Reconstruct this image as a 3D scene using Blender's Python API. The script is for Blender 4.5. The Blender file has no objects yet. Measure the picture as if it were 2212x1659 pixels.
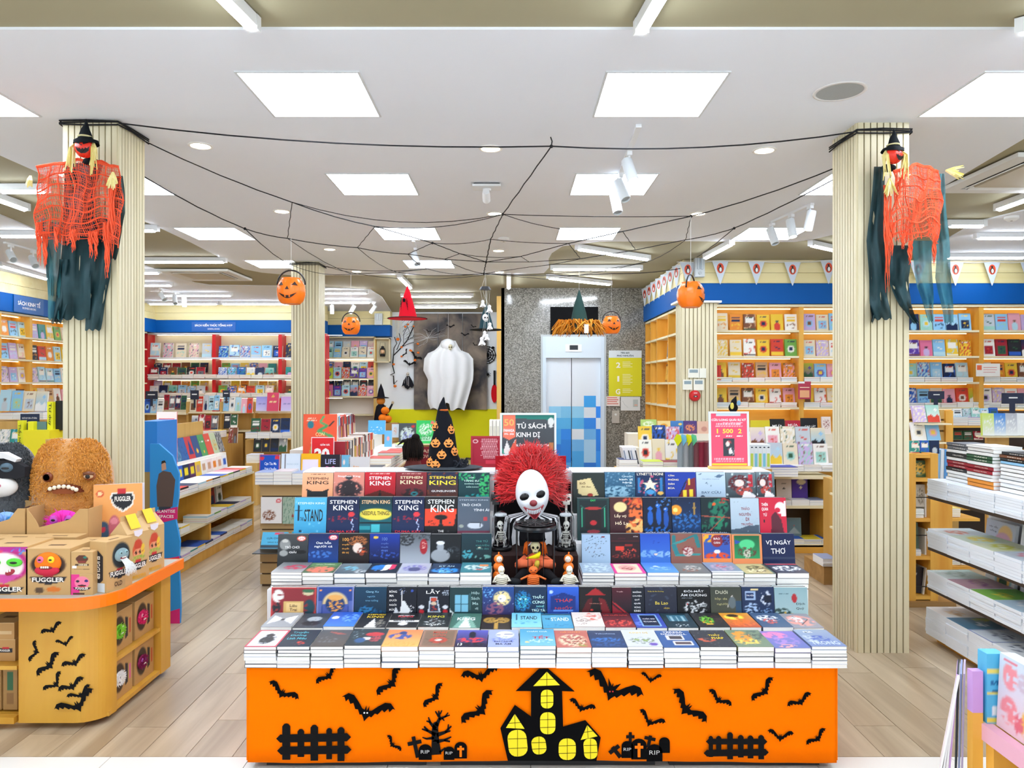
import bpy,math,random,hashlib
import numpy as np
from mathutils import Vector,Matrix,Euler
PI=math.pi
rnd=random.Random(7)
scn=bpy.context.scene
COL=scn.collection
# ------------------------------------------------------------------ camera
F,CX,CY,EYE=1600.0,1106.0,829.5,1.6
cam_d=bpy.data.cameras.new('camera')
cam_d.sensor_width=36.0
cam_d.lens=36.0*F/2212.0
cam=bpy.data.objects.new('camera',cam_d)
COL.objects.link(cam)
cam.location=(0,0,EYE)
cam.rotation_euler=(PI/2,0,0)
scn.camera=cam
# ------------------------------------------------------------------ world, exposure
w=bpy.data.worlds.new('world');scn.world=w;w.use_nodes=True
bg=w.node_tree.nodes['Background']
bg.inputs[0].default_value=(0.86,0.93,1.0,1);bg.inputs[1].default_value=1.05
vs=scn.view_settings
vs.view_transform='Standard';vs.look='None';vs.gamma=1.0;vs.use_curve_mapping=False
vs.exposure=0.88
LAMP=8.6  # LED panels
TUBE=26.0;FARTUBE=62.0  # fluorescent tubes
scn.cycles.max_bounces=7;scn.cycles.diffuse_bounces=4
scn.cycles.sample_clamp_indirect=6.0
CEIL=3.155

# ------------------------------------------------------------------ helpers
def s2l(c):return c/12.92 if c<=0.04045 else((c+0.055)/1.055)**2.4
def hx(h):
 if not isinstance(h,str):return tuple(h)
 if len(h)==3:h=''.join(a+a for a in h)
 return tuple(int(h[i:i+2],16)/255 for i in(0,2,4))
def lin(h):return tuple(s2l(c)for c in hx(h))
def FX(px,Y):return(px-CX)*Y/F
def FZ(py,Y):return EYE-(py-CY)*Y/F
def FP(px,py,Y):return Vector((FX(px,Y),Y,FZ(py,Y)))
def PZ(px,py,z):  # the point of the horizontal plane z seen at a pixel of the photograph
 Y=(z-EYE)*F/(CY-py)
 return Vector(((px-CX)*Y/F,Y,z))

MATS={}
def newmat(name):
 m=bpy.data.materials.new(name);m.use_nodes=True
 return m,m.node_tree,m.node_tree.nodes['Principled BSDF']
def mat(name,col,rough=0.6,metal=0.0,spec=0.5,coat=0.0,emit=None,es=0.0,alpha=1.0,trans=0.0,noise=0.0,nscale=20,bump=0.0,bscale=60,sheen=0.0):
 if name in MATS:return MATS[name]
 m,nt,b=newmat(name)
 b.inputs['Base Color'].default_value=(*lin(col),1)
 b.inputs['Roughness'].default_value=rough;b.inputs['Metallic'].default_value=metal
 b.inputs['Specular IOR Level'].default_value=spec;b.inputs['Coat Weight'].default_value=coat
 b.inputs['Sheen Weight'].default_value=sheen
 b.inputs['Transmission Weight'].default_value=trans
 b.inputs['Alpha'].default_value=alpha
 if emit:b.inputs['Emission Color'].default_value=(*lin(emit),1);b.inputs['Emission Strength'].default_value=es
 N,L=nt.nodes,nt.links
 if noise or bump:
  tc=N.new('ShaderNodeTexCoord')
 if noise:
  n=N.new('ShaderNodeTexNoise');n.inputs['Scale'].default_value=nscale;n.inputs['Detail'].default_value=4
  L.new(tc.outputs['Object'],n.inputs['Vector'])
  mr=N.new('ShaderNodeMapRange');mr.inputs['To Min'].default_value=1-noise;mr.inputs['To Max'].default_value=1+noise*0.6
  L.new(n.outputs['Fac'],mr.inputs['Value'])
  mx=N.new('ShaderNodeVectorMath');mx.operation='SCALE';mx.inputs[0].default_value=lin(col)
  L.new(mr.outputs['Result'],mx.inputs['Scale']);L.new(mx.outputs['Vector'],b.inputs['Base Color'])
 if bump:
  n2=N.new('ShaderNodeTexNoise');n2.inputs['Scale'].default_value=bscale;n2.inputs['Detail'].default_value=3
  L.new(tc.outputs['Object'],n2.inputs['Vector'])
  bp=N.new('ShaderNodeBump');bp.inputs['Strength'].default_value=bump;bp.inputs['Distance'].default_value=0.01
  L.new(n2.outputs['Fac'],bp.inputs['Height']);L.new(bp.outputs['Normal'],b.inputs['Normal'])
 MATS[name]=m
 return m
def wood(name,c1,c2,axis='X',rough=0.45,scale=1.0,perobj=0.0):
 """grain stretched along one axis, lighter and darker bands; per-object tint when asked"""
 if name in MATS:return MATS[name]
 m,nt,b=newmat(name);N,L=nt.nodes,nt.links
 tc=N.new('ShaderNodeTexCoord');mp=N.new('ShaderNodeMapping')
 s={'X':(1.2,14,14),'Y':(14,1.2,14),'Z':(14,14,1.2)}[axis]
 mp.inputs['Scale'].default_value=tuple(a*scale for a in s)
 L.new(tc.outputs['Object'],mp.inputs['Vector'])
 oi=N.new('ShaderNodeObjectInfo')
 ad=N.new('ShaderNodeVectorMath');ad.operation='MULTIPLY_ADD'
 ad.inputs[1].default_value=(17,23,31)
 L.new(oi.outputs['Random'],ad.inputs[0]);L.new(mp.outputs['Vector'],ad.inputs[2])
 n=N.new('ShaderNodeTexNoise');n.inputs['Scale'].default_value=1.0;n.inputs['Detail'].default_value=6;n.inputs['Distortion'].default_value=0.8
 L.new(ad.outputs['Vector'],n.inputs['Vector'])
 cr=N.new('ShaderNodeValToRGB');cr.color_ramp.elements[0].position=0.3;cr.color_ramp.elements[1].position=0.7
 cr.color_ramp.elements[0].color=(*lin(c1),1);cr.color_ramp.elements[1].color=(*lin(c2),1)
 L.new(n.outputs['Fac'],cr.inputs['Fac'])
 out=cr.outputs['Color']
 if perobj:
  mr=N.new('ShaderNodeMapRange');mr.inputs['To Min'].default_value=1-perobj;mr.inputs['To Max'].default_value=1+perobj
  L.new(oi.outputs['Random'],mr.inputs['Value'])
  sc=N.new('ShaderNodeVectorMath');sc.operation='SCALE'
  L.new(out,sc.inputs[0]);L.new(mr.outputs['Result'],sc.inputs['Scale']);out=sc.outputs['Vector']
 L.new(out,b.inputs['Base Color'])
 b.inputs['Roughness'].default_value=rough
 MATS[name]=m
 return m
def paintmat(name,rough=0.5,coat=0.0,spec=0.5,sheen=0.0,alpha=1.0):
 """colour printed or dyed per face (attribute Col)"""
 if name in MATS:return MATS[name]
 m,nt,b=newmat(name)
 a=nt.nodes.new('ShaderNodeAttribute');a.attribute_name='Col'
 nt.links.new(a.outputs['Color'],b.inputs['Base Color'])
 b.inputs['Roughness'].default_value=rough;b.inputs['Coat Weight'].default_value=coat
 b.inputs['Specular IOR Level'].default_value=spec;b.inputs['Sheen Weight'].default_value=sheen
 b.inputs['Coat Roughness'].default_value=0.08;b.inputs['Alpha'].default_value=alpha
 MATS[name]=m
 return m
COVER=paintmat('printed_cover',0.42,0.06,0.3)
PAINT=paintmat('painted',0.5)
MATTE=paintmat('matte_dyed',0.85,0,0.2)
GLOSS=paintmat('glossy_plastic',0.3,0.08,0.4)
PAPER=mat('page_edges','f6f4ef',0.8,noise=0.06,nscale=300)

class MB:
 """collects boxes, tubes, prisms ... and builds them as ONE mesh; colour c (hex) is stored per face"""
 def __init__(s,c='fff'):s.v=[];s.f=[];s.c=c;s.fc=[]
 def add(s,vs_,fs,c=None):
  o=len(s.v);s.v.extend(tuple(p)for p in vs_)
  s.f.extend(tuple(i+o for i in f)for f in fs);s.fc.extend([c or s.c]*len(fs));return s
 def box(s,x0,y0,z0,x1,y1,z1,c=None):
  return s.add([(x0,y0,z0),(x1,y0,z0),(x1,y1,z0),(x0,y1,z0),(x0,y0,z1),(x1,y0,z1),(x1,y1,z1),(x0,y1,z1)],
[(0,3,2,1),(4,5,6,7),(0,1,5,4),(1,2,6,5),(2,3,7,6),(3,0,4,7)],c)
 def obox(s,ctr,size,rot=(0,0,0),c=None):
  M=Matrix.Translation(ctr)@Euler(rot).to_matrix().to_4x4()
  x,y,z=(a/2 for a in size)
  P=[M@Vector(p)for p in[(-x,-y,-z),(x,-y,-z),(x,y,-z),(-x,y,-z),(-x,-y,z),(x,-y,z),(x,y,z),(-x,y,z)]]
  return s.add(P,[(0,3,2,1),(4,5,6,7),(0,1,5,4),(1,2,6,5),(2,3,7,6),(3,0,4,7)],c)
 def quad(s,a,b,c_,d,c=None):return s.add([a,b,c_,d],[(0,1,2,3)],c)
 def tube(s,pts,r,n=6,c=None,caps=True):
  pts=[Vector(p)for p in pts];o=[];fs=[]
  rr=r if isinstance(r,(list,tuple))else[r]*len(pts)
  up=Vector((0,0,1));prev=None
  for i,p in enumerate(pts):
   t=(pts[min(i+1,len(pts)-1)]-pts[max(i-1,0)])
   t=t.normalized()if t.length>1e-9 else Vector((0,0,1))
   a=prev-t*prev.dot(t)if prev is not None else t.cross(Vector((0.31,0.17,0.93)))
   if a.length<1e-6:a=t.cross(Vector((1,0,0)))
   a.normalize();prev=a;b=t.cross(a)
   for k in range(n):
    an=2*PI*k/n
    o.append(p+(a*math.cos(an)+b*math.sin(an))*rr[i])
  m=len(pts)
  for i in range(m-1):
   for k in range(n):
    fs.append((i*n+k,i*n+(k+1)%n,(i+1)*n+(k+1)%n,(i+1)*n+k))
  if caps:fs.append(tuple(range(n-1,-1,-1)));fs.append(tuple((m-1)*n+k for k in range(n)))
  return s.add(o,fs,c)
 def lathe(s,prof,n=24,ctr=(0,0,0),c=None,squash=(1,1),rot=None):
  o=[];fs=[];m=len(prof)
  R=Euler(rot).to_matrix()if rot else None
  for r,z in prof:
   for k in range(n):
    a=2*PI*k/n;p=Vector((r*math.cos(a)*squash[0],r*math.sin(a)*squash[1],z))
    if R:p=R@p
    o.append(p+Vector(ctr))
  for i in range(m-1):
   for k in range(n):fs.append((i*n+k,i*n+(k+1)%n,(i+1)*n+(k+1)%n,(i+1)*n+k))
  if prof[0][0]>1e-6:fs.append(tuple(range(n-1,-1,-1)))
  if prof[-1][0]>1e-6:fs.append(tuple((m-1)*n+k for k in range(n)))
  return s.add(o,fs,c)
 def ball(s,ctr,rad,n=16,m=10,c=None,rot=None,fn=None):
  if not isinstance(rad,(tuple,list)):rad=(rad,)*3
  R=Euler(rot).to_matrix()if rot else None
  o=[];fs=[]
  for i in range(m+1):
   th=PI*i/m
   for k in range(n):
    a=2*PI*k/n;d=Vector((math.sin(th)*math.cos(a),math.sin(th)*math.sin(a),-math.cos(th)))
    p=Vector((d.x*rad[0],d.y*rad[1],d.z*rad[2]))
    if fn:p=fn(p,d)
    if R:p=R@p
    o.append(p+Vector(ctr))
  for i in range(m):
   for k in range(n):fs.append((i*n+k,i*n+(k+1)%n,(i+1)*n+(k+1)%n,(i+1)*n+k))
  return s.add(o,fs,c)
 def prism(s,poly,y0,y1,c=None,cc=None):
  """outline (x,z) given depth from y0 (front) to y1"""
  a=sum(poly[i][0]*poly[(i+1)%len(poly)][1]-poly[(i+1)%len(poly)][0]*poly[i][1]for i in range(len(poly)))
  if a<0:poly=poly[::-1]
  n=len(poly)
  o=[(x,y0,z)for x,z in poly]+[(x,y1,z)for x,z in poly]
  fs=[tuple(range(n)),tuple(range(2*n-1,n-1,-1))]+[(i,i+n,(i+1)%n+n,(i+1)%n)for i in range(n)]
  return s.add(o,fs,c)
 def plate(s,poly,z0,z1,c=None):
  a=sum(poly[i][0]*poly[(i+1)%len(poly)][1]-poly[(i+1)%len(poly)][0]*poly[i][1]for i in range(len(poly)))
  if a<0:poly=poly[::-1]
  n=len(poly)
  o=[(x,y,z0)for x,y in poly]+[(x,y,z1)for x,y in poly]
  fs=[tuple(range(n-1,-1,-1)),tuple(range(n,2*n))]+[(i,(i+1)%n,(i+1)%n+n,i+n)for i in range(n)]
  return s.add(o,fs,c)
 def mesh(s,name,mats=None,smooth=False):
  me=bpy.data.meshes.new(name);me.from_pydata([tuple(p)for p in s.v],[],s.f)
  if not isinstance(mats,(list,tuple)):mats=[mats or PAINT]
  for m in mats:me.materials.append(m)
  if any(any(nd.type=='ATTRIBUTE' for nd in m.node_tree.nodes)for m in mats):
   at=me.color_attributes.new('Col','FLOAT_COLOR','CORNER')
   cache={};out=[]
   for f,c in zip(s.f,s.fc):
    if c not in cache:cache[c]=(*lin(c),1.0)
    out.extend(cache[c]*len(f))
   at.data.foreach_set('color',out)
  if smooth:
   me.polygons.foreach_set('use_smooth',[True]*len(me.polygons))
   if smooth!=1:
    me.set_sharp_from_angle(angle=smooth)
  me.update()
  return me
def link(name,data,parent=None,loc=(0,0,0),rot=(0,0,0),scale=None):
 o=bpy.data.objects.new(name,data);COL.objects.link(o)
 o.location=loc;o.rotation_euler=rot
 if scale:o.scale=scale
 if parent:o.parent=parent
 return o
def obj(name,mb,mats=None,parent=None,loc=(0,0,0),rot=(0,0,0),smooth=False):
 return link(name,mb.mesh(name,mats,smooth),parent,loc,rot)
LABELS={}
def tag(o,label,cat,group=None,kind=None):
 o['label']=label;o['category']=cat
 if group:o['group']=group
 if kind:o['kind']=kind
 LABELS.setdefault(label,[]).append(o)
 return o
def empty(name,label,cat,loc=(0,0,0),rot=(0,0,0),group=None):
 o=link(name,None,None,loc,rot);o.empty_display_size=0.05
 return tag(o,label,cat,group)
def struct(name,mb,mats,smooth=False,parent=None):
 o=obj(name,mb,mats,parent,smooth=smooth)
 if not parent:o['kind']='structure'
 return o
ORD=['first','second','third','fourth','fifth','sixth','seventh','eighth','ninth','tenth','eleventh','twelfth','thirteenth','fourteenth','fifteenth','sixteenth','seventeenth','eighteenth','nineteenth','twentieth']
ORD+=['twenty-'+q for q in ORD[:9]]+['thirtieth']+['thirty-'+q for q in ORD[:9]]+['fortieth']
TXT={}
def text_mesh(sx,mt,bold=0.012,depth=0.0):
 key=(sx,mt.name,bold,depth)
 if key in TXT:return TXT[key]
 cu=bpy.data.curves.new('lettering','FONT');cu.body=sx;cu.size=1.0;cu.offset=bold;cu.extrude=depth
 cu.align_x='CENTER';cu.resolution_u=2
 o=bpy.data.objects.new('t',cu);COL.objects.link(o)
 dg=bpy.context.evaluated_depsgraph_get()
 me=bpy.data.meshes.new_from_object(o.evaluated_get(dg))
 bpy.data.objects.remove(o);bpy.data.curves.remove(cu)
 me.materials.clear();me.materials.append(mt)
 n=len(me.vertices)
 if n:
  co=np.empty(n*3);me.vertices.foreach_get('co',co);co=co.reshape(-1,3)
  lo,hi=co.min(0),co.max(0)
 else:lo,hi=np.zeros(3),np.ones(3)
 TXT[key]=(me,lo,hi)
 return TXT[key]
def ink(col):return mat('ink_'+col,col,0.5)
def text(sx,parent,x,z,wd,ht,col,y=-0.0006,name='lettering',bold=0.012,rot=None,m=None,pre=None):
 """lettering lying in the XZ plane of its parent, facing -Y, fitted to wd x ht about (x,z)"""
 me,lo,hi=text_mesh(sx,m or ink(col),bold)
 k=(wd/(hi[0]-lo[0])if wd else 0);kz=(ht/(hi[1]-lo[1])if ht else k)
 if not k:k=kz
 cx,cz=(lo[0]+hi[0])/2,(lo[1]+hi[1])/2
 o=link(name,me,parent)
 R=Euler(rot or(0,0,0)).to_matrix().to_4x4()
 o.matrix_local=(pre or Matrix())@Matrix.Translation((x,y,z))@R@Matrix.Rotation(PI/2,4,'X')@Matrix.Diagonal((k,kz,1,1))@Matrix.Translation((-cx,-cz,0))
 return o
def copytree(o,parent=None):
 c=o.copy();COL.objects.link(c);c.parent=parent
 for ch in o.children:copytree(ch,c)
 return c
 # ================================================================== THE ROOM
M_CEIL=mat('ceiling_white','f0f4fa',0.9,noise=0.02,nscale=2)
M_OLIVE=mat('ceiling_olive','a9a284',0.9,noise=0.02,nscale=2)
M_WALL=mat('wall_white','eef3f8',0.85,noise=0.02,nscale=3)
M_YELW=mat('wall_yellow','f4ee0c',0.8,noise=0.03,nscale=4)
M_PLANK=wood('floor_plank','9c876c','c4b296','Y',0.28,0.7,0.08)
M_TILE=mat('floor_tile','e9e6df',0.25,noise=0.04,nscale=3)
M_GROUT=mat('grout','5c5044',0.9)
M_SLAT=wood('slat_wood','d0c6a2','e0d8b8','Z',0.5,0.6)
M_SLATD=mat('slat_backing','a5946a',0.8)
M_BOARD=wood('wall_board','eddc9c','f5e8b4','X',0.5,0.5)
M_BLUE=mat('fascia_blue','0058a8',0.55,spec=0.2,noise=0.05,nscale=6)
M_YWOOD=wood('yellow_pine','dd9a30','f2bc52','X',0.45,0.5)
M_YWOODZ=wood('yellow_pine_up','dd9a30','f2bc52','Z',0.45,0.5)
M_BROWN=wood('brown_wood','9c7440','bc9256','X',0.5,0.6)
M_SHADOW=mat('dark_inside','40301f',0.8)
M_WHITEMET=mat('white_enamel','f1f4f6',0.35)
M_BLACK=mat('black_plastic','141416',0.45)
M_BLACKM=mat('black_matte','0d0d10',0.85)

# floor base + planks and tiles as pieces
fb=MB();fb.box(-7.6,-3.0,-0.12,7.6,16.3,-0.008)
floor=struct('floor',fb,M_GROUT)
TY=3.18
tile=MB();tile.box(0,0,-0.008,0.597,0.597,0.0);tile_me=tile.mesh('tile',M_TILE)
for i in range(-13,13):
 for j in range(0,10):
  y=TY-0.6*(j+1)
  if j>3 and abs(i)>6:continue
  link('tile',tile_me,floor,(0.08+0.6*i,y,0))
  # wood-look planks run away from the door, staggered; the nearest visible ones are single pieces, the rest one part
PWD,PLN=0.2,1.2
pl=MB();pl.box(0,0,-0.008,PWD-0.0035,PLN-0.004,0.0);plank_me=pl.mesh('plank',M_PLANK)
rest=MB();npl=0
cand=[]
for i in range(-38,38):
 off=(i*0.47)%1.0*PLN
 for j in range(-1,11):
  x=i*PWD;y=TY+j*PLN-off
  y0=max(y,TY);y1=min(y+PLN,16.2)
  if y1-y0<0.02:continue
  cand.append((y0,x,y1))
def seen(x,y):
 if abs(x+0.1)>y*0.72+0.3:return False
 if-1.15<x<1.45 and 3.3<y<5.9:return False
 if x<-2.1 and y<4.8:return False
 if x>2.7 and y<4.6:return False
 return True
cand.sort(key=lambda q:(not seen(q[1]+0.1,(q[0]+q[2])/2),q[0]))
for y0,x,y1 in cand:
 if npl<290 and seen(x+0.1,(y0+y1)/2):
  npl+=1
  if abs(y1-y0-PLN)<0.01:link('plank',plank_me,floor,(x,y0,0))
  else:
   m1=MB();m1.box(0,0,-0.008,PWD-0.0022,y1-y0-0.0022,0.0);obj('plank',m1,M_PLANK,floor,(x,y0,0))
 else:rest.box(x,y0,-0.008,x+PWD-0.0022,y1-0.0022,0)
ro=obj('far_planks',rest,M_PLANK,floor);ro['kind']='stuff'

# ceiling: olive plane with white islands hung 1 cm lower
cb=MB();cb.box(-7.6,-3.0,CEIL+0.012,7.6,16.3,CEIL+0.15)
ceiling=struct('ceiling',cb,M_OLIVE)
def cpoly(pts):return[tuple(PZ(x,y,CEIL).to_2d())for x,y in pts]
isl=[(-5.3,3.25),(5.6,3.25)]
right=cpoly([(2212,300),(2038,403),(1900,470),(1805,506),(1758,517),(1715,523),(1469,521),(1296,522),(1215,532),(1192,547),(1185,560),(1186,578),(1175,590)])
left=cpoly([(1098,594),(699,594.6),(630,594.8),(565,589),(527,581.5),(479,558.7),(413,524.5),(346,493),(302,474),(200,425),(70,367),(0,336)])
ib=MB();ib.plate(isl+right+left,CEIL,CEIL+0.0125)
struct('ceiling_panel',ib,M_CEIL,parent=ceiling)
lb=MB();lp=cpoly([(0,465),(85,500),(200,540),(302,570),(356,589),(420,611),(451,616),(629,618.5),(800,626)])
lb.plate([(-7.55,lp[0][1]-1.6)]+lp+[(FX(845,14.3),13.3),(FX(850,16.2),15.9),(-7.55,16.2)],CEIL,CEIL+0.0125)
struct('ceiling_panel',lb,M_CEIL,parent=ceiling)
rb=MB();rp=cpoly([(2212,455),(2110,480),(2056,511),(2010,540)])
rb.plate(rp+[(5.1,9.35),(7.5,9.35),(7.5,rp[0][1])],CEIL,CEIL+0.0125)
struct('ceiling_panel',rb,M_CEIL,parent=ceiling)

# walls
struct('wall_left',MB().box(-7.55,-3.0,0,-7.35,16.2,CEIL+0.01),M_WALL)
struct('wall_right',MB().box(7.45,-3.0,0,7.6,16.2,CEIL+0.01),M_WALL)
YB1,YB2,YG,YR=14.62,15.9,16.0,9.36  # bookcase fronts / ghost wall / right bookcase front
bw=MB();bw.box(-7.35,16.12,0,7.45,16.28,CEIL+0.01)
struct('wall_back',bw,M_WALL)
yl=MB();yl.box(-2.95,16.08,0,0,16.12,FZ(884,16.1))
struct('trim_1',yl,M_YELW)
# granite lift wall
mg,nt,b=newmat('speckled_granite');N,L=nt.nodes,nt.links
tc=N.new('ShaderNodeTexCoord');vo=N.new('ShaderNodeTexVoronoi');vo.inputs['Scale'].default_value=75
n1=N.new('ShaderNodeTexNoise');n1.inputs['Scale'].default_value=60;n1.inputs['Detail'].default_value=3
L.new(tc.outputs['Object'],vo.inputs['Vector']);L.new(tc.outputs['Object'],n1.inputs['Vector'])
mm=N.new('ShaderNodeMath');mm.operation='MULTIPLY_ADD';mm.inputs[1].default_value=0.55
sep=N.new('ShaderNodeSeparateColor');L.new(vo.outputs['Color'],sep.inputs[0])
L.new(sep.outputs[0],mm.inputs[0]);
m2=N.new('ShaderNodeMath');m2.operation='MULTIPLY';m2.inputs[1].default_value=0.5;L.new(n1.outputs['Fac'],m2.inputs[0]);L.new(m2.outputs[0],mm.inputs[2])
cr=N.new('ShaderNodeValToRGB');e=cr.color_ramp.elements
e[0].position=0.2;e[0].color=(*lin('54534e'),1);e[1].position=0.85;e[1].color=(*lin('aeaca5'),1)
k=e.new(0.5);k.color=(*lin('7d7b74'),1)
L.new(mm.outputs[0],cr.inputs['Fac']);L.new(cr.outputs['Color'],b.inputs['Base Color']);b.inputs['Roughness'].default_value=0.12
YE=12.07
wc=MB();x0,x1=FX(1083,YE),FX(1396,YE);dx0,dx1=FX(1172,YE),FX(1305,YE);dz=FZ(727,YE)
wc.box(x0,YE,0,dx0,YE+0.3,CEIL+0.01);wc.box(dx1,YE,0,x1+1.2,YE+0.3,CEIL+0.01);wc.box(dx0,YE,dz,dx1,YE+0.3,CEIL+0.01)
wc.box(x0,YE,0,x0+0.05,16.1,CEIL+0.01)
struct('wall_center',wc,mg)
M_PINE2=wood('pine_edge','d8ab52','e8c06c','Z',0.5,0.5)
struct('trim_2',MB().box(x0-0.075,YE-0.02,0,x0-0.003,YE+0.1,FZ(640,YE)),M_PINE2)

# lift: frame, header, two leaves printed with blue squares
M_LIFT=mat('lift_steel','cfdfee',0.3,noise=0.02)
dr=MB('cfe0f0');ft=0.055
dr.box(dx0,YE-0.03,0,dx0+ft,YE+0.2,dz);dr.box(dx1-ft,YE-0.03,0,dx1,YE+0.2,dz)
hz=FZ(773,YE);dr.box(dx0+ft,YE-0.03,hz,dx1-ft,YE+0.2,dz,'d3e3f2')
door=struct('door_1',dr,PAINT)
xm=FX(1235,YE)
# the squares: (col,row) of ~26.5 px cells, colours read off the doors
sq={'e2ecf7':[],'5cc3ee':[],'3aa6f2':[(1262,855,1288,880)],'8fd0f5':[(1186,878,1212,903),(1235,878,1262,903)],'7cc6f2':[(1212,878,1235,903)],
'2f8df0':[(1288,878,1302,903),(1262,903,1288,927),(1212,927,1235,950)],'55b4f0':[(1186,903,1235,927),(1235,903,1262,927)],
'6fb7f2':[(1235,950,1262,975),(1262,927,1288,950)],'2a86e6':[(1212,950,1235,1000),(1288,927,1302,975)],'4aa9ee':[(1186,927,1212,960),(1212,1000,1235,1045),(1235,975,1262,1045)],
'a9d6f7':[(1262,950,1288,975),(1262,975,1288,1000)],'2f7fe0':[(1186,960,1212,1045),(1262,1000,1288,1045)],'3b9af0':[(1288,975,1302,1045)]}
for a,bx in(('left',(dx0+ft,xm-0.006)),('right',(xm+0.006,dx1-ft))):
 lf=MB('dfe9f4');lf.box(bx[0],YE+0.05,0,bx[1],YE+0.09,hz)
 lo=obj('door_leaf',lf,PAINT,door)
 for colr,rects in sq.items():
  for(a0,b0,a1,b1)in rects:
   X0,X1=FX(a0,YE),FX(a1,YE)
   if(X0+X1)/2<bx[0]or(X0+X1)/2>bx[1]:continue
   q=MB(colr);q.box(max(X0,bx[0]),YE+0.048,max(0,FZ(b1,YE)),min(X1,bx[1]),YE+0.051,FZ(b0,YE))
   obj('printed_square',q,PAINT,lo)
ind=MB('e8eef2');ind.box(FX(1221,YE),YE-0.045,FZ(760,YE),FX(1256,YE),YE-0.03,FZ(744,YE));ind.box(FX(1230,YE),YE-0.047,FZ(756,YE),FX(1248,YE),YE-0.044,FZ(746,YE),'16202a')
obj('floor_indicator',ind,PAINT,door)
struct('trim_3',MB('b8c2c8').box(dx0-0.03,YE-0.035,0,dx0-0.001,YE+0.0,dz+0.03).box(dx1+0.001,YE-0.035,0,dx1+0.03,YE,dz+0.03).box(dx0,YE-0.035,dz,dx1,YE,dz+0.03),PAINT)

# pillars clad in vertical slats
def pillar(x0,y0,x1,y1,ztop,nf,ns,sides='LR'):
 core=MB();core.box(x0+0.012,y0+0.012,0,x1-0.012,y1-0.012,ztop)
 o=struct('pillar',core,M_SLATD)
 wd=(x1-x0)/nf
 m=MB();m.box(0,0,0,wd*0.80,0.022,ztop);me=m.mesh('slat',M_SLAT)
 for i in range(nf):
  link('slat',me,o,(x0+wd*(i+0.1),y0-0.006,0))
 wd2=(y1-y0)/ns
 m=MB();m.box(0,0,0,0.022,wd2*0.74,ztop);me=m.mesh('slat',M_SLAT)
 for s_ in sides:
  xx=x0-0.006 if s_=='L' else x1-0.016
  for i in range(ns):link('slat',me,o,(xx,y0+wd2*(i+0.13),0))
 return o
pillar(-2.65,4.37,-2.325,4.68,CEIL,9,9,'R')
pillar(2.055,4.41,2.365,4.74,CEIL,8,9,'L')
pillar(-2.805,9.4,-2.46,9.72,CEIL,9,7,'R')
# ================================================================== CEILING FIXTURES
M_LED=mat('led_diffuser','ffffff',0.5,emit='e6efff',es=LAMP)
M_TUBE=mat('tube_glow','ffffff',0.5,emit='e8f2ff',es=TUBE)
M_TUBEF=mat('tube_glow_far','ffffff',0.5,emit='f0f7ff',es=FARTUBE)
M_WARM=mat('downlight_glow','ffffff',0.5,emit='fff0cf',es=9.0)
rows=[(3.69,'in the row nearest the camera'),(5.47,'in the second row from the camera'),(7.36,'in the third row from the camera'),(9.3,'in the fourth row from the camera'),(1.85,'overhead'),(0.0,'overhead')]  # last two rows are unseen panels, added to light the room from overhead
colx=[(-3.36,'far left'),(-1.37,'left of centre'),(0.478,'right of centre'),(2.36,'far right')]
fr=MB('d9dcdc');S=0.6
fr.box(-0.012,-0.012,-0.006,S+0.012,0,0.001);fr.box(-0.012,S,-0.006,S+0.012,S+0.012,0.001);fr.box(-0.012,0,-0.006,0,S,0.001);fr.box(S,0,-0.006,S+0.012,S,0.001)
fr_me=fr.mesh('frame',PAINT)
df=MB();df.box(0,0,-0.004,S,S,0.001);df_me=df.mesh('diffuser',M_LED)
for j,(y,rn)in enumerate(rows):
 for i,(x,cn)in enumerate(colx):
  if j==3 and i in(2,):continue
  if j==3 and i==3:continue
  if j<4:lab='square white LED ceiling panel %s, %s'%(cn,rn)
  else:lab='added square LED panel %s in the ceiling, %s, above and behind the camera'%(cn,'nearer' if j==4 else 'farther')
  if j==0 and i==0:x=-3.34
  e_=empty('ceiling_panel_lamp',lab,'ceiling light',(x,y,CEIL-0.0012),group='square LED ceiling panels')
  link('frame',fr_me,e_);link('diffuser',df_me,e_)
  # tubes: (x0,y0,x1,y1) in the photograph, on the olive ceiling
def tube_lamp(a,b,lab,z=CEIL-0.045):
 A=PZ(a[0],a[1],z);B=PZ(b[0],b[1],z)
 tube_w(A,B,lab)
def tube_w(A,B,lab,grp='fluorescent tubes on the ceiling'):
 d=(B-A);Ln=d.length;an=math.atan2(d.y,d.x)
 e_=empty('tube_lamp',lab,'ceiling light',tuple(A),(0,0,an),grp)
 obj('housing',MB().box(0,-0.028,0.0,Ln,0.028,0.05),M_WHITEMET,e_)
 obj('tube',MB().tube([(0.02,0,0),(Ln-0.02,0,0)],0.024,10),M_TUBEF if A.y>10.5 and A.x>-4.2 else M_TUBE,e_,smooth=1.0)
 obj('end_cap',MB().box(-0.02,-0.03,-0.012,0.018,0.03,0.05),M_WHITEMET,e_)
 obj('end_cap',MB().box(Ln-0.018,-0.03,-0.012,Ln+0.02,0.03,0.05),M_WHITEMET,e_)
zt=CEIL-0.045
def TW(px,py):return PZ(px,py,zt)
A=TW(545,60);B=TW(485,0);tube_w(A,A+(B-A).normalized()*1.2,'lit tube lamp at the top edge, left of centre')
A=TW(1385,68);B=TW(1425,0);tube_w(A,A+(B-A).normalized()*1.2,'lit tube lamp at the top edge, right of centre')
A=TW(2205,68);tube_w(A,A+Vector((0.9,-0.75,0)),'lit tube lamp just entering the top right corner')
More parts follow.
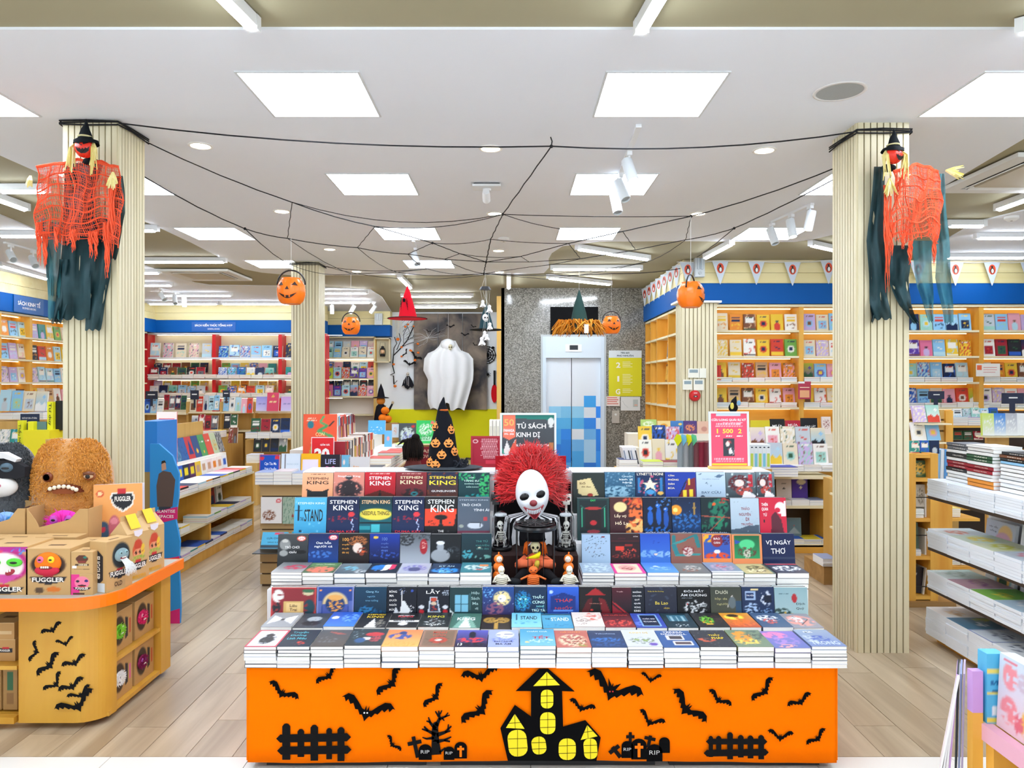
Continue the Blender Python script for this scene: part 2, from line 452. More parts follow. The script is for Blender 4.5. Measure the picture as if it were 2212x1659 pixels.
for a,b_,lab in[((0,412),(100,412),'tube lamp behind the orange gauze of the left scarecrow'),((0,509),(92,509),'tube lamp at far left above the white spotlights'),
((298,497),(338,497),'short stretch of tube lamp just right of the left pillar'),((298,565),(486,565),'long tube lamp in front of the left air conditioner'),
((300,589),(345,589),'tube lamp beside the left edge of the air conditioner'),((300,616),(372,616),'tube lamp below and left of the air conditioner'),
((345,638),(500,638),'tube lamp behind the cluster of three white spotlights'),((322,656),(470,656),'tube lamp over the left half of the general books sign'),
((480,656),(626,656),'tube lamp over the right half of the general books sign'),((0,573),(100,602),'tube lamp along the left wall above the blue band'),
((700,633),(793,633),'nearer tube lamp right of the small pillar'),((700,653),(800,653),'farther tube lamp right of the small pillar'),
((862,598),(886,622),'slanting tube lamp above the red witch hat'),((868,640),(1020,640),'nearer tube lamp above the ghost banner'),
((895,663),(1030,663),'farther tube lamp above the ghost banner'),((1099,597),(1099,622),'short end-on tube lamp above the left edge of the granite'),
((1248,537),(1400,560),'slanting tube lamp nearest above the lift'),((1192,581),(1385,581),'level tube lamp above the lift'),((1185,600),(1318,614),'slanting tube lamp closest to the granite wall'),
((1524,557),(1580,527),'slanting tube lamp beside the emergency light'),((1752,529),(1806,541),'tube lamp just left of the right pillar'),
((2048,487),(2125,487),'tube lamp beside the sleeve of the right scarecrow'),((2110,513),(2212,513),'tube lamp at the right edge of the picture'),((2045,556),(2212,556),'long tube lamp above the pennants on the right'),
((0,604),(60,612),'faint tube lamp above the business books sign')]:
 if a[1]>b_[1]+1e-3 and False:pass
 tube_lamp(a,b_,lab)
 # tubes that keep the shop lit beyond the frame
for x in(-5.6,-4.2,4.2,5.6):
 for y in(0.8,2.2,5.2):tube_w(Vector((x,y,zt)),Vector((x,y+1.2,zt)),'ceiling tube %s, %s, outside the picture'%({-5.6:'far left',-4.2:'left',4.2:'right',5.6:'far right'}[x],{0.8:'beside the camera',2.2:'before the table',5.2:'over the side aisle'}[y]),'tubes over the side aisles')

 # downlights
dl_r=MB('f4f1ea');dl_r.lathe([(0.078,0.0),(0.078,-0.006),(0.062,-0.008),(0.062,0.0)],24)
dr_me=dl_r.mesh('trim_ring',PAINT,1.0)
dg_me=MB().lathe([(0.062,-0.004),(0.0,-0.004)],24).mesh('lens',M_WARM)
for n_,(x,y,lab)in enumerate([(433,314,'round downlight right of the left pillar'),(1060,320,'round downlight under the front web rope'),(1651,324,'round downlight left of the right pillar'),
(609,456,'round downlight near the first pumpkin bucket string'),(1069,461,'round downlight at the middle web knot'),(1508,461,'round downlight above the turned pumpkin bucket'),
(712,538,'small round downlight above the small pillar'),(1077,541,'small round downlight beside the web hub'),(770,586,'distant downlight left of the red hat'),(1079,587,'distant downlight right of the web hub')]):
 p=PZ(x,y,CEIL)
 e_=empty('downlight',lab,'ceiling light',tuple(p),group='round ceiling downlights')
 link('trim_ring',dr_me,e_);link('lens',dg_me,e_)
p=PZ(1814,197,CEIL)
e_=empty('ceiling_speaker','round grey speaker grille set in the ceiling','speaker',tuple(p))
obj('rim',MB('e6e4e1').lathe([(0.135,0),(0.135,-0.004),(0.118,-0.006),(0.118,0)],40),PAINT,e_,smooth=1.0)
obj('grille',MB().lathe([(0.0,-0.0045),(0.118,-0.003)],40),mat('grille_grey','a9adab',0.8,noise=0.1,nscale=200),e_)
# camera on a plate
p=PZ(1052,400,CEIL)
e_=empty('security_camera','white bullet security camera below a dark ceiling hatch','camera',tuple(p))
obj('base_plate',MB('eceeee').box(-0.11,-0.09,-0.03,0.11,0.05,-0.012),PAINT,e_)
obj('dark_hatch',MB('151515').box(-0.10,-0.07,-0.012,0.10,0.12,-0.001),PAINT,e_)
obj('bracket',MB('eef0f0').lathe([(0.03,-0.045),(0.034,-0.03)],16).tube([(0,0,-0.04),(0,-0.01,-0.075)],0.012),PAINT,e_)
cb_=MB('f0f2f2');cb_.lathe([(0.026,0.06),(0.03,0.03),(0.03,-0.06),(0.024,-0.062)],18,(0,0,0),rot=(PI/2,0,0))
c2=obj('camera_body',cb_,PAINT,e_,(-0.005,-0.02,-0.09),(-0.35,0,0),smooth=0.8)
obj('camera_lens',MB('101216').lathe([(0.022,-0.063),(0.0,-0.063)],18,rot=(PI/2,0,0)).lathe([(0.022,-0.07),(0.022,-0.06)],18,rot=(PI/2,0,0)),GLOSS,c2,(0,0.13,0),(0,0,0)).location=(0,0,0)
# smoke detectors
for x,y,lab in[(2185,468,'white smoke detector at the right edge'),(452,634,'small white smoke detector over the far left aisle'),(1088,514,'tiny white sensor above the web hub'),(924,637,'white sensor dome between the far tube lamps')]:
 p=PZ(x,y,CEIL);o_=obj('smoke_detector',MB('eeeeea').lathe([(0.06,0),(0.06,-0.02),(0.035,-0.04),(0,-0.04)],20).lathe([(0.012,-0.0405),(0,-0.0425)],8,c='333'),PAINT,None,tuple(p),smooth=0.8);tag(o_,lab,'smoke detector')

 # air-conditioner cassettes
def cassette(cx_,cy_,rz,lab):
 e_=empty('ceiling_air_conditioner',lab,'air conditioner',(cx_,cy_,CEIL-0.002),(0,0,rz))
 m=MB('e7e8e4');H=0.475
 m.box(-H,-H,-0.03,H,-0.36,0);m.box(-H,0.36,-0.03,H,H,0);m.box(-H,-0.36,-0.03,-0.36,0.36,0);m.box(0.36,-0.36,-0.03,H,0.36,0)
 obj('frame',m,PAINT,e_)
 obj('air_slot',MB('14181a').box(-0.36,-0.36,-0.012,0.36,0.36,-0.002),PAINT,e_)
 obj('intake_grille',MB('cfc8b4').box(-0.29,-0.29,-0.034,0.29,0.29,-0.012),PAINT,e_)
 for s_ in range(4):
  a=s_*PI/2
  f=obj('flap',MB('e9eae6').obox((0,0,0),(0.62,0.05,0.006)),PAINT,e_,(0.325*math.sin(a),-0.325*math.cos(a),-0.028),(0.35,0,a))
q=PZ(447,592,CEIL);cassette(q.x,q.y,0,'square ceiling air conditioner over the left aisle')
q=PZ(2170,372,CEIL);cassette(q.x+0.25,q.y,0.0,'square ceiling air conditioner at the right edge')

# track spotlights
def spot_track(A,B,heads,lab):
 A,B=Vector(A),Vector(B);d=B-A;an=math.atan2(d.y,d.x)
 e_=empty('track_light',lab,'spotlight',tuple(A),(0,0,an))
 obj('track',MB('eef1f3').box(0,-0.017,-0.02,d.length,0.017,0.0),PAINT,e_)
 for t,tilt,yaw,lit in heads:
  x=t*d.length
  st=obj('stem',MB('f0f3f5').box(-0.03,-0.016,-0.045,0.03,0.016,-0.02).tube([(0,0,-0.045),(0,0,-0.11)],0.008),PAINT,e_,(x,0,0))
  hd=MB('e6eef2');hd.lathe([(0.0,0.07),(0.036,0.07),(0.038,0.06),(0.038,-0.1),(0.033,-0.1),(0.033,-0.085),(0,-0.085)],20)
  h_=obj('spot_head',hd,PAINT,e_,(x,0,-0.13),(tilt,0,yaw-an),smooth=0.8)
  obj('bulb',MB().lathe([(0.031,-0.09),(0,-0.09)],16),M_WARM if lit else mat('spot_dark','cfd6d8',0.4),h_)
spot_track(PZ(1380,268,CEIL),PZ(1330,400,CEIL),[(0.35,-0.45,0.5,True),(0.72,-0.5,0.7,False),(1.0,-0.35,0.4,False)],'white track with three spotlights hanging at upper right of centre')
spot_track(PZ(1755,438,CEIL),PZ(1668,478,CEIL),[(0.05,0.2,1.2,True),(0.5,-0.25,0.3,True),(1.0,-0.4,0.5,False)],'white track with three spotlights left of the right pillar')
spot_track(PZ(893,518,CEIL),PZ(905,560,CEIL),[(0.3,-0.6,0.6,False)],'single white spotlight above the red witch hat')
spot_track(PZ(10,522,CEIL),PZ(75,540,CEIL),[(0.2,-0.9,0.9,False),(0.95,-0.8,0.9,False)],'pair of white spotlights at far left beside the scarecrow')
spot_track(PZ(345,622,CEIL),PZ(398,634,CEIL),[(0.1,-0.9,0.9,False),(0.6,-0.6,0.6,False),(1.0,0.2,0.2,False)],'three white spotlights over the general books aisle')
spot_track(PZ(712,652,CEIL),PZ(812,652,CEIL),[(0.05,0.1,0.1,False),(0.5,0.6,1.2,False),(0.95,0.7,1.2,False)],'three white spotlights above the bookcase left of the ghost')

# ================================================================== BOOK ENGINE
class Cv:
 """a printed cover: colours on a grid of points; u to the right, v upwards, both 0..1"""
 def __init__(s,nx,ny,seed=0):
  s.nx,s.ny=nx,ny
  s.u,s.v=np.meshgrid(np.linspace(0,1,nx+1),np.linspace(0,1,ny+1))
  s.a=np.ones((ny+1,nx+1,3));s.r=np.random.RandomState(seed)
 def put(s,m,c,k=1.0):
  m=np.clip(m*k,0,1)[...,None];s.a=s.a*(1-m)+np.array(hx(c))*m
 def noise(s,sc,seed=0):
  r=np.random.RandomState(seed);n=np.zeros_like(s.u)
  for i in range(10):
   a=r.rand()*6.28;f=sc*(0.5+r.rand()*1.5)
   n+=np.sin((s.u*math.cos(a)+s.v*math.sin(a)*1.3)*f*6.28+r.rand()*6.28+1.7*np.sin((s.u*math.sin(a)-s.v*math.cos(a))*f*4+r.rand()*6))
  return n/5
 def run(s,ops,v0=0.0):
  if v0:s.v=(s.v-v0)/(1-v0)
  for op in ops.split(';'):
   t=op.split()
   if not t:continue
   k=t[0];x=[float(q)if q.replace('.','',1).replace('-','',1).isdigit()and j not in()else q for j,q in enumerate(t)]
   F_=lambda i:float(t[i])
   if k=='b':s.a[:]=hx(t[1])
   elif k=='g':
    w_=s.v[...,None];s.a=np.array(hx(t[1]))*w_+np.array(hx(t[2]))*(1-w_)
   elif k=='c' or k=='e':
    rx=F_(3);ry=rx*0.7 if k=='c' else F_(4)
    d=((s.u-F_(1))/rx)**2+((s.v-F_(2))/ry)**2;s.put((1.15-d)/0.3,t[-1])
   elif k=='r':s.put(((s.u>=F_(1))&(s.u<=F_(3))&(s.v>=F_(2))&(s.v<=F_(4)))*1.0,t[5])
   elif k=='f':  # frame of width w
    w_=F_(1);s.put(((s.u<w_)|(s.u>1-w_)|(s.v<w_*0.7)|(s.v>1-w_*0.7))*1.0,t[2])
   elif k=='l':
    x0,y0,x1,y1,w_=map(float,t[1:6]);dx,dy=x1-x0,y1-y0
    q=np.clip(((s.u-x0)*dx+(s.v-y0)*dy)/(dx*dx+dy*dy),0,1)
    d=np.hypot(s.u-x0-q*dx,(s.v-y0-q*dy)*1.4);s.put((d<w_)*1.0,t[6])
   elif k=='p':
    pts=[float(q)for q in t[1:-1]];pts=list(zip(pts[::2],pts[1::2]));ins=np.zeros(s.u.shape,bool)
    for(x0,y0),(x1,y1)in zip(pts,pts[1:]+pts[:1]):
     if y0==y1:continue
     cr_=((s.v<y0)!=(s.v<y1))&(s.u<(x1-x0)*(s.v-y0)/(y1-y0)+x0);ins^=cr_
    s.put(ins*1.0,t[-1])
   elif k=='n':  # blotches: scale threshold colour seed
    n=s.noise(F_(1),int(F_(4))if len(t)>4 else 3);s.put(np.clip((n-F_(2))*3,0,1),t[3])
   elif k=='m':  # blotches within an ellipse: cx cy rx ry scale thr colour
    d=((s.u-F_(1))/F_(3))**2+((s.v-F_(2))/F_(4))**2
    n=s.noise(F_(5),int(F_(1)*97+F_(2)*31));s.put(np.clip((n-F_(6))*4,0,1)*np.clip((1-d)*3,0,1),t[7])
   elif k=='t':  # fine print as bars: x0 x1 y count colour
    x0,x1,y0,n_=F_(1),F_(2),F_(3),int(F_(4))
    for i in range(n_):
     yy=y0-i*0.045;ln=(x1-x0)*(0.7+0.3*s.r.rand())
     s.put(((np.abs(s.v-yy)<0.011)&(s.u>(x0+x1-ln)/2)&(s.u<(x0+x1+ln)/2)&(np.sin(s.u*90+i*5)>-0.6))*1.0,t[5])
   elif k=='s':s.put(((s.v>F_(1))&(s.v<F_(2)))*1.0,t[3])
  return s
NBOOK=[0]
def cover_mesh(w,h,t,cv,spine='ddd',page=None,joined=False):
 """front face is the printed grid at y=0 facing -Y; x centred, z from 0 up, thickness towards +Y"""
 nx,ny=cv.nx,cv.ny
 V=[];Fc=[];C=[]
 for j in range(ny+1):
  for i in range(nx+1):V.append((-w/2+w*i/nx,0.0,h*j/ny))
 A=cv.a;W1=nx+1
 L_=np.where(A<=0.04045,A/12.92,((A+0.055)/1.055)**2.4).reshape(-1,3)
 sp=lin(spine);pg=lin(page)if page else None
 for j in range(ny):
  for i in range(nx):
   a=j*W1+i;Fc.append((a,a+1,a+W1+1,a+W1));C.extend([L_[a],L_[a+1],L_[a+W1+1],L_[a+W1]])
 def bx(x0,y0,z0,x1,y1,z1,col,col2=None,skipfront=False):
  o=len(V);V.extend([(x0,y0,z0),(x1,y0,z0),(x1,y1,z0),(x0,y1,z0),(x0,y0,z1),(x1,y0,z1),(x1,y1,z1),(x0,y1,z1)])
  for q,f in enumerate([(0,3,2,1),(4,5,6,7),(0,1,5,4),(1,2,6,5),(2,3,7,6),(3,0,4,7)]):
   if q==2 and skipfront:continue
   Fc.append(tuple(k+o for k in f));cc=col if not col2 or q in(4,5)else col2
   C.extend([cc]*4)
 if joined:bx(-w/2,0,0,w/2,t,h,sp,pg,True)
 else:
  b_=0.0012
  bx(-w/2,0.0001,0,w/2,b_,h,sp);bx(-w/2,t-b_,0,w/2,t,h,sp);bx(-w/2,b_,0,-w/2+b_,t-b_,h,sp)
 me=bpy.data.meshes.new('book');me.from_pydata(V,[],Fc);me.materials.append(COVER)
 at=me.color_attributes.new('Col','FLOAT_COLOR','CORNER')
 out=np.ones((len(C),4));out[:,:3]=np.array(C);at.data.foreach_set('color',out.ravel());me.update()
 return me
PB={}
def pages_mesh(w,h,t):
 k=(round(w,4),round(h,4),round(t,4))
 if k not in PB:
  PB[k]=MB().box(-w/2+0.0013,0.0013,0.0012,w/2-0.0015,t-0.0013,h-0.0012).mesh('page_block',PAPER)
 return PB[k]
def hero(name,label,loc,rot,w,h,t,ops,titles,group,cat='book',nx=26,ny=36,spine=None,seed=0,v0=0.0):
 cv=Cv(nx,ny,seed).run(ops,v0)
 sp=spine or tuple(float(q)for q in cv.a.mean((0,1))*0.85)
 me=cover_mesh(w,h,t,cv,sp)
 o=link(name,me,None,loc,rot);tag(o,label,cat,group)
 link('page_block',pages_mesh(w,h,t),o)
 if titles:
  for i,q in enumerate(titles.split(';')):
   s_,u,v,wf,hf,c=q.strip().split('|')
   text(s_,o,(float(u)-0.5)*w,(v0+(1-v0)*float(v))*h,float(wf)*w,float(hf)*h*(1-v0),c,name='title_lettering')
 return o

 # pools of small cover designs for the bookcases: (mesh, description)
CN={'f2efe8':'white','e9dcc0':'cream','f0c83a':'yellow','e8902c':'orange','d8422f':'red','a01f30':'crimson','e9a7b6':'pink','c9b2de':'lilac','5b3a9e':'purple','2a5fc0':'blue',
'8fc6ea':'sky blue','14284f':'navy','23252b':'black','6b7078':'grey','c4cdd4':'pale grey','2f8f8a':'teal','9fd2c4':'mint','6fa84b':'green','2f5c3e':'dark green','7a4a30':'brown','d9b48a':'tan','c7d83c':'lime','e2759b':'rose','b7dbe8':'pale blue'}
PAL={'mix':'f2efe8 f0c83a e8902c d8422f e9a7b6 2a5fc0 8fc6ea 14284f 2f8f8a 6fa84b c9b2de e9dcc0 23252b b7dbe8',
'warm':'f0c83a e8902c f2efe8 e9dcc0 f0c83a d8422f d9b48a e9a7b6 6fa84b e9dcc0 e8902c 7a4a30',
'cool':'2a5fc0 8fc6ea b7dbe8 2f8f8a 14284f c4cdd4 9fd2c4 8fc6ea f2efe8 2a5fc0',
'dark':'23252b 14284f 6b7078 23252b 7a4a30 14284f 2f5c3e a01f30 f2efe8 2a5fc0',
'pale':'f2efe8 e9dcc0 b7dbe8 c4cdd4 e9a7b6 c9b2de 8fc6ea f2efe8 9fd2c4 e9dcc0',
'kids':'e9a7b6 c7d83c 5b3a9e 8fc6ea e2759b f0c83a 6fa84b c9b2de b7dbe8 d8422f'}
MOT=[('round-motif',lambda a,b,c:'b %s; c .5 .42 .3 %s; c .5 .42 .16 %s; t .15 .85 .85 2 %s'%(a,b,c,c)),
('landscape',lambda a,b,c:'g %s %s; p 0 0 0 .3 .3 .48 .55 .3 .8 .45 1 .3 1 0 %s; c .7 .72 .12 %s; t .15 .8 .9 1 %s'%(a,b,c,b,c)),
('title-panel',lambda a,b,c:'b %s; n 2 .3 %s 5; r .15 .5 .85 .85 f4f1ea; t .22 .78 .78 3 %s; s 0 .08 %s'%(a,b,c,c)),
('bottom-band',lambda a,b,c:'b %s; s 0 .28 %s; t .12 .88 .85 3 %s; m .5 .5 .35 .14 3 .1 %s'%(a,b,c,c)),
('single-figure',lambda a,b,c:'b %s; e .5 .22 .26 .26 %s; c .5 .54 .11 %s; t .12 .88 .88 2 %s'%(a,b,c,c)),
('blotchy',lambda a,b,c:'b %s; n 2.5 .1 %s 9; n 3 .45 %s 4; t .2 .8 .86 2 f4f1ea'%(a,b,c)),
('big-lettered',lambda a,b,c:'b %s; r .12 .72 .88 .82 %s; r .2 .55 .8 .65 %s; m .5 .28 .4 .2 2 .0 %s'%(a,c,c,b)),
('framed-picture',lambda a,b,c:'b %s; r .14 .12 .86 .62 %s; m .5 .36 .3 .22 2.5 .0 %s; t .2 .8 .85 3 %s'%(a,b,c,c))]
POOL={}
def pool(pal,w=0.15,h=0.215,t=0.02,n=18):
 k=(pal,w,h,t)
 if k not in POOL:
  r=random.Random(sum(map(ord,pal))+int(w*1000));cols=PAL[pal].split();out=[]
  for i in range(n):
   a=cols[i%len(cols)];b_=r.choice([c for c in cols if c!=a]);c_=r.choice(['23252b','f2efe8','d8422f','14284f','7a4a30','f0c83a','2f5c3e'])
   if c_==a:c_='f2efe8' if a!='f2efe8' else '23252b'
   mn,fn=MOT[i%len(MOT)]if i<len(MOT)else r.choice(MOT)
   me=cover_mesh(w,h,t,Cv(10,14,i).run(fn(a,b_,c_)),a,'f1ebdd',True)
   out.append((me,CN[a],mn))
  POOL[k]=out
 return POOL[k]
USED={}
def face_row(place,n,origin,step,rot,pal,name='shelf_book',cat='shelf book',lean=-0.13,gap=0.0,w=0.15,h=0.215,t=0.02,seed=1,grp=None,skip=(),jitter=0.012,from_='left'):
 """n covers facing out; origin = bottom of the first; step = vector to the next"""
 r=random.Random(seed*131+n);P_=pool(pal,w,h,t);order=list(range(len(P_)));r.shuffle(order)
 step=Vector(step);origin=Vector(origin)
 for i in range(n):
  if i in skip:continue
  me,cn,mn=P_[order[i%len(order)]]
  z=Vector((0,0,0));sc=1-r.random()*0.1
  p=origin+step*i
  o=link(name,me,None,tuple(p),(lean+r.uniform(-0.02,0.02),0,rot+r.uniform(-jitter,jitter)),(1-0.06*r.random(),1,sc))
  o.rotation_mode='XYZ'
  tag(o,'%s %s book, %s from %s, %s'%(cn,mn,ORD[i],from_,place),cat,grp or('books '+place))
  NBOOK[0]+=1
SPC=['f2efe8','d8422f','23252b','14284f','e9dcc0','2a5fc0','a01f30','c4cdd4','e8902c','6fa84b','8fc6ea','f2efe8','e9dcc0']
def stuff(name,mb,label,cat,mats=None):
 o=obj(name,mb,mats or PAINT);tag(o,label,cat,kind='stuff');return o
def pile(mb,x0,x1,y0,y1,z0,n,t,r,cols=None,axis='x'):
 """a pile of books too small to pick apart: covers and page edges joined"""
 z=z0
 for i in range(n):
  j=r.uniform(-0.004,0.004);tt=t*r.uniform(0.8,1.15);c=r.choice(cols or SPC)
  if axis=='x':
   mb.box(x0+j,y0+j,z,x1+j,y1+j,z+0.0018,c);mb.box(x0+j+.001,y0+j+.001,z+0.0018,x1+j-.001,y1+j,z+tt-0.0018,'f4f1ea');mb.box(x0+j,y0+j,z+tt-0.0018,x1+j,y1+j,z+tt,c)
  z+=tt+0.0006
 return z
 # ================================================================== THE HALLOWEEN TABLE
YT=3.08;TZ=0.426;XL,XR=-1.10,1.35
M_SKIRT=mat('orange_felt','ff7800',0.95,spec=0.05,noise=0.03,nscale=6,bump=0.05,bscale=200)
M_FELTB=mat('black_felt','08080a',0.95,spec=0.1)
M_FELTY=mat('yellow_felt','f6df2a',0.9)
M_RISER=mat('riser_white','e8eaec',0.6)
tb=empty('display_table','stepped book table dressed in orange felt with cut-out bats, centre foreground','table',(0,0,0))
obj('tabletop',MB().box(XL+0.01,YT+0.012,TZ-0.03,XR-0.01,4.7,TZ),M_RISER,tb)
obj('base',MB('17181c').box(-1.03,YT+0.03,0,-0.36,4.6,0.1),PAINT,tb)
obj('base',MB('17181c').box(-0.30,YT+0.03,0,0.60,4.6,0.1),PAINT,tb)
obj('base',MB('17181c').box(0.66,YT+0.03,0,1.29,4.6,0.1),PAINT,tb)
obj('carcass',MB('2a2624').box(XL+0.02,YT+0.03,0.1,XR-0.02,4.6,TZ-0.03),PAINT,tb)
NX0,NX1=-0.105,0.345
for lo_,hi_ in((-1.19,NX0),(NX1,1.44)):
 obj('riser',MB().box(lo_,3.6,TZ,hi_,4.7,0.6),M_RISER,tb)
 obj('riser',MB().box(lo_+(-0.02 if lo_<0 else 0),3.985,0.6,hi_+(0.03 if hi_>1 else 0),4.7,0.74),M_RISER,tb)
 obj('riser',MB().box(lo_+(0.0 if lo_<0 else 0),4.145,0.74,hi_+(0.05 if hi_>1 else 0),4.7,0.862),M_RISER,tb)
 obj('riser',MB().box(lo_,4.31,0.862,hi_+(0.02 if hi_>1 else 0),4.48,1.078),M_RISER,tb)
obj('top_board',MB().box(-1.21,4.29,1.078,-0.1,4.5,1.094),M_WHITEMET,tb)
obj('top_board',MB().box(0.345,4.29,1.078,1.5,4.5,1.094),M_WHITEMET,tb)
obj('niche_floor',MB('1a1416').box(NX0,3.6,TZ,NX1,4.36,0.592),PAINT,tb)
obj('niche_step',MB('2b1a18').box(NX0,3.86,0.592,NX1,4.36,0.705),MATTE,tb)
obj('niche_back',MB('120f12').box(NX0,4.34,0.592,NX1,4.38,1.02),MATTE,tb)
obj('riser',MB().box(NX0,4.385,TZ,NX1,4.48,1.09),M_RISER,tb)

# orange felt skirt: gently waved sheet, two seams, wrapped ends
def sheet(nx,x0,x1,z0,z1,fy,nz=6,th=0.004):
 m=MB();V=[]
 for s_ in(0,1):
  for j in range(nz+1):
   for i in range(nx+1):
    x=x0+(x1-x0)*i/nx;zz=z0(x)if callable(z0)else z0
    z=zz+(z1-zz)*j/nz;V.append((x,fy(x,z)+s_*th,z))
 W_=nx+1;K=(nz+1)*W_;fs=[]
 for j in range(nz):
  for i in range(nx):
   a=j*W_+i;fs.append((a,a+1,a+W_+1,a+W_));fs.append((K+a,K+a+W_,K+a+W_+1,K+a+1))
 for i in range(nx):fs.append((i,K+i,K+i+1,i+1))
 for j in range(nz):fs.append((j*W_,(j+1)*W_,K+(j+1)*W_,K+j*W_));fs.append((j*W_+nx,K+j*W_+nx,K+(j+1)*W_+nx,(j+1)*W_+nx))
 return m.add(V,fs)
def wav(x,z):return YT+0.0022*math.sin(x*9+z*3)+0.0015*math.sin(x*23)-0.004*math.exp(-((x-FX(697,YT))/0.006)**2)-0.003*math.exp(-((x-FX(1652,YT))/0.005)**2)
sk=sheet(160,XL,XR,lambda x:0.03+0.005*math.sin(x*3+1),TZ+0.004,wav)
skirt=tag(obj('table_skirt',sk,M_SKIRT,smooth=True),'orange felt skirt with black bats, fences, graves and a haunted house','table skirt')
obj('side_flap',MB().box(XL-0.004,YT,0.035,XL,4.3,TZ),M_SKIRT,skirt)
obj('side_flap',MB().box(XR,YT,0.035,XR+0.004,4.3,TZ),M_SKIRT,skirt)
YF=YT-0.0075
def SP(px,py):return(FX(px,YT),FZ(py,YT))
WING=[(0,.05),(.028,.12),(.042,.045),(.09,.045),(.18,.10),(.29,.15),(.4,.13),(.5,.03),(.455,.05),(.41,.0),(.375,.055),(.32,.005),(.27,.045),(.21,-.02),(.16,.0),(.11,-.055),(.07,-.035),(.03,-.07),(0,-.11)]
def bat_poly(span,ang,bend=0.0,fat=1.25):
 out=[]
 for sgn in(1,-1):
  pts=[(sgn*x*span,(z*fat+bend*abs(x)*1.2)*span)for x,z in WING]
  out+=pts if sgn==1 else pts[::-1][1:-1]
 c,s_=math.cos(ang),math.sin(ang)
 return[(x*c-z*s_,x*s_+z*c)for x,z in out]
for i,(px,py,sp_,an,be)in enumerate([(610,1497,76,-30,.1),(711,1459,64,41,.05),(847,1475,82,51,.08),(791,1541,118,-14,.28),(1039,1461,86,12,.12),(941,1504,68,53,.06),(1039,1533,100,47,.1),(848,1607,47,-49,.1),
(1320,1495,134,-23,.2),(1405,1468,47,-8,.35),(1255,1529,62,-18,.2),(1402,1560,64,-26,.35),(1481,1531,104,-45,.1),(1551,1511,62,-35,.08),(1651,1492,70,48,.08),(1728,1515,60,28,.08),(1684,1593,58,-6,.3),(1765,1594,55,40,.1)]):
 x,z=SP(px,py);ml=MB().prism(bat_poly(sp_/519.5,math.radians(an),be),-0.001,0.001)
 q=obj('bat_cutout',ml,M_FELTB,skirt,(x,YF,z))
 if i in(3,8):
  for k in(-1,1):
   ey=MB('e8e8f0' if i==3 else 'c01818').prism([(k*0.006+0.0035*math.cos(t*PI/4),0.006+0.0035*math.sin(t*PI/4))for t in range(8)],-0.002,-0.001);obj('eye',ey,PAINT,q)
 if i==8:obj('ear',MB().prism([(-0.012,0.01),(-0.012,0.062),(0.004,0.024),(0.04,0.038),(0.014,0.008)],-0.0014,0.001),M_FELTB,q)
def cut(name,pts,m,par,y0=-0.0012,y1=0.001,dy=0.0):
 return obj(name,MB().prism([SP(*p)for p in pts],y0,y1),m,par,(0,YF+dy,0))
hs=cut('haunted_house',[(1176,1443),(1184,1443),(1241,1492),(1214,1491),(1216,1568),(1264,1554),(1297,1591),(1288,1642),(1097,1641),(1081,1571),(1112,1521),(1147,1546),(1147,1491),(1114,1491),(1164,1443)],M_FELTB,skirt)
def rrect(cx,cy,w,h,t=0.0,n=5):
 r=min(w,h)*0.42;out=[]
 for qx,qy,a0 in((1,1,0),(-1,1,90),(-1,-1,180),(1,-1,270)):
  for i in range(n):
   a=math.radians(a0+90*i/(n-1));out.append((qx*(w/2-r)+r*math.cos(a),qy*(h/2-r)+r*math.sin(a)))
 c,s_=math.cos(math.radians(t)),math.sin(math.radians(t))
 return[(cx+x*c-y*s_,cy+x*s_+y*c)for x,y in out]
wins=[([(1181,1449),(1209,1478),(1152,1480)],[((1181,1449),(1181,1480)),((1160,1466),(1200,1465))]),
([(1268,1564),(1254,1596),(1290,1588)],[((1268,1564),(1270,1592)),((1258,1580),(1284,1576))]),
([(1112,1540),(1093,1570),(1133,1572)],[((1112,1540),(1113,1571)),((1099,1560),(1127,1558))])]
for cx,cy,w_,h_,t_ in((1181.5,1508,27,40,0),(1183,1560,33,47,0),(1275,1615,29,44,4),(1225,1616,37,46,0),(1118,1603,41,57,6),(1164,1608,31,38,8)):
 wins.append((rrect(cx,cy,w_,h_,-t_),[((cx,cy-h_/2),(cx,cy+h_/2)),((cx-w_/2,cy-h_*0.16),(cx+w_/2,cy-h_*0.18)),((cx-w_/2,cy+h_*0.2),(cx+w_/2,cy+h_*0.17))]))

for pts,bars in wins:
 m=MB('f7e02c');m.prism([SP(*p)for p in pts],-0.0026,-0.0012)
 for a,b_ in bars:
  A_,B_=SP(*a),SP(*b_);m.tube([(A_[0],-0.0027,A_[1]),(B_[0],-0.0027,B_[1])],0.0011,4,'0a0a0c')
 obj('lit_window',m,MATTE,hs)
 # fences
def fence_poly(par,posts,rails):
 m=MB('0a0a0c')
 for x0,x1,y0,y1 in posts:
  w_=x1-x0;m.prism([SP(x0,y1),SP(x1,y1),SP(x1,y0+w_*0.35),SP(x1-w_*0.25,y0+w_*0.06),SP((x0+x1)/2,y0),SP(x0+w_*0.25,y0+w_*0.06),SP(x0,y0+w_*0.35)],-0.0012,0.001)
 for x0,x1,y0,y1,sl in rails:
  r=(y1-y0)/2;m.prism([SP(x0+r,y0),SP(x1-r,y0+sl),SP(x1,y0+r+sl),SP(x1-r,y1+sl),SP(x0+r,y1),SP(x0,y0+r)],-0.0016,0.0006)
 obj('fence_cutout',m,MATTE,par,(0,YF,0))
fence_poly(skirt,[(611,628,1561,1639),(644,658,1573,1633),(672,688,1564,1641),(706,718,1571,1638),(730,745,1569,1642)],[(598,759,1585,1602,-3),(600,760,1611,1628,-2)])
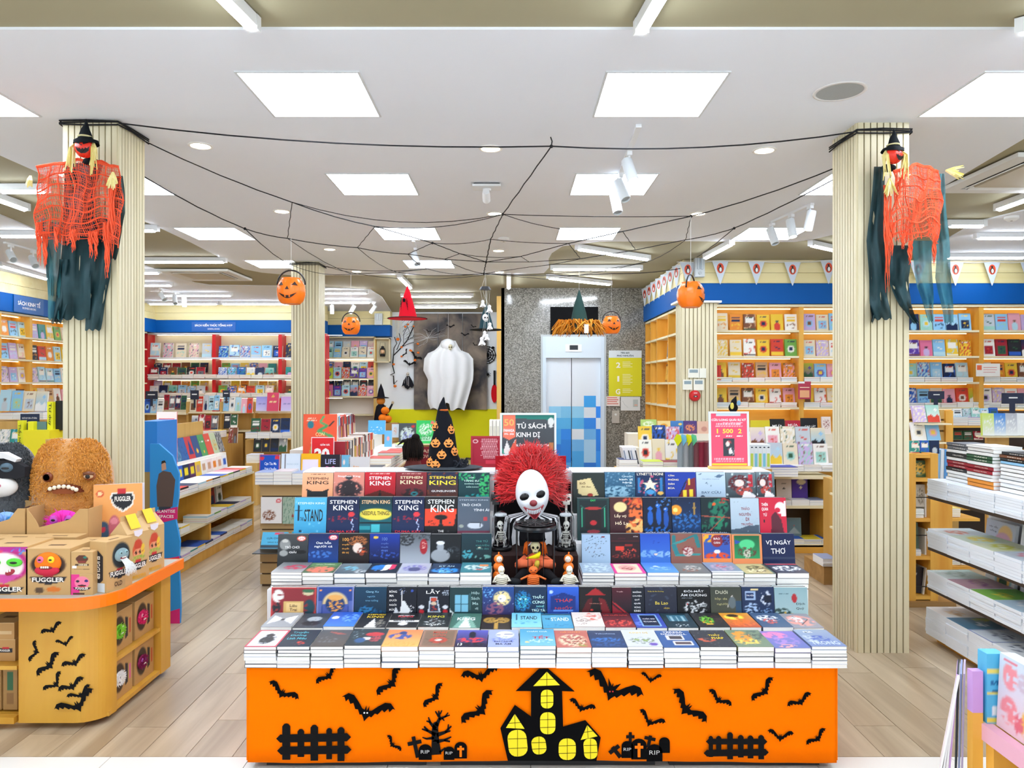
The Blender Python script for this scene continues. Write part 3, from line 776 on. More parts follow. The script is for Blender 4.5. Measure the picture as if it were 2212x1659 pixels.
fence_poly(skirt,[(1530,1539,1588,1633),(1546,1557,1588,1630),(1570,1582,1580,1638),(1593,1605,1586,1634),(1614,1626,1587,1636),(1637,1649,1586,1638)],[(1524,1656,1594,1606,0),(1519,1659,1618,1632,-2)])
# dead tree
m=MB('0a0a0c')
def limb(pts,rr):
 for(a,b_),(r0,r1)in zip(zip(pts,pts[1:]),zip(rr,rr[1:])):
  A_,B_=Vector(SP(*a)),Vector(SP(*b_));d=(B_-A_);n_=Vector((-d.y,d.x)).normalized()
  m.prism([tuple(A_-n_*r0),tuple(B_-n_*r1),tuple(B_+d.normalized()*r1*0.6),tuple(B_+n_*r1),tuple(A_+n_*r0)],-0.0012,0.0008)
k=1/520
limb([(943,1628),(941,1600),(940,1575),(942,1560)],[11*k,8*k,7*k,5*k])
for pts,r0 in[([(941,1585),(925,1577),(912,1573)],4),([(925,1577),(917,1568)],2.5),([(941,1572),(930,1560),(926,1548)],4),([(930,1558),(922,1556)],2),([(943,1566),(950,1550),(948,1534)],4.5),([(949,1552),(962,1546),(972,1543)],3),
([(948,1546),(941,1535)],2.2),([(962,1547),(968,1538)],1.8),([(944,1586),(962,1580),(975,1567)],4.5),([(962,1580),(973,1577)],2.3),([(968,1574),(969,1563)],1.8),([(944,1600),(960,1597),(975,1590)],4),([(960,1597),(972,1600)],2.4),([(938,1592),(922,1594),(913,1591)],3),([(950,1623),(962,1614)],2.5),([(951,1541),(955,1533)],1.7),([(955,1549),(960,1555)],1.6)]:
 limb(pts,[r0*k*(1-0.35*i)for i in range(len(pts))])
obj('tree_cutout',m,MATTE,skirt,(0,YF,0))
def cross(cx,cy,h,w_,t,an,colr='0a0a0c',par=None,y=-0.0012,nm='cross_cutout'):
 c,s_=math.cos(math.radians(an)),math.sin(math.radians(an))
 P_=[(-t,h/2),(t,h/2),(t,-h*0.12),(w_/2,-h*0.12),(w_/2,-h*0.12-2*t),(t,-h*0.12-2*t),(t,-h/2),(-t,-h/2),(-t,-h*0.12-2*t),(-w_/2,-h*0.12-2*t),(-w_/2,-h*0.12),(-t,-h*0.12)]
 mb=MB(colr);mb.prism([SP(cx+x*c-y_*s_,cy+x*s_+y_*c)for x,y_ in P_],y,y+0.002)
 return obj(nm,mb,MATTE,par or skirt,(0,YF,0)if not par else(0,0,0))
cross(898,1612,46,30,4,-12);cross(1361,1597,34,18,3.2,0);cross(1402,1600,26,24,3.4,12);cross(1331,1623,28,26,4.2,-38)
def grave(x0,x1,y0,y1,word=None,cr_=False,tilt=0):
 w_=x1-x0;cx=(x0+x1)/2
 pts=[(x0,y1),(x1,y1)]+[(cx+w_/2*math.cos(a),y0+w_*0.42-w_*0.42*math.sin(a))for a in[PI*i/8 for i in range(9)]]
 g_=cut('gravestone_cutout',pts,M_FELTB,skirt,-0.0022)
 if word:X_,Z_=SP(cx,(y0+y1)/2-1);text(word,g_,X_,Z_,w_*0.66/520,w_*0.26/520,'d8d8d8',y=-0.003,bold=-0.01)
 if cr_:cross(cx,(y0+y1)/2+2,(y1-y0)*0.68,w_*0.55,w_*0.09,0,'ff7a05',g_,-0.0034,'cross_mark')
grave(905,933,1606,1639,'RIP');grave(959,982,1611,1639,'RIP');grave(982,1009,1601,1636,None,True)
grave(1342,1367,1599,1635,'RIP');grave(1363,1396,1594,1638,None,True);grave(1396,1430,1606,1642,'RIP');grave(1423,1446,1591,1624)

# -------- the books, one table of covers per row
G='books on the Halloween table'
def standing(edges,Y,z,h,specs,lean=-0.14,t=0.022,copies=True,grp=G,v0=0.36):
 for i,(lab,ops,tit)in enumerate(specs):
  a,b_=edges[i],edges[i+1];X0,X1=FX(a,Y),FX(b_,Y);w_=X1-X0-0.003
  hh=h*(1 if(i*7)%5 else 0.985)
  hero('book',lab,((X0+X1)/2,Y,z+0.001),(lean,0,rnd.uniform(-.008,.008)),w_,hh,t,ops,tit,grp,nx=34,ny=56,v0=v0)
  if copies:
   me=cover_mesh(w_,hh-0.004,t,Cv(1,1).run('b 888'),'%02x%02x%02x'%tuple(int(255*q)for q in hx(ops.split()[1][:6])))
   o=link('book',me,None,((X0+X1)/2+rnd.uniform(-.002,.002),Y+t+0.002,z+0.001+0.004),(lean,0,0));tag(o,'spare copy behind the '+' '.join(lab.replace(', topmost table row','').split()[:12]),'book','spare copies behind the front books')
   link('page_block',pages_mesh(w_,hh-0.004,t),o)
def even(a,b,n):return[a+(b-a)*i/n for i in range(n+1)]
R7L=[('peach book with black cat head, left end of topmost table row','g f6b48c f0a070;p .18 0 .14 .38 .3 .3 .7 .3 .86 .38 .82 0 1c2024;t .2 .8 .95 1 7a4030','STEPHEN|.5|.78|.68|.09|4a2418;KING|.5|.62|.7|.13|2a1410'),
('salmon pink book with dark spiky-haired figure, topmost table row','b d98878;m .5 .35 .48 .36 4 -.6 3a2a30;c .5 .8 .12 2c3038;e .5 .4 .22 .3 2a2228;n 9 .9 e8c8c0 2','Stephen King|.5|.84|.74|.09|fff0ec'),
('bright red book with volcano-like dark road, topmost table row','g c81c2c a01020;p 0 0 0 .12 .5 .32 1 .14 1 0 5a1810;p .42 .0 .5 .32 .58 0 201010;t .1 .9 .95 1 f8d0c8','STEPHEN|.5|.78|.72|.12|ffffff;KING|.5|.58|.66|.17|ffffff'),
('maroon book with teal glowing eye, topmost table row','g 8c2830 5c1c24;m .55 .2 .4 .2 3 -.3 28181c;c .6 .18 .12 2c7c84;c .6 .18 .05 081014;t .15 .85 .95 1 d8a8a0','STEPHEN|.5|.8|.72|.1|f4e0b8;KING|.5|.62|.72|.15|f4e0b8'),
('navy and brown book with big yellow lettering, topmost table row','g 1a2444 5a2c20;n 3 .5 803824 4;t .2 .8 .93 1 c8c8e0','STEPHEN|.5|.8|.86|.1|ffe23a;KING|.5|.6|.86|.17|ffe23a;GUNSLINGER|.54|.28|.8|.07|ffffff'),
('dark teal book framed by green leaves, topmost table row beside clown','b 0e3c44;m .9 .5 .25 .6 5 -.2 38c070;m .2 .85 .4 .18 5 -.1 2ca468;m .6 .05 .5 .15 4 0 1ca0a0','LỚP|.42|.82|.16|.06|d8fff4;TĂNG SƯ|.42|.7|.5|.09|d8fff4;KHÔNG CÁN|.45|.58|.5|.06|c0f0e4;ĐIỂM DANH|.45|.46|.4|.06|c0f0e4')]
R7R=[('blackish green book with curled parchment note, right top row','b 26312f;p .16 .22 .12 .7 .55 .8 .82 .12 .6 .1 .3 .12 e0cf98;c .55 .14 .09 a03028;t .3 .7 .93 1 889088','Số|.3|.6|.2|.1|6a4a20;đỏ đen|.42|.46|.3|.06|6a4a20'),
('misty steel blue book with white horse-like clouds, right top row','g 3c6c8c 1c4c6c;m .4 .25 .5 .25 3 -.4 8ab8d0;n 4 .4 6c9cb8 3','Chuyện|.74|.84|.36|.08|c8e4f0;kinh dị|.7|.72|.44|.09|eaf8ff;hãng|.74|.6|.3|.08|eaf8ff;CON|.8|.48|.2|.06|c8e4f0'),
('dark blue book with white star over cage bars, right top row','b 142c54;r .08 .2 .16 .8 2c7cb8;r .3 .1 .36 .5 2870a8;r .84 .2 .92 .8 2c7cb8;r .64 .1 .7 .5 2c7cb8;m .5 .5 .5 .45 4 .3 c05878;p .5 .78 .42 .6 .24 .6 .38 .48 .32 .3 .5 .42 .68 .3 .62 .48 .76 .6 .58 .6 f4ecd0;c .5 .24 .14 4ca0d8;c .85 .2 .1 f0c060','LYNETTE NONI|.5|.93|.9|.1|f4ecd8'),
('royal blue book with yellow lit windows corner, right top row','b 1c3ca0;p .4 0 .5 .3 .62 .34 .72 .7 1 .8 1 0 7a2430;r .58 .05 .68 .32 f8d838;r .78 .06 .9 .34 f8d838;r .74 .5 .8 .75 f0c840;l .4 0 .7 .7 .02 1a1830','CĂN|.2|.88|.2|.07|fff2c0;PHÒNG|.27|.72|.34|.08|fff2c0;DÁN|.2|.56|.2|.08|fff2c0;BÙA|.2|.4|.22|.08|fff2c0'),
('pale blue-grey book with little flying whales, right top row','g bed2e2 a9c1d6;p .62 .82 .78 .92 .96 .9 .8 .78 56708c;p .06 .92 .2 .96 .14 .88 56708c;p .3 .6 .42 .5 .36 .62 56708c;c .5 .48 .03 56708c;c .2 .06 .08 3c4c64;t .3 .7 .4 1 8098b0','BAY CỮU|.5|.24|.66|.12|4c6484;THIÊN NGA|.5|.74|.6|.05|8098b4'),
('grey book with red-haired girl reaching out, left copy of pair','g 6c8088 303c44;m .45 .6 .4 .35 4 -.5 5c2028;e .45 .6 .16 .14 f0d8d0;m .6 .3 .3 .2 3 -.4 b84840;p .5 .0 .62 .3 .8 .26 1 .1 .9 0 f0eef0;r .74 .45 .9 .92 c83040;n 3 .6 c8d8dc 6','ÁO ĐỎ|.82|.7|.12|.3|801018'),
('grey book with red-haired girl reaching out, right copy of pair','g 6c8088 303c44;m .4 .6 .4 .35 4 -.5 5c2028;e .35 .6 .16 .14 f0d8d0;m .5 .3 .3 .2 3 -.4 b84840;p .4 .0 .5 .3 .7 .26 .98 .1 .8 0 f0eef0;r .7 .42 .88 .92 c83040;n 3 .6 c8d8dc 6','ÁO ĐỎ|.79|.7|.12|.3|801018')]
R6L=[('light blue book with black cross and tall black title','g 54b4dc 3ca0d0;l .13 .36 .13 .78 .018 1c2c3c;l .02 .64 .24 .64 .014 1c2c3c;c .2 .06 .05 143048;n 3 .8 78c8e4 3','STEPHEN KING|.52|.84|.84|.06|d8f0fa;STAND|.6|.5|.58|.34|0c141c;THE|.24|.4|.1|.1|0c141c'),
('navy book with red moon and lightning, second from table left end','g 0c1c40 1c2c58;m .5 .4 .5 .12 5 .2 8c2440;c .76 .52 .1 e03c44;l .8 .38 .76 .28 .012 c8d8ff;l .76 .28 .84 .22 .012 c8d8ff;l .84 .22 .78 .08 .012 c8d8ff;s 0 .06 301828','STEPHEN|.5|.86|.84|.1|f4f4fa;KING|.5|.7|.62|.14|f4f4fa;DUMA KEY|.5|.05|.8|.06|d82c3c'),
('teal and yellow book with old shopfront glow','g 0c2c34 147884;e .5 .52 .5 .16 f0d850;s .0 .28 105c6c;r .38 .04 .62 .24 48c0cc;s .26 .3 0a2028;r .0 .1 .34 .2 2c98a4','STEPHEN KING|.5|.86|.88|.1|f0c898;NEEDFUL THINGS|.5|.55|.86|.11|14100c'),
('navy book with red moon, fourth in second-highest left row','g 0c1c40 1c2c58;m .5 .4 .5 .12 5 .2 8c2440;c .76 .52 .1 e03c44;l .8 .38 .76 .28 .012 c8d8ff;l .76 .28 .84 .22 .012 c8d8ff;l .84 .22 .78 .08 .012 c8d8ff;s 0 .06 301828','STEPHEN|.5|.86|.84|.1|f4f4fa;KING|.5|.7|.62|.14|f4f4fa;DUMA KEY|.5|.05|.8|.06|d82c3c'),
('black and orange-red book with burning halves of a face','b 18181c;p 0 .2 0 .66 .3 .7 .5 .58 .7 .68 1 .66 .9 .2 .6 .2 .5 .3 .4 .2 e8482c;e .5 .44 .2 .07 18181c;l .5 .3 .5 .45 .05 18181c;m .2 .28 .15 .08 6 .2 501810;n 3 .9 484850 3','STEPHEN|.5|.87|.82|.12|eef4f4;KING|.54|.68|.72|.2|f4f4f4;THE|.5|.06|.18|.06|f0f0f0'),
('slate grey book with a white bed in a bare room','g 4c5c6c 5c6474;e .55 .22 .24 .09 d4dce8;s 0 .08 783c50;r .8 .36 .94 .46 c04048;l .4 .3 .7 .3 .01 202830;l .4 .3 .4 .18 .01 202830;l .7 .3 .7 .18 .01 202830;c .12 .2 .07 a0a8a0','STEPHEN KING|.5|.93|.9|.04|a8b4c0;TRÒ CHƠI|.42|.8|.6|.08|e8eef4;TÌNH ÁI|.74|.66|.48|.08|e8eef4')]
R6R=[('green-black book with lit corridor and exit sign','b 142428;f .06 1c3c3c;r .12 .2 .17 .75 3cb88c;r .83 .2 .88 .75 3cb88c;r .25 .15 .75 .7 1c1418;e .5 .72 .26 .04 b03030;c .5 .32 .1 c02830;e .5 .08 .2 .05 903038;l .25 .7 .1 .8 .01 2c6c60;l .75 .7 .9 .8 .01 2c6c60','EXIT|.5|.94|.16|.05|30e070'),
('brown book with full moon and swirling orange flames','g 4a2424 3c1c24;c .32 .74 .2 f4d898;m .85 .5 .3 .55 3 -.4 e87038;m .8 .2 .35 .25 3 -.1 f4c070;m .7 .9 .35 .12 3 0 d04830;c .55 .05 .07 c87838','Lấy vợ|.32|.5|.36|.12|f6e0c0;Hồ Ly|.36|.3|.4|.13|f6e0c0'),
('midnight blue book with three blue cats','b 081830;e .25 .45 .1 .2 1c5cb8;c .25 .7 .08 2468c8;e .55 .5 .09 .25 1c5cb8;c .52 .78 .08 2c74d0;e .8 .42 .09 .24 1850a8;c .8 .68 .08 2468c8;m .5 .12 .5 .1 4 0 1c64b8;m .75 .9 .3 .15 7 .3 3c78c0;c .5 .79 .02 f8f8c0;c .78 .69 .02 f8f8c0','NHỮNG CHÚ MÈO|.5|.05|.84|.06|e4ecf8'),
('navy seascape book with orange sunrise at left','g 0c2040 0c3868;m .5 .35 .55 .25 5 .0 2468b0;c .14 .66 .2 f0982c;c .12 .66 .08 ffe880;c .78 .72 .06 a08040;l .78 .85 .78 .55 .02 a08040;n 8 1.0 3c78c0 8','CHIẾC XE|.42|.05|.5|.06|e4ecf8'),
('dark book with tangled green leaf monsters','b 10262c;m .6 .75 .4 .25 3 -.4 1c7058;m .6 .35 .35 .25 3 -.4 1c7c5c;m .15 .2 .2 .2 4 0 18604c;l 0 .5 1 .45 .02 a05040;l .3 .1 .8 .5 .015 a05040;c .45 .82 .06 e0602c;m .8 .9 .2 .1 5 0 b04038','TRANH ẢNH|.5|.05|.7|.05|c8d8d0'),
('pale grey-blue book with dark-red brushed lettering','g b8cad8 a8bccc;p 0 0 0 .14 .3 .16 .6 .24 1 .26 1 0 4c5c6c;n 7 .9 90a4b4 4','THẢO|.52|.72|.3|.1|8c2430;NGUYÊN|.5|.56|.4|.1|8c2430;DI|.58|.42|.12|.09|8c2430;TRUYỆN|.55|.28|.4|.1|8c2430'),
('short red book with white swirl and maroon silhouette','b cc2440;e .78 .72 .2 .16 f4f0f0;c .68 .66 .1 cc2440;p .4 0 .44 .5 .6 .62 .8 .4 .9 0 5c2434;p .8 .5 .94 .9 .99 .9 .99 .5 f4f0f0','THIÊN|.2|.82|.24|.1|ffffff;QUAN|.2|.68|.24|.1|ffffff;TỨ|.2|.54|.14|.1|ffffff;1|.16|.36|.05|.08|2a1018')]
R5L=[('charcoal book with pale girl and round discount sticker, left end','g 44484c 24282c;e .24 .6 .18 .22 8c9090;c .24 .74 .1 c4c4c0;e .2 .25 .14 .12 989c9c;c .78 .84 .15 e8503c;c .78 .84 .11 ffffff;e .75 .3 .2 .08 101014','TRÒ CHƠI|.48|.5|.48|.12|f0f0f0;GIẢI|.5|.3|.24|.1|f0f0f0;20|.78|.83|.16|.08|e03028'),
('deep blue book with handwritten title and discount sticker','g 10245c 184088;m .4 .2 .45 .16 4 -.1 3c74c8;c .82 .86 .15 e0304c;c .82 .86 .11 ffffff','Oan hồn|.5|.66|.5|.12|f4f8ff;người cá|.5|.5|.6|.12|f4f8ff;20|.82|.85|.16|.08|e03028'),
('black-brown book with woman’s face under floral crown','b 1c1414;m .62 .72 .36 .22 6 -.3 b06838;e .62 .45 .16 .2 f0dcd0;m .78 .3 .18 .2 5 -.2 8c3c28;c .8 .3 .06 e06030','100|.22|.78|.2|.13|f0a848;truyền|.22|.58|.24|.09|f0a848;thuyết|.22|.42|.24|.09|f0a848;đô thị|.22|.26|.22|.09|f0a848'),
('bright night-blue book with small yellow moon','g 1438a4 081848;c .2 .86 .08 f8c440;m .5 .2 .5 .2 4 .2 2c54b8','100|.5|.8|.18|.13|5c7cc8;truyền|.5|.62|.24|.08|5c7cc8;thuyết|.5|.48|.24|.08|5c7cc8;đô thị|.5|.34|.22|.08|5c7cc8'),
('grey misty book with hanging red vertical plaque','g 586068 a8b0bc;m .2 .8 .3 .3 5 -.3 2c3036;m .8 .9 .3 .2 5 0 3c4248;e .78 .5 .13 .3 a8202c;r .7 .3 .86 .7 a8202c;t .7 .86 .66 6 e8a8a0',''),
('black and white book with man in white headscarf','b 10161c;e .32 .16 .32 .26 9ca4ac;e .32 .5 .12 .16 a4acb4;e .32 .66 .14 .08 e8ecf0;m .75 .3 .25 .25 3 .1 2c343c;t .3 .8 .9 1 586068','Ma|.66|.36|.2|.14|4c5860'),
('dark teal book with lantern light and reed print','g 143844 0c2830;m .2 .2 .2 .2 4 -.2 48a8b8;c .6 .45 .05 d8d8c0;m .7 .1 .3 .1 3 0 70b0a8','THI TỨ|.68|.72|.4|.1|3c8c88;KHUYẾN|.7|.56|.44|.09|3c8c88;CÁO ÁN|.7|.42|.4|.08|3c8c88')]
R5R=[('pale blue book dotted with tiny dark utensils','b a4c0dc;r .34 .9 .4 .97 303c50;m .5 .75 .42 .2 9 .55 344054;m .4 .45 .36 .2 9 .5 503440;m .55 .15 .3 .1 8 .4 506078;r .68 .88 .8 .92 803038',''),
('black-red book with furnace-lit living room','b 2c1218;r .15 .34 .45 .5 e04030;r .5 .5 .75 .6 8c2420;s .7 .74 501820;m .6 .3 .3 .2 5 .2 d84838;m .5 .12 .5 .1 5 .1 902c28;r .25 .78 .5 .86 401420;s .62 .64 0c0c14','ĐÊM|.86|.9|.16|.05|c8b8b8'),
('plain cobalt blue book with clouds and tiny house','g 2450bc 3c74d0;m .3 .22 .5 .16 4 -.2 74a8e0;m .8 .2 .3 .14 4 -.1 8cb8e8;c .52 .2 .06 e8d8c8;m .5 .66 .3 .1 5 .5 1c3c98',''),
('rust brown book wrapped by thick teal snake','b 8c5c50;l .1 .9 .1 .6 .07 2c7c80;l .1 .6 .45 .75 .06 3c9090;l .45 .78 .8 .95 .05 2c7c80;l .8 .95 .9 .5 .07 2c7c80;l .1 .55 .2 .2 .08 2c8088;l .2 .15 .9 .2 .06 3c9090;e .55 .3 .16 .18 d8c8c4;m .55 .35 .22 .2 6 0 903038',''),
('orange-bordered book with purple hills and kneeling figure','b 3458b0;m .2 .85 .4 .2 3 -.4 f0b030;m .75 .8 .4 .25 5 -.1 402050;e .5 .72 .2 .24 902c34;m .5 .12 .45 .18 3 -.3 e0502c;c .5 .3 .11 e8e8f0;f .05 f09050','BÁO|.5|.82|.22|.1|f4ecf0;OÁN|.5|.66|.22|.1|f4ecf0'),
('orange-bordered book with emerald ghost light','g 18603c 2c9c60;e .5 .6 .26 .2 54d08c;m .5 .3 .36 .22 7 -.1 604838;m .5 .22 .14 .2 6 -.2 c8c8b8;p .1 .8 .3 .7 .12 .6 2c50b0;f .07 e8905c',''),
('dark navy book with big white brushed two-line title, row end','b 12204c;s 0 .1 2c3858;t .3 .7 .93 1 8898c0','VỊ NGÂY|.5|.66|.78|.24|f8f8fc;THƠ|.48|.34|.44|.24|f8f8fc')]
R3=[('red-framed book with white monkeys and gold plaque','b 8c2c34;f .05 b83840;m .15 .7 .14 .25 3 -.5 e8e4e0;c .82 .8 .12 d8c8a0;e .82 .88 .14 .06 3c6c4c;m .85 .3 .14 .3 3 -.5 1c4450;r .28 .1 .72 .5 d8b470;f .01 d05048;m .12 .3 .1 .2 3 -.4 202830;r .33 .14 .67 .46 e8c888','Liêu|.5|.36|.16|.1|5a3420;Trai|.5|.22|.16|.1|5a3420'),
('indigo book with moonlit arch and harbour scene','b 2c4890;e .5 .42 .34 .4 e8c890;r .16 0 .84 .4 4c5ca8;e .5 .4 .26 .3 1c3c70;e .5 .62 .2 .1 f0b060;m .5 .35 .24 .24 6 -.1 e8a050;r .04 .1 .12 .5 5c6cb0;r .88 .1 .96 .5 5c6cb0;f .03 7c88c0;c .1 .88 .04 f0a060;c .9 .88 .04 f0a060',''),
('dark petrol blue book with thin handwritten title','g 14405c 0c2c44;m .4 .15 .3 .22 4 -.2 2878b0;m .7 .1 .3 .12 4 0 144c74','Giang Xu|.55|.82|.4|.09|8cc4e0;người|.52|.66|.24|.07|6cacd0;treo tường|.54|.52|.4|.08|6cacd0'),
('black book with white hands holding a candle','b 0c1424;l .5 .5 .5 .85 .025 f0f0f0;p .42 .02 .5 .5 .6 .5 .8 .2 .7 0 e8ecf0;p .2 .02 .3 .3 .42 .1 .4 0 d8dce4;m .5 .85 .16 .14 9 .3 8c9cc8;c .85 .86 .05 3c5cc0;m .8 .3 .15 .2 6 .5 e8e8f0','BÓNG|.2|.84|.26|.09|f8f8f8;MA|.15|.69|.15|.08|f8f8f8;DƯỚI|.2|.54|.24|.08|f8f8f8;NGÔI|.2|.38|.24|.08|f8f8f8;BỨC|.18|.22|.2|.08|f8f8f8'),
('black book with framed portrait between two white dolls','b 0e1626;p .34 .12 .4 .66 .62 .66 .74 .12 c8d4e4;p .39 .16 .43 .61 .6 .61 .68 .16 28324c;c .52 .56 .1 d05038;c .52 .42 .09 e0c8b0;m .52 .25 .12 .12 7 0 a83c38;c .14 .3 .09 e0e4ec;e .14 .14 .08 .08 c02430;c .88 .3 .09 e0e4ec;e .88 .14 .08 .08 c02430;t .78 1 .86 4 b0bcd0','LẪY|.5|.84|.44|.16|fcfcfc'),
('dark green book with blue lattice window','b 1c3c40;r .16 .16 .56 .74 7cc0dc;l .36 .16 .36 .74 .012 2c5c70;l .16 .42 .56 .42 .01 2c5c70;l .16 .6 .56 .6 .01 2c5c70;p 0 0 0 .25 .14 .1 .16 0 d8e4e4;r .6 .2 .66 .8 345c60','Hiệu|.8|.8|.24|.12|a8c8c8;Sách|.8|.62|.26|.1|a8c8c8;Ma|.8|.44|.18|.1|a8c8c8;dị|.84|.26|.1|.1|a8c8c8'),
('blue-violet book with glowing lantern and hooded rider','g 1c4c94 342c60;m .62 .6 .3 .28 4 -.6 f4e0a0;m .62 .6 .14 .14 4 -.9 ffffff;m .4 .25 .3 .25 3 -.3 8c5878;m .2 .8 .2 .2 6 .1 6cb0f0;n 9 1 a0c0f0 3',''),
('dark blue book with glowing cyan demon faces','b 0c2c4c;m .25 .5 .3 .4 5 -.2 1c78b8;m .25 .5 .2 .25 7 .1 48d0e0;c .18 .58 .04 d8ffff;c .34 .58 .04 d8ffff;m .8 .15 .3 .15 4 0 1c6c9c','THẦY|.74|.66|.36|.13|d8fcf8;CÚNG|.74|.48|.38|.12|d8fcf8;NGHỀ|.8|.34|.24|.08|88e0e0;TRỪ TÀ|.74|.2|.42|.11|d8fcf8'),
('vivid blue book with red lettering over night temple','g 2860d0 1c3c90;p .1 .2 .1 .66 .5 .8 .9 .66 .9 .2 10307c;e .12 .82 .06 .06 c0d8ff;r .2 .15 .8 .2 5c90e8;n 6 1.1 4c88f0 4','THÁP|.52|.54|.56|.13|c83848;NHỐT|.52|.28|.56|.13|b83448'),
('black book with red temple roof and torch slope','b 141014;p .2 .72 .5 .96 .8 .72 a82428;p .0 0 .25 .55 .4 .62 .36 0 541018;p .64 0 .6 .62 .8 .55 1 0 741820;p .28 .1 .4 .5 .62 .5 .7 .1 100c10;c .38 .2 .04 e03830','TRƯỜNG LỆ|.5|.42|.4|.05|c08070'),
('maroon to black book with stacked white words','g 501424 181820;p 0 .0 .0 .4 .45 .0 901c2c;l 0 .5 .5 .05 .02 c83038;r .6 0 1 1 161c28','Truyện|.24|.85|.2|.05|e0b0b0;NHỮNG|.78|.84|.26|.07|fafafa;CHUYỆN|.78|.7|.28|.07|fafafa;QUỶ|.78|.57|.16|.07|fafafa;QUÁI|.78|.44|.2|.07|fafafa;VÙNG|.78|.31|.2|.07|fafafa;KINKI|.78|.18|.2|.07|fafafa'),
('dark grey-violet book with small gold handwriting','g 2c3040 24283a;n 3 .6 3c4458 5;t .1 .5 .76 1 888ca0','Thầy Bà Ba Đường|.34|.84|.5|.05|d8c040;Ba Lao|.52|.44|.4|.11|e0c850;nhạc|.68|.26|.18|.07|d8b840'),
('jet black book with white smoky dragon drawing','b 0c1014;m .55 .3 .4 .26 4 0 d8dce0;m .6 .3 .3 .2 5 .3 80888c;c .3 .4 .03 d02020;t .1 .5 .6 1 707880','ĐÔI-MẮT|.5|.86|.62|.1|e8ecf0;ÂM DƯƠNG|.5|.72|.8|.1|e8ecf0'),
('olive grey book with pale hooded woman outline','g 3c443c 4c5044;l .55 .3 .7 .7 .015 c8c8c0;l .7 .7 .85 .3 .015 c8c8c0;l .85 .3 .98 .05 .015 c8c8c0;e .7 .45 .12 .2 607078;r .82 0 1 .5 2c4c68','Dưới|.36|.82|.4|.13|c8ccb8;lớp da|.34|.58|.4|.1|a8a878;người|.38|.4|.36|.09|a8a878'),
('navy collage book with pale blue cut-out figures','b 1c3054;r .1 .55 .42 .85 9cb8dc;r .14 .6 .38 .8 243c68;m .3 .25 .25 .22 6 -.2 a8c4e8;m .75 .6 .2 .3 5 0 c8d4e4;r .7 .45 .92 .7 101c30;r .28 .88 .5 .93 e8d8a0;m .75 .15 .2 .12 6 .1 7ca0d0','TRUYỆN|.26|.7|.24|.08|e8f0fc'),
('misty teal-grey book with red oval seal, end of row','g 8cb0b8 a8c4c8;m .2 .1 .3 .2 3 -.4 38504c;m .4 .08 .2 .1 4 0 c8a048;e .6 .62 .08 .16 b02c34;t .1 .44 .78 2 507078','Dịch|.78|.42|.26|.1|2c3c40;Quỷ|.76|.26|.24|.1|2c3c40')]
standing([582,681,763,834,899,970,1041,1111,1182,1252,1323,1394,1465,1537,1605,1676,1749],3.5,TZ,0.209,R3,-0.14)
standing(even(597,1062,7),3.9,0.6,0.206,R5L)
standing([1257,1320,1384,1450,1519,1583,1649,1720],3.9,0.6,0.206,R5R)
standing(even(633,1058,6),4.07,0.74,0.236,R6L,v0=.16)
standing([1247,1318,1390,1453,1516,1580,1643,1702],4.07,0.74,0.232,R6R,v0=.14)
standing(even(650,1057,6),4.225,0.862,0.232,R7L)
standing([1238,1307,1374,1438,1506,1570,1636,1677],4.225,0.862,0.232,R7R)

# lying stacks: first entry is the top cover
def stack(x0,x1,Y,z0,n,d,t,spec,rowname,spare=True,rz=0.0,grp='stacked books on the Halloween table'):
 lab,ops,tit=spec;w_=x1-x0-0.003;xc=(x0+x1)/2
 lows=('f2f2ee','e8ebf2','e4e8f4','f4f1e4','9aa6bc')
 z=z0
 for k_ in range(n):
  top=k_==n-1;tt=t*rnd.uniform(0.9,1.1);jx,jy,jr=rnd.uniform(-.002,.002),rnd.uniform(-.004,.004),rnd.uniform(-.008,.008)+rz
  z+=tt
  lc=(xc+jx,Y+jy,z);rt=(-PI/2,0,jr)
  if top:o=hero('book',lab,lc,rt,w_,d,tt,ops,tit,grp,nx=24,ny=26)
  else:
   me=cover_mesh(w_,d,tt,Cv(1,1).run('b '+lows[(k_*3+int(x0*40))%5]),('3a4254','e8e8e6','c8ccd8','2a2c34')[(int(abs(x0)*50)+k_)%4])
   o=link('book',me,None,lc,rt)
   base=' '.join(lab.replace(', '+rowname,'').split()[:7])
   tag(o,'%s book down in the stack under the %s'%(ORD[n-1-k_],base),'book',grp)
   link('page_block',pages_mesh(w_,d,tt),o)
  z+=0.0006
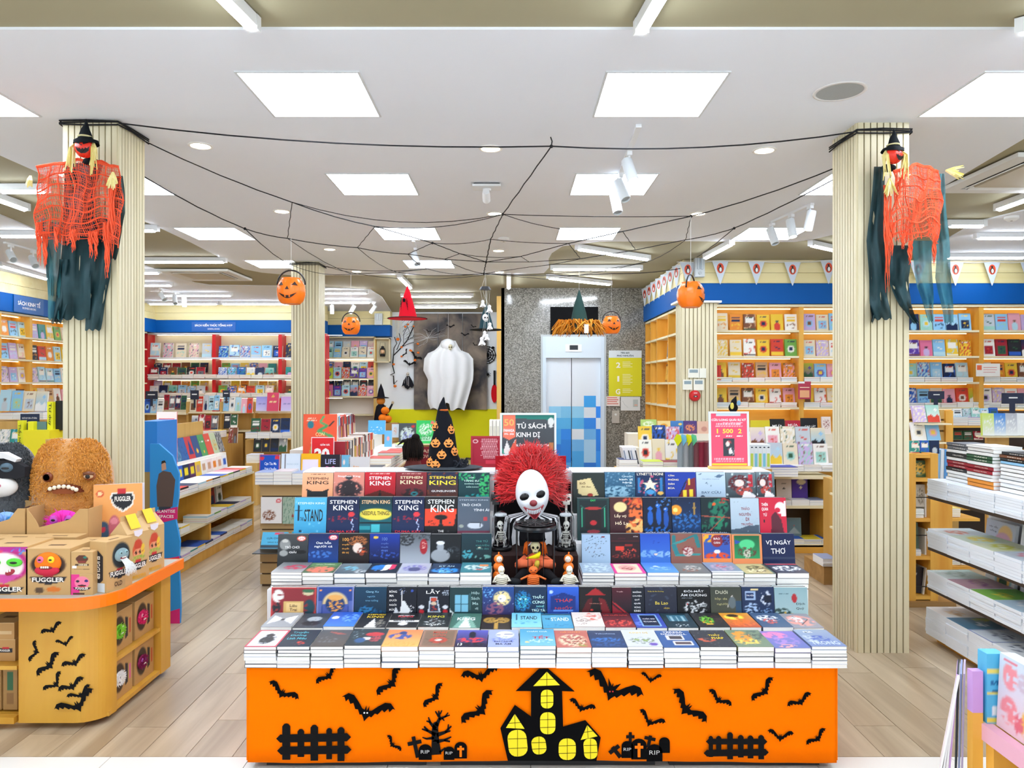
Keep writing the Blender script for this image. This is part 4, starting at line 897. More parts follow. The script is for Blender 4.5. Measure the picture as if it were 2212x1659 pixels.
S1=[('white and red book with black cat, front row left corner','b f0eef0;f .06 c04858;e .5 .4 .22 .24 181c22;c .5 .68 .14 181c22;m .5 .5 .4 .4 6 .6 58606c','ĐÊM QUỶ|.5|.22|.4|.08|d0d4dc'),
('navy book with cyan handwriting and red flower, front row second','b 182838;m .6 .2 .2 .12 5 0 d04030;m .3 .5 .4 .4 8 .9 3c5870','Truyện|.4|.82|.5|.14|58b8c8;Dưỡng|.4|.64|.5|.12|58b8c8;Linh Miêu|.42|.46|.6|.12|58b8c8'),
('dim grey-brown book with red pointing hand, front row third','g 4c5054 585048;p .3 .9 .7 .8 .9 .7 .6 .72 .3 .84 a05850;m .4 .4 .4 .2 4 .3 707478',''),
('dark book with red-hatted circus dolls, front row fourth','b 26343a;e .68 .66 .26 .12 c03038;c .5 .4 .13 e8e0dc;e .35 .3 .15 .15 305888;m .75 .4 .18 .2 5 -.2 b04048;m .2 .7 .2 .3 7 .5 90a8b0;n 8 1.1 d8d8d8 3',''),
('orange and blue sunset book, front row fifth from left','g e87c48 f0b460;m .4 .6 .36 .2 3 -.4 344c98;e .45 .8 .12 .1 283c78;m .5 .15 .5 .15 7 -.1 e09c48',''),
('olive-red book titled in red block letters, front row sixth','b 7c6450;f .06 94705c;c .5 .38 .26 b84434;c .5 .4 .1 f0e0d0;m .5 .4 .45 .3 7 .3 604838','MINH|.5|.84|.4|.12|c84c38;HÔN|.5|.68|.36|.12|c84c38'),
('purple night book with red trees, front row seventh','g 5c5cb4 28203c;m .5 .4 .5 .16 4 -.2 d83c48;m .5 .12 .5 .14 3 -.3 1c1828;e .5 .7 .12 .2 201c30','13|.15|.14|.14|.14|f0f0f0'),
('lavender book with white fanged mouth drawing, front row eighth','b 9ca8dc;e .55 .7 .3 .22 d8dcf4;l .3 .7 .8 .74 .02 303860;m .5 .4 .45 .2 5 0 7484c8','KHU NHÀ|.5|.3|.6|.11|1c2448;MA ÁM|.5|.16|.5|.1|1c2448'),
('aqua book with red lettering, front row beside the middle','g 4c98bc 78b8d0;m .6 .3 .4 .2 5 .2 c0e0e8;c .2 .2 .06 f0d080','TẾT|.6|.5|.5|.2|d03848;CHÀM CHÀ|.5|.84|.6|.08|e4f0f4'),
('rust red patterned book, front row just right of middle','b b8685c;m .5 .4 .45 .4 5 -.2 e0c8a8;m .6 .4 .35 .3 7 .2 7c3830;m .8 .15 .2 .1 4 0 88a048','NỖ HUYẾT|.5|.9|.6|.09|e89c48'),
('night blue sea book, front row eleventh from left','g 243858 1c3c68;m .5 .45 .5 .14 5 -.2 2c6cb8;m .5 .2 .5 .16 4 0 24508c','Yakushima|.5|.8|.6|.08|8ca0c0'),
('pale grey book with green bugs and yellow title, front row','b c4c8d0;m .5 .35 .4 .2 6 .1 687858;c .35 .4 .08 90a868;c .6 .36 .08 90a868;c .78 .14 .12 6850a8','KINH DỊ|.5|.8|.55|.11|e8c830'),
('blue book with white photo frames and lettering, front row','b 345890;r .24 .45 .74 .7 e8e8ec;r .3 .49 .68 .66 403c44;r .36 .14 .9 .36 f0f0f4;r .4 .17 .86 .33 5c4c50','TERESA|.5|.9|.6|.08|f4f4f8;DRISCOLL|.5|.78|.74|.08|f4f4f8'),
('dark grey book with yellow angular title, front row fourteenth','b 30343c;m .3 .4 .3 .12 3 -.2 c05840;n 4 .6 50565e 3','THẦY|.62|.7|.34|.14|f0d028;PHÁP|.66|.52|.34|.14|f0d028'),
('green book with orange flame swirl, front row fifteenth','b 6c8068;m .35 .6 .3 .36 4 -.4 e8902c;m .4 .3 .4 .2 4 -.1 f0c858;m .8 .7 .3 .3 4 0 485c50','LỬA|.7|.7|.3|.12|404c44'),
('violet and pink nebula book, front row second from right end','g 7c6cb8 5c6ca8;m .35 .75 .4 .22 3 -.4 d878a8;m .5 .4 .4 .3 3 0 9c7cc0;m .4 .12 .3 .1 3 -.2 e89c98',''),
('blue-grey book with white title, front row right corner','g 8c9cb0 6c80b0;m .5 .45 .3 .2 4 -.2 3c58a8;m .2 .4 .2 .3 4 0 b0bcc8','MA|.36|.84|.26|.1|e8ecf4;TRONG|.5|.2|.8|.2|c8d4f0')]
edges1=[527,598,670,742,823,904,982,1053,1122,1201,1278,1356,1434,1513,1593,1673,1753,1831]
ns=[6,6,6,5,4,5,4,4,5,4,4,6,4,5,4,4,6]
for i,sp_ in enumerate(S1):
 n_=ns[i];stack(FX(edges1[i],3.06),FX(edges1[i+1],3.06),3.06,TZ+0.0005,n_,0.208,0.088/n_,sp_,'front row')
S2=[('silver shiny book with white butterfly shape, second row left end','b 989ca0;p .1 .2 .5 .5 .9 .2 .9 .8 .5 .55 .1 .8 e0e4e8;c .5 .5 .08 4c5054',''),
('charcoal book with pale masked head, second row','b 3c444c;c .5 .6 .24 a8b0b4;e .5 .3 .3 .16 24282e;m .5 .4 .4 .4 7 .6 70787c',''),
('bright blue book with white flower splash, second row','g 2454b8 3c7cd8;e .2 .6 .12 .1 f0f4fc;m .7 .6 .3 .3 4 0 7cb0f0',''),
('black and yellow book with pale ghost figure, second row','b 1c1c20;p .3 0 .5 .6 .7 0 e0e0dc;m .75 .3 .2 .3 5 0 908c80','STEPHEN|.5|.88|.6|.09|e8c830;KING|.5|.72|.56|.13|e8c830'),
('black white and red thriller book, second row','b 141418;s .38 .5 e8e8ec;c .5 .25 .16 e0e0e4;t .2 .8 .86 2 d8d8dc','KING|.5|.74|.5|.12|d83040;MERCEDES|.5|.44|.7|.08|101014'),
('dark book with olive title and striped road, second row','b 1c2426;m .5 .3 .4 .3 8 .3 c0c8c8;t .2 .8 .9 1 a0a8a0','KING|.5|.7|.56|.14|c8c038;CUJO|.5|.14|.5|.1|d8dcd8'),
('grey-green book with white angular rays, second row','b 40685c;p .1 0 .4 .8 .6 .8 .9 0 7ca898;p .3 0 .48 .7 .52 .7 .7 0 d8e8e0','KING|.5|.6|.6|.2|f0f8f4'),
('black book with gold tree arch, second row','b 241c14;e .3 .6 .24 .2 a88438;e .7 .6 .24 .2 a88438;r .42 0 .58 .7 b89040;m .5 .6 .4 .3 6 .2 3c2c18',''),
('light aqua book with small black cross title, second row left of middle','g 6cb8d4 8ccce0;m .5 .3 .5 .1 4 .2 4c9cc0;l .16 .5 .16 .9 .014 182430','STAND|.58|.64|.56|.24|142028'),
('aqua book with black lettering and ink edge, second row middle','g 5ca8c8 4c98bc;s .9 1 1c3040;m .5 .2 .5 .1 4 .2 3c88b0','STAND|.6|.6|.6|.24|e4f4fa;THE|.18|.62|.16|.1|142028'),
('beige book with red stain and long-haired outline, second row','b e0d4cc;m .7 .7 .3 .3 4 0 d87c70;m .3 .4 .26 .3 5 .2 a0948c','Thế Chín|.4|.4|.4|.1|705c58'),
('dark red book with red night street, second row','g 482028 802c34;m .5 .3 .5 .25 6 0 d84c44','LỜI CUỐI NĂM|.5|.84|.8|.1|e05048'),
('purple-blue book showing a phone screen, second row','b 3448a0;r .24 .1 .84 .9 8cb8f0;r .28 .14 .8 .86 14203c;m .1 .3 .16 .3 3 0 5870d0','CUỘC GỌI|.54|.6|.4|.1|f0f4fc;TỪ CON MA|.54|.42|.44|.1|f0f4fc'),
('dark teal book with pillared house front, second row','b 1c3440;r .2 .45 .8 .85 3c6c80;r .28 .45 .34 .8 8cb0bc;r .46 .45 .54 .8 8cb0bc;r .66 .45 .72 .8 8cb0bc;m .5 .15 .3 .12 7 .3 c0ccd0',''),
('black book with glowing green creature, second row','b 242428;m .42 .5 .26 .3 5 -.2 6cb838;m .4 .3 .2 .2 4 0 d0a030;m .8 .6 .2 .3 5 0 4c3430',''),
('yellow-orange autumn leaf book, second row','g d89830 b04c28;m .4 .7 .36 .2 3 -.4 f4d048;m .5 .3 .45 .25 5 -.2 e86c28;e .4 .8 .2 .1 38281c',''),
('slate blue book with red and white splash, second row near right end','b 3c5474;m .45 .6 .4 .25 3 -.2 d8dce4;m .45 .4 .25 .2 4 -.1 d05c50',''),
('pale red clouds book, second row right end','b 8c8c94;m .5 .5 .5 .4 3 -.3 e09488;m .4 .6 .3 .25 4 0 e8e0e0;l .4 .2 .8 .6 .015 403c44','')]
e2=even(562,1782,18)
for i,sp_ in enumerate(S2):
 n_=(4,4,3,4,3,4,3,3,3,3,3,4,3,3,4,3,3,4)[i]
 stack(FX(e2[i],3.285),FX(e2[i+1],3.285),3.283,TZ+0.0005,n_,0.205,0.094/n_,sp_,'second row')
S4L=[('grey book with crimson brush stroke, upper stack left end','g 5c6064 a8a8a8;m .6 .5 .4 .25 3 -.3 b82c4c',''),
('orange and green leafy book, upper stack second','g 4c7048 38603c;m .5 .3 .5 .35 4 -.6 e0785c;m .5 .75 .5 .2 5 0 88a858','LINH THIÊNG|.5|.82|.6|.08|e8f0d8'),
('teal-grey book with glossy white edge, upper stack third','g 6c7c84 4c5c68;m .4 .5 .3 .3 3 -.1 6cb0c8;m .8 .2 .2 .2 4 0 c8d0d4',''),
('black book with blue white and red face, upper stack fourth','b 1c2830;m .35 .5 .3 .35 2 -.5 2c7cd0;p .45 .2 .5 .8 .7 .85 .66 .3 f0f0f4;p .68 .3 .7 .85 .86 .8 .84 .4 d8385c',''),
('pale lilac book with feathered wings, upper stack fifth','b a8acbc;m .5 .5 .42 .35 5 -.2 706cb0;e .5 .4 .2 .2 484c78',''),
('navy book with glowing blue water, upper stack sixth','b 142c4c;m .5 .3 .5 .3 4 -.4 2c88d8;m .5 .2 .3 .15 5 0 88d0f4','KỲ ÁN|.5|.72|.5|.14|c0e4f4'),
('teal book with white foam and orange title, upper stack by niche','b 3c7c88;m .5 .5 .5 .3 4 -.2 c8dcdc;m .6 .3 .2 .1 4 0 d05c50;r .6 .6 .9 .8 e0905c','')]
S4R=[('pale frost-blue book, upper right stack beside the niche','b 8ca0b4;m .5 .5 .5 .5 4 0 b8ccd8;m .3 .3 .2 .3 7 .5 546474',''),
('hot pink bordered book with pale portrait, upper right stack','b d8d4b8;e .5 .55 .28 .3 e8a8a0;m .5 .5 .2 .2 5 0 904038;f .1 d8388c',''),
('clear blue book with soft clouds, upper right stack third','g 3c70c8 5c98d8;m .5 .4 .4 .2 4 0 8cb8e4;e .4 .6 .1 .06 d0e0f4',''),
('grey-brown book with silver scales, upper right stack fourth','b 6c7070;m .55 .5 .3 .3 5 -.1 c0c0bc;m .4 .3 .3 .2 4 0 885c4c',''),
('grey-blue book with lilac figures, upper right stack fifth','b 78889c;m .5 .5 .4 .4 4 -.1 b09cb0;m .5 .6 .2 .2 5 0 c04850;s .0 .08 e8ecf4',''),
('cream and moss green hilly book, upper right stack sixth','b b8a878;m .6 .5 .35 .35 4 -.2 584c34;m .5 .3 .4 .2 5 0 e8e0b8;f .05 406058',''),
('navy and white book with red strip, upper right stack end','b 2c3448;m .5 .45 .5 .3 4 -.1 e4e8f0;s .82 .9 c83c4c','')]
for i,sp_ in enumerate(S4L):
 n_=(5,4,3,3,4,4,4)[i];e_=even(585,1061,7)
 stack(FX(e_[i],3.62),FX(e_[i+1],3.62),3.615,0.6005,n_,0.2,0.076/n_,sp_,'upper stack')
for i,sp_ in enumerate(S4R):
 n_=(5,4,4,4,5,4,3)[i];e_=even(1257,1747,7)
 stack(FX(e_[i],3.62),FX(e_[i+1],3.62),3.615,0.6005,n_,0.2,0.076/n_,sp_,'upper stack')
 # ================================================================== THE NICHE: clown mask, bell jars, dolls
def P3(px,py,Y):return tuple(FP(px,py,Y))
cl=empty('clown_mask','white grinning clown mask with bushy red hair and striped black and white cloth','clown mask',(0.112,4.12,0.705))
# stand (hidden under the cloth) and head
def facefn(p,d):
 x,y,z=p
 k=1.0
 if z<0:k=1-0.42*(-z/0.15)**1.6
 x*=k
 if d.y<0:
  y*=1.0-0.12*abs(z/0.15)
  if z>0.03:y*=1-0.9*max(0,(z-0.03))
  y-=0.012*math.exp(-((x/0.03)**2+((z+0.03)/0.05)**2))
  for sx in(-1,1):y+=0.028*math.exp(-(((x-sx*0.036)/0.02)**2+((z-0.012)/0.016)**2));y-=0.012*math.exp(-(((x-sx*0.05)/0.025)**2+((z+0.035)/0.025)**2))
 return Vector((x,y,z))
M_MASK=mat('mask_white','eef3f8',0.45,noise=0.05,nscale=30)
hd=obj('mask_face',MB().ball((0,0,0),(0.092,0.085,0.142),40,36,fn=facefn),M_MASK,cl,(0.0,-0.04,0.285),(0.12,-0.1,0.0),smooth=True)
for sx,zz,rz in((-1,0.008,0.1),(1,0.014,0.45)):
 obj('eye_socket',MB('08080a').ball((0,0,0),(0.031,0.014,0.022),20,12),GLOSS,hd,(sx*0.040,-0.062,zz),(0.1,-rz*0.8,0),smooth=True)
obj('nose',MB('8c3038').ball((0,-0.098,-0.02),(0.021,0.018,0.018),16,12),GLOSS,hd,smooth=True)
mo=[]
for i in range(13):
 t=-1+2*i/12;mo.append((0.052*t,-0.060+0.020*t*t))
lo2=[(0.052*t*(1-0.28*(1-abs(t))),-0.115+0.075*abs(t)**1.5)for t in[1-2*i/12 for i in range(13)]]
def onface(x,z):return-0.088+0.5*abs(x)**1.35*1.6+0.012*max(0,(-z-0.04)/0.06)
mm_=MB('7c2028');pts=mo+lo2
mm_.add([(x,onface(x,z)-0.006,z)for x,z in pts]+[(x,onface(x,z)+0.02,z)for x,z in pts],[tuple(range(len(pts)))]+[(i,i+len(pts),(i+1)%len(pts)+len(pts),(i+1)%len(pts))for i in range(len(pts))])
mouth=obj('mouth',mm_,GLOSS,hd)
tt=MB('e6eef4')
for i in range(9):
 x=-0.036+0.009*i;z=-0.062+0.02*(x/0.052)**2
 tt.add([(x-0.0036,onface(x,z)-0.0085,z),(x+0.0036,onface(x,z)-0.0085,z),(x+0.0026,onface(x,z)-0.0085,z-0.021),(x-0.0026,onface(x,z)-0.0085,z-0.021)],[(0,3,2,1)])
obj('teeth',tt,GLOSS,hd)
obj('lip',MB('b84850').tube([(x*1.04,onface(x,z)-0.006,z)for x,z in mo],0.0022,6).tube([(x*1.04,onface(x,z)-0.006,z-0.002)for x,z in lo2],0.0028,6),GLOSS,hd)
# hair: curly red tufts grown over the back and sides of the head
M_HAIR=mat('red_hair','e8141c',0.7,noise=0.35,nscale=25,sheen=0.3)
hr=MB();r=random.Random(4)
for i in range(2600):
 th=r.uniform(-0.45,PI+0.45);ph=r.uniform(-0.5,1.1)
 dx,dz=math.cos(th),math.sin(th)
 base=Vector((dx*0.088,0.01+0.07*math.sin(ph),dz*0.13+0.0))*r.uniform(0.72,1.0)
 L_=r.uniform(0.07,0.125)*(1.1 if dz>0.2 else 1.15)
 d=Vector((dx*1.15+r.uniform(-.4,.4),r.uniform(-.5,.6)+0.1,dz*0.95+r.uniform(-.4,.4))).normalized()
 s1=Vector((r.uniform(-1,1),r.uniform(-1,1),r.uniform(-1,1)))*0.02
 p0,p1,p2,p3=base,base+d*L_*0.35+s1,base+d*L_*0.7-s1*0.8,base+d*L_+s1*0.6
 hr.tube([p0,p1,p2,p3],[0.0035,0.004,0.003,0.0006],3,caps=False)
hr.ball((0,0.03,-0.02),(0.1,0.06,0.12),20,12)
hair=obj('hair',hr,M_HAIR,cl,(0.0,0.0,0.33),smooth=True);hair['kind']='stuff'
# collar and striped cloth
st=MB()
for i in range(18):
 a0=-0.3-(2.55)*i/18;a1=-0.3-(2.55)*(i+1)/18;c_='16161a' if(i//2)%2 else 'e8eaee'
 def rp(a,r_,z):return(r_*math.cos(a)*1.25,0.02+r_*math.sin(a)*0.62,z+0.012*math.sin(a*11))
 st.add([rp(a0,0.045,0.165),rp(a1,0.045,0.165),rp(a1,0.125,0.15),rp(a0,0.125,0.15)],[(0,1,2,3)],c_)
 st.add([rp(a0,0.125,0.15),rp(a1,0.125,0.15),rp(a1,0.14,0.045),rp(a0,0.14,0.045)],[(0,1,2,3)],c_)
 st.add([rp(a0,0.14,0.045),rp(a1,0.14,0.045),rp(a1,0.135,0.0),rp(a0,0.135,0.0)],[(0,1,2,3)],c_)
obj('striped_cloth',st,MATTE,cl,(0,0.03,0))
ruff=MB()
for i in range(18):
 a0=PI+i*PI/18;a1=PI+(i+1)*PI/18;am=(a0+a1)/2;c_='e8eaee' if i%2 else '141418'
 ruff.add([(0.05*math.cos(a0),0.04*math.sin(a0),0.0),(0.05*math.cos(a1),0.04*math.sin(a1),0.0),(0.14*math.cos(a1),0.085*math.sin(a1),-0.02),(0.15*math.cos(am),0.1*math.sin(am),-0.045),(0.14*math.cos(a0),0.085*math.sin(a0),-0.02)],[(0,1,2,3,4)],c_)
obj('ruffled_collar',ruff,MATTE,cl,(0.0,-0.01,0.178))
obj('support',MB('1a1a1c').lathe([(0.03,0),(0.03,0.2)],12),MATTE,cl,(0,0.04,0))

M_GLASS=mat('clear_glass','ffffff',0.02,trans=1.0)
M_GLASS.node_tree.nodes['Principled BSDF'].inputs['IOR'].default_value=1.12
def skull(mb,c,r,col='e9e4cf',dark='15110e',yaw=0.0):
 R=Matrix.Rotation(yaw,3,'Z');C_=Vector(c)
 def q(p):return C_+R@(Vector(p)*r)
 mb.ball(C_,(r*0.82,r*0.95,r),16,12,col)
 mb.ball(q((0,-0.5,-0.75)),(r*0.5,r*0.42,r*0.5),12,8,col)
 for sx in(-1,1):mb.ball(q((sx*0.36,-0.78,-0.12)),(r*0.24,r*0.2,r*0.25),10,8,dark)
 mb.add([q((-.1,-.98,-.36)),q((.1,-.98,-.36)),q((0,-1.0,-.56))],[(0,1,2)],dark)
 for i in range(5):mb.add([q((-.26+.11*i,-.93,-.82)),q((-.2+.11*i,-.93,-.82)),q((-.2+.11*i,-.93,-1.0)),q((-.26+.11*i,-.93,-1.0))],[(0,1,2,3)],dark)
for sx,px,lab in((-1,1082,'glass bell jar with chained skeleton, left of the clown'),(1,1222,'glass bell jar with chained skeleton, right of the clown')):
 Y=4.0;X=FX(px,Y)
 e_=empty('bell_jar',lab,'bell jar',(X,Y,0.706),group='glass bell jars in the niche')
 obj('jar_base',MB('101012').lathe([(0.056,0),(0.06,0.006),(0.058,0.016),(0.05,0.02),(0,0.02)],28),GLOSS,e_,smooth=0.8)
 pr=[(0.046,0.021)]+[(0.046,0.16)]+[(0.046*math.cos(a),0.16+0.05*math.sin(a))for a in[PI/2*i/8 for i in range(1,9)]]
 pr2=[(r_-0.0018 if r_>0.002 else 0,z_-0.0018)for r_,z_ in pr[::-1]]
 obj('glass_dome',MB().lathe(pr+pr2,32),M_GLASS,e_,smooth=True)
 m=MB('dcdcd4');skull(m,(sx*0.004,-0.002,0.135),0.021,'e2e2da',yaw=-sx*0.3)
 m.tube([(0,0,0.11),(0,0,0.04)],0.004,6)
 for k in range(4):m.lathe([(0.017-k*0.001,0.098-k*0.012),(0.019-k*0.001,0.094-k*0.012),(0.017-k*0.001,0.091-k*0.012)],10,c='c9c9c0')
 for s_ in(-1,1):
  m.tube([(s_*0.015,0,0.1),(s_*0.03,-0.004,0.06),(s_*0.014,-0.02,0.04)],0.003,5);m.tube([(s_*0.008,0,0.045),(s_*0.02,-0.018,0.06),(s_*0.018,-0.02,0.022)],0.0035,5)
 obj('skeleton',m,GLOSS,e_,smooth=0.9)
 ch=MB('8c9094')
 for k in range(22):
  a=k*0.62;ch.ball((0.027*math.cos(a),0.027*math.sin(a),0.035+0.0058*k),0.003,6,4)
 obj('chain',ch,GLOSS,e_)
 obj('top_crown',MB('b8c0c4').lathe([(0.03,0.195),(0.033,0.188),(0.03,0.182)],16,c='ccd4d8'),GLOSS,e_)
 # two skulls perched behind the jars
for px,colr,dk,lab in((1071,'1a1a1c','050505','small black skull with white fang peering over the left bell jar'),(1223,'efeee4','141414','small white square-jawed skull above the right bell jar')):
 Y=4.16;m=MB();r_=0.03
 m.box(-0.027,-0.02,0.0,0.027,0.025,0.036,colr);m.box(-0.019,-0.02,-0.018,0.019,0.015,0.0,colr)
 for s_ in(-1,1):m.ball((s_*0.013,-0.021,0.016),(0.008,0.004,0.009),10,6,dk)
 m.box(-0.004,-0.0215,0.0,0.004,-0.02,0.006,dk)
 for i in range(4):m.box(-0.015+0.008*i,-0.0212,-0.015,-0.0135+0.008*i,-0.0195,-0.004,dk)
 m.tube([(0,0.0,-0.018),(0,0.0,FZ(1079,Y)*0-0.26)],0.007,8,colr)
 o_=obj('skull_ornament',m,GLOSS,None,(FX(px,Y),Y,FZ(1082,Y)),smooth=0.7);tag(o_,lab,'skull')
 obj('stand_foot',MB(colr).lathe([(0.03,0),(0.03,0.008),(0,0.008)],16),GLOSS,o_,(0,0,0.706-FZ(1082,Y)))
 # cage lantern with a seated witch skeleton doll in front
Y=3.80;X=FX(1156,Y)
cg=empty('cage_lantern','round black wire cage with ringed top in the middle of the niche','cage',(X,Y,0.5935))
zt_=FZ(1142,Y)-0.5935;m=MB('101012')
m.lathe([(0.108,zt_),(0.112,zt_+0.012),(0.106,zt_+0.02),(0.09,zt_+0.02),(0.088,zt_)],36);obj('top_ring',m,GLOSS,cg,smooth=0.8)
m=MB('101012')
for rr_ in(0.1,0.07,0.04):m.tube([(rr_*math.cos(a),rr_*math.sin(a),zt_+0.03)for a in[2*PI*i/24 for i in range(25)]],0.0025,5)
for i in range(6):a=PI*i/6;m.tube([(-0.1*math.cos(a),-0.1*math.sin(a),zt_+0.03),(0.1*math.cos(a),0.1*math.sin(a),zt_+0.03)],0.0025,5)
obj('top_grid',m,GLOSS,cg)
for i in range(8):
 a=PI/8+2*PI*i/8;th_=0.005 if i in(3,4,0,7)else 0.0018
 obj('cage_bar',MB('101012').tube([(0.102*math.cos(a),0.102*math.sin(a),0.0),(0.102*math.cos(a),0.102*math.sin(a),zt_)],th_,6),GLOSS,cg)
wd=empty('witch_doll','skull-faced witch doll with orange hair and spotted shirt inside the cage','doll',(X,Y+0.01,0.5935))
m=MB('e8744c')
def shirt(p,d):return Vector((p.x*(1+0.12*math.sin(p.z*90)),p.y,p.z))
m.ball((0,0,0.085),(0.055,0.04,0.055),20,14,fn=shirt)
for s_ in(-1,1):m.tube([(s_*0.045,0,0.11),(s_*0.08,-0.02,0.085),(s_*0.02,-0.055,0.1)],[0.022,0.028,0.016],10)
for i in range(26):
 a=r.uniform(PI+0.3,2*PI-0.3);zz=r.uniform(0.05,0.12);m.ball((0.055*math.cos(a),0.04*math.sin(a)-0.001,zz),0.0026,6,4,'401818')
obj('shirt',m,MATTE,wd,smooth=True)
m=MB('141418')
for s_ in(-1,1):m.tube([(s_*0.02,0,0.04),(s_*0.06,-0.04,0.045),(s_*0.1,-0.10,0.022)],[0.028,0.024,0.018],10);m.ball((s_*0.105,-0.115,0.02),(0.035,0.024,0.018),12,8,'202428',rot=(0,0,s_*0.5))
obj('trousers',m,MATTE,wd,smooth=True)
m=MB();skull(m,(0,-0.02,0.178),0.03,'d8d0a4');obj('head',m,MATTE,wd,smooth=0.9)
m=MB('d8641c')
for i in range(70):
 s_=-1 if i%2 else 1;y0=r.uniform(-0.02,0.02);x0=r.uniform(0.02,0.034)
 m.tube([(s_*x0*0.7,y0,0.21),(s_*(x0+0.018),y0-0.006,0.185),(s_*(x0+0.02+r.uniform(-.008,.01)),y0-0.01,r.uniform(0.13,0.15))],[0.003,0.004,0.0015],4)
obj('hair',m,MATTE,wd,smooth=True)['kind']='stuff'
obj('hat',MB('0e0e12').lathe([(0.055,0.205),(0.056,0.209),(0.036,0.212),(0.038,0.245),(0,0.247)],24),MATTE,wd,smooth=0.6)
obj('banana_horn',MB('f0e01c').tube([(-0.045,-0.075,0.128),(0.0,-0.085,0.138),(0.015,-0.08,0.15),(0.012,-0.078,0.128)],[0.002,0.012,0.016,0.006],10).tube([(0.004,-0.07,0.08),(0.008,-0.08,0.105),(0.01,-0.078,0.118)],[0.012,0.013,0.009],8,'d8c048'),MATTE,wd,smooth=True)
# figurines at the front of the niche
def ribs_fig(name,px,lab,body,head,pump=False,turn=0.0):
 Y=3.665;e_=empty(name,lab,'figurine',(FX(px,Y),Y,0.5925),(0,0,turn),'skeleton figurines in the niche')
 m=MB(body);m.lathe([(0.024,0),(0.023,0.02),(0.03,0.045),(0.026,0.062),(0.01,0.068)],16,squash=(1,0.7))
 for k in range(5):m.tube([(0.029*math.cos(a),0.021*math.sin(a)-0.001,0.016+k*0.009+0.004*abs(math.cos(a)))for a in[PI+PI*i/8 for i in range(9)]],0.0022,5,body)
 obj('rib_cage',m,PAINT,e_,smooth=0.9)
 m=MB(body)
 for s_ in(-1,1):m.tube([(s_*0.026,0,0.058),(s_*0.045,-0.004,0.05 if pump else 0.03),(s_*(0.062 if pump else 0.03),-0.012,0.044 if pump else 0.035)],[0.006,0.005,0.005],6)
 obj('arms',m,PAINT,e_,smooth=True)
 m=MB(head)
 if pump:
  m.ball((0,0,0.087),(0.023,0.02,0.02),20,12,fn=lambda p,d:p*(1-0.06*abs(math.sin(4*math.atan2(d.y,d.x)))))
  for s_ in(-1,1):m.add([(s_*0.004,-0.0205,0.088),(s_*0.014,-0.019,0.095),(s_*0.014,-0.0195,0.087)],[(0,1,2)],'5a1808')
  m.box(-0.009,-0.0212,0.078,0.009,-0.019,0.0805,'5a1808');m.tube([(0,0,0.105),(0.002,0,0.115)],0.003,6)
 else:skull(m,(0,0,0.088),0.02,head,'c8b890')
 obj('head',m,PAINT,e_,smooth=0.9)
ribs_fig('skeleton_figurine',1083,'cream toy skeleton at the left front of the niche','eee9d6','efece0',turn=0.3)
ribs_fig('skeleton_figurine',1230,'cream toy skeleton at the right front of the niche','eee9d6','efece0',turn=-0.2)
ribs_fig('skeleton_figurine',1152,'orange pumpkin-headed toy skeleton in the niche centre','e8742c','ee6c1c',True)
for px,lab,s_ in((1077,'stacked orange pumpkin ghost light, left side of niche',1),(1228,'stacked orange pumpkin ghost light, right side of niche',-1)):
 Y=3.78;e_=empty('pumpkin_light',lab,'figurine',(FX(px,Y),Y,0.5925),group='stacked pumpkin lights')
 m=MB('f47c1c')
 for z_,r_ in((0.03,0.03),(0.075,0.027),(0.115,0.024)):m.ball((0,0,z_),(r_,r_*0.9,r_*0.95),18,12)
 m.tube([(0,0,0.136),(0.002,0,0.15)],0.004,6)
 obj('body',m,GLOSS,e_,smooth=True)
 obj('ghost_face',MB('f4e4d4').ball((s_*0.004,-0.014,0.116),(0.016,0.012,0.016),14,10).ball((s_*0.004-0.005,-0.0255,0.118),0.002,6,4,'802010').ball((s_*0.004+0.006,-0.0255,0.118),0.002,6,4,'802010'),GLOSS,e_,smooth=True)

 # pumpkin witch hat, sign frames on top of the table
Y=4.4
h_=empty('pumpkin_witch_hat','tall black witch hat covered in orange jack-o-lantern patches on table top','witch hat',(FX(958,Y),Y,1.095))
brim=MB('3c4248');brim.ball((0,0,0.012),(0.236,0.15,0.010),40,8)
obj('brim',brim,MATTE,h_,smooth=True)
m=MB('0c0e16');prof=[(0.105,0.012),(0.1,0.03),(0.088,0.08),(0.078,0.14),(0.062,0.22),(0.045,0.3),(0.03,0.35),(0.018,0.385),(0.006,0.42),(0,0.43)]
V=[];n=24
for i,(r_,z_)in enumerate(prof):
 for k in range(n):
  a=2*PI*k/n;f_=1+0.07*math.sin(a*5+z_*60)
  V.append((r_*f_*math.cos(a)+0.006*math.sin(z_*30),r_*f_*0.85*math.sin(a),z_))
m.add(V,[(i*n+k,i*n+(k+1)%n,(i+1)*n+(k+1)%n,(i+1)*n+k)for i in range(len(prof)-1)for k in range(n)])
obj('cone',m,MATTE,h_,smooth=True)
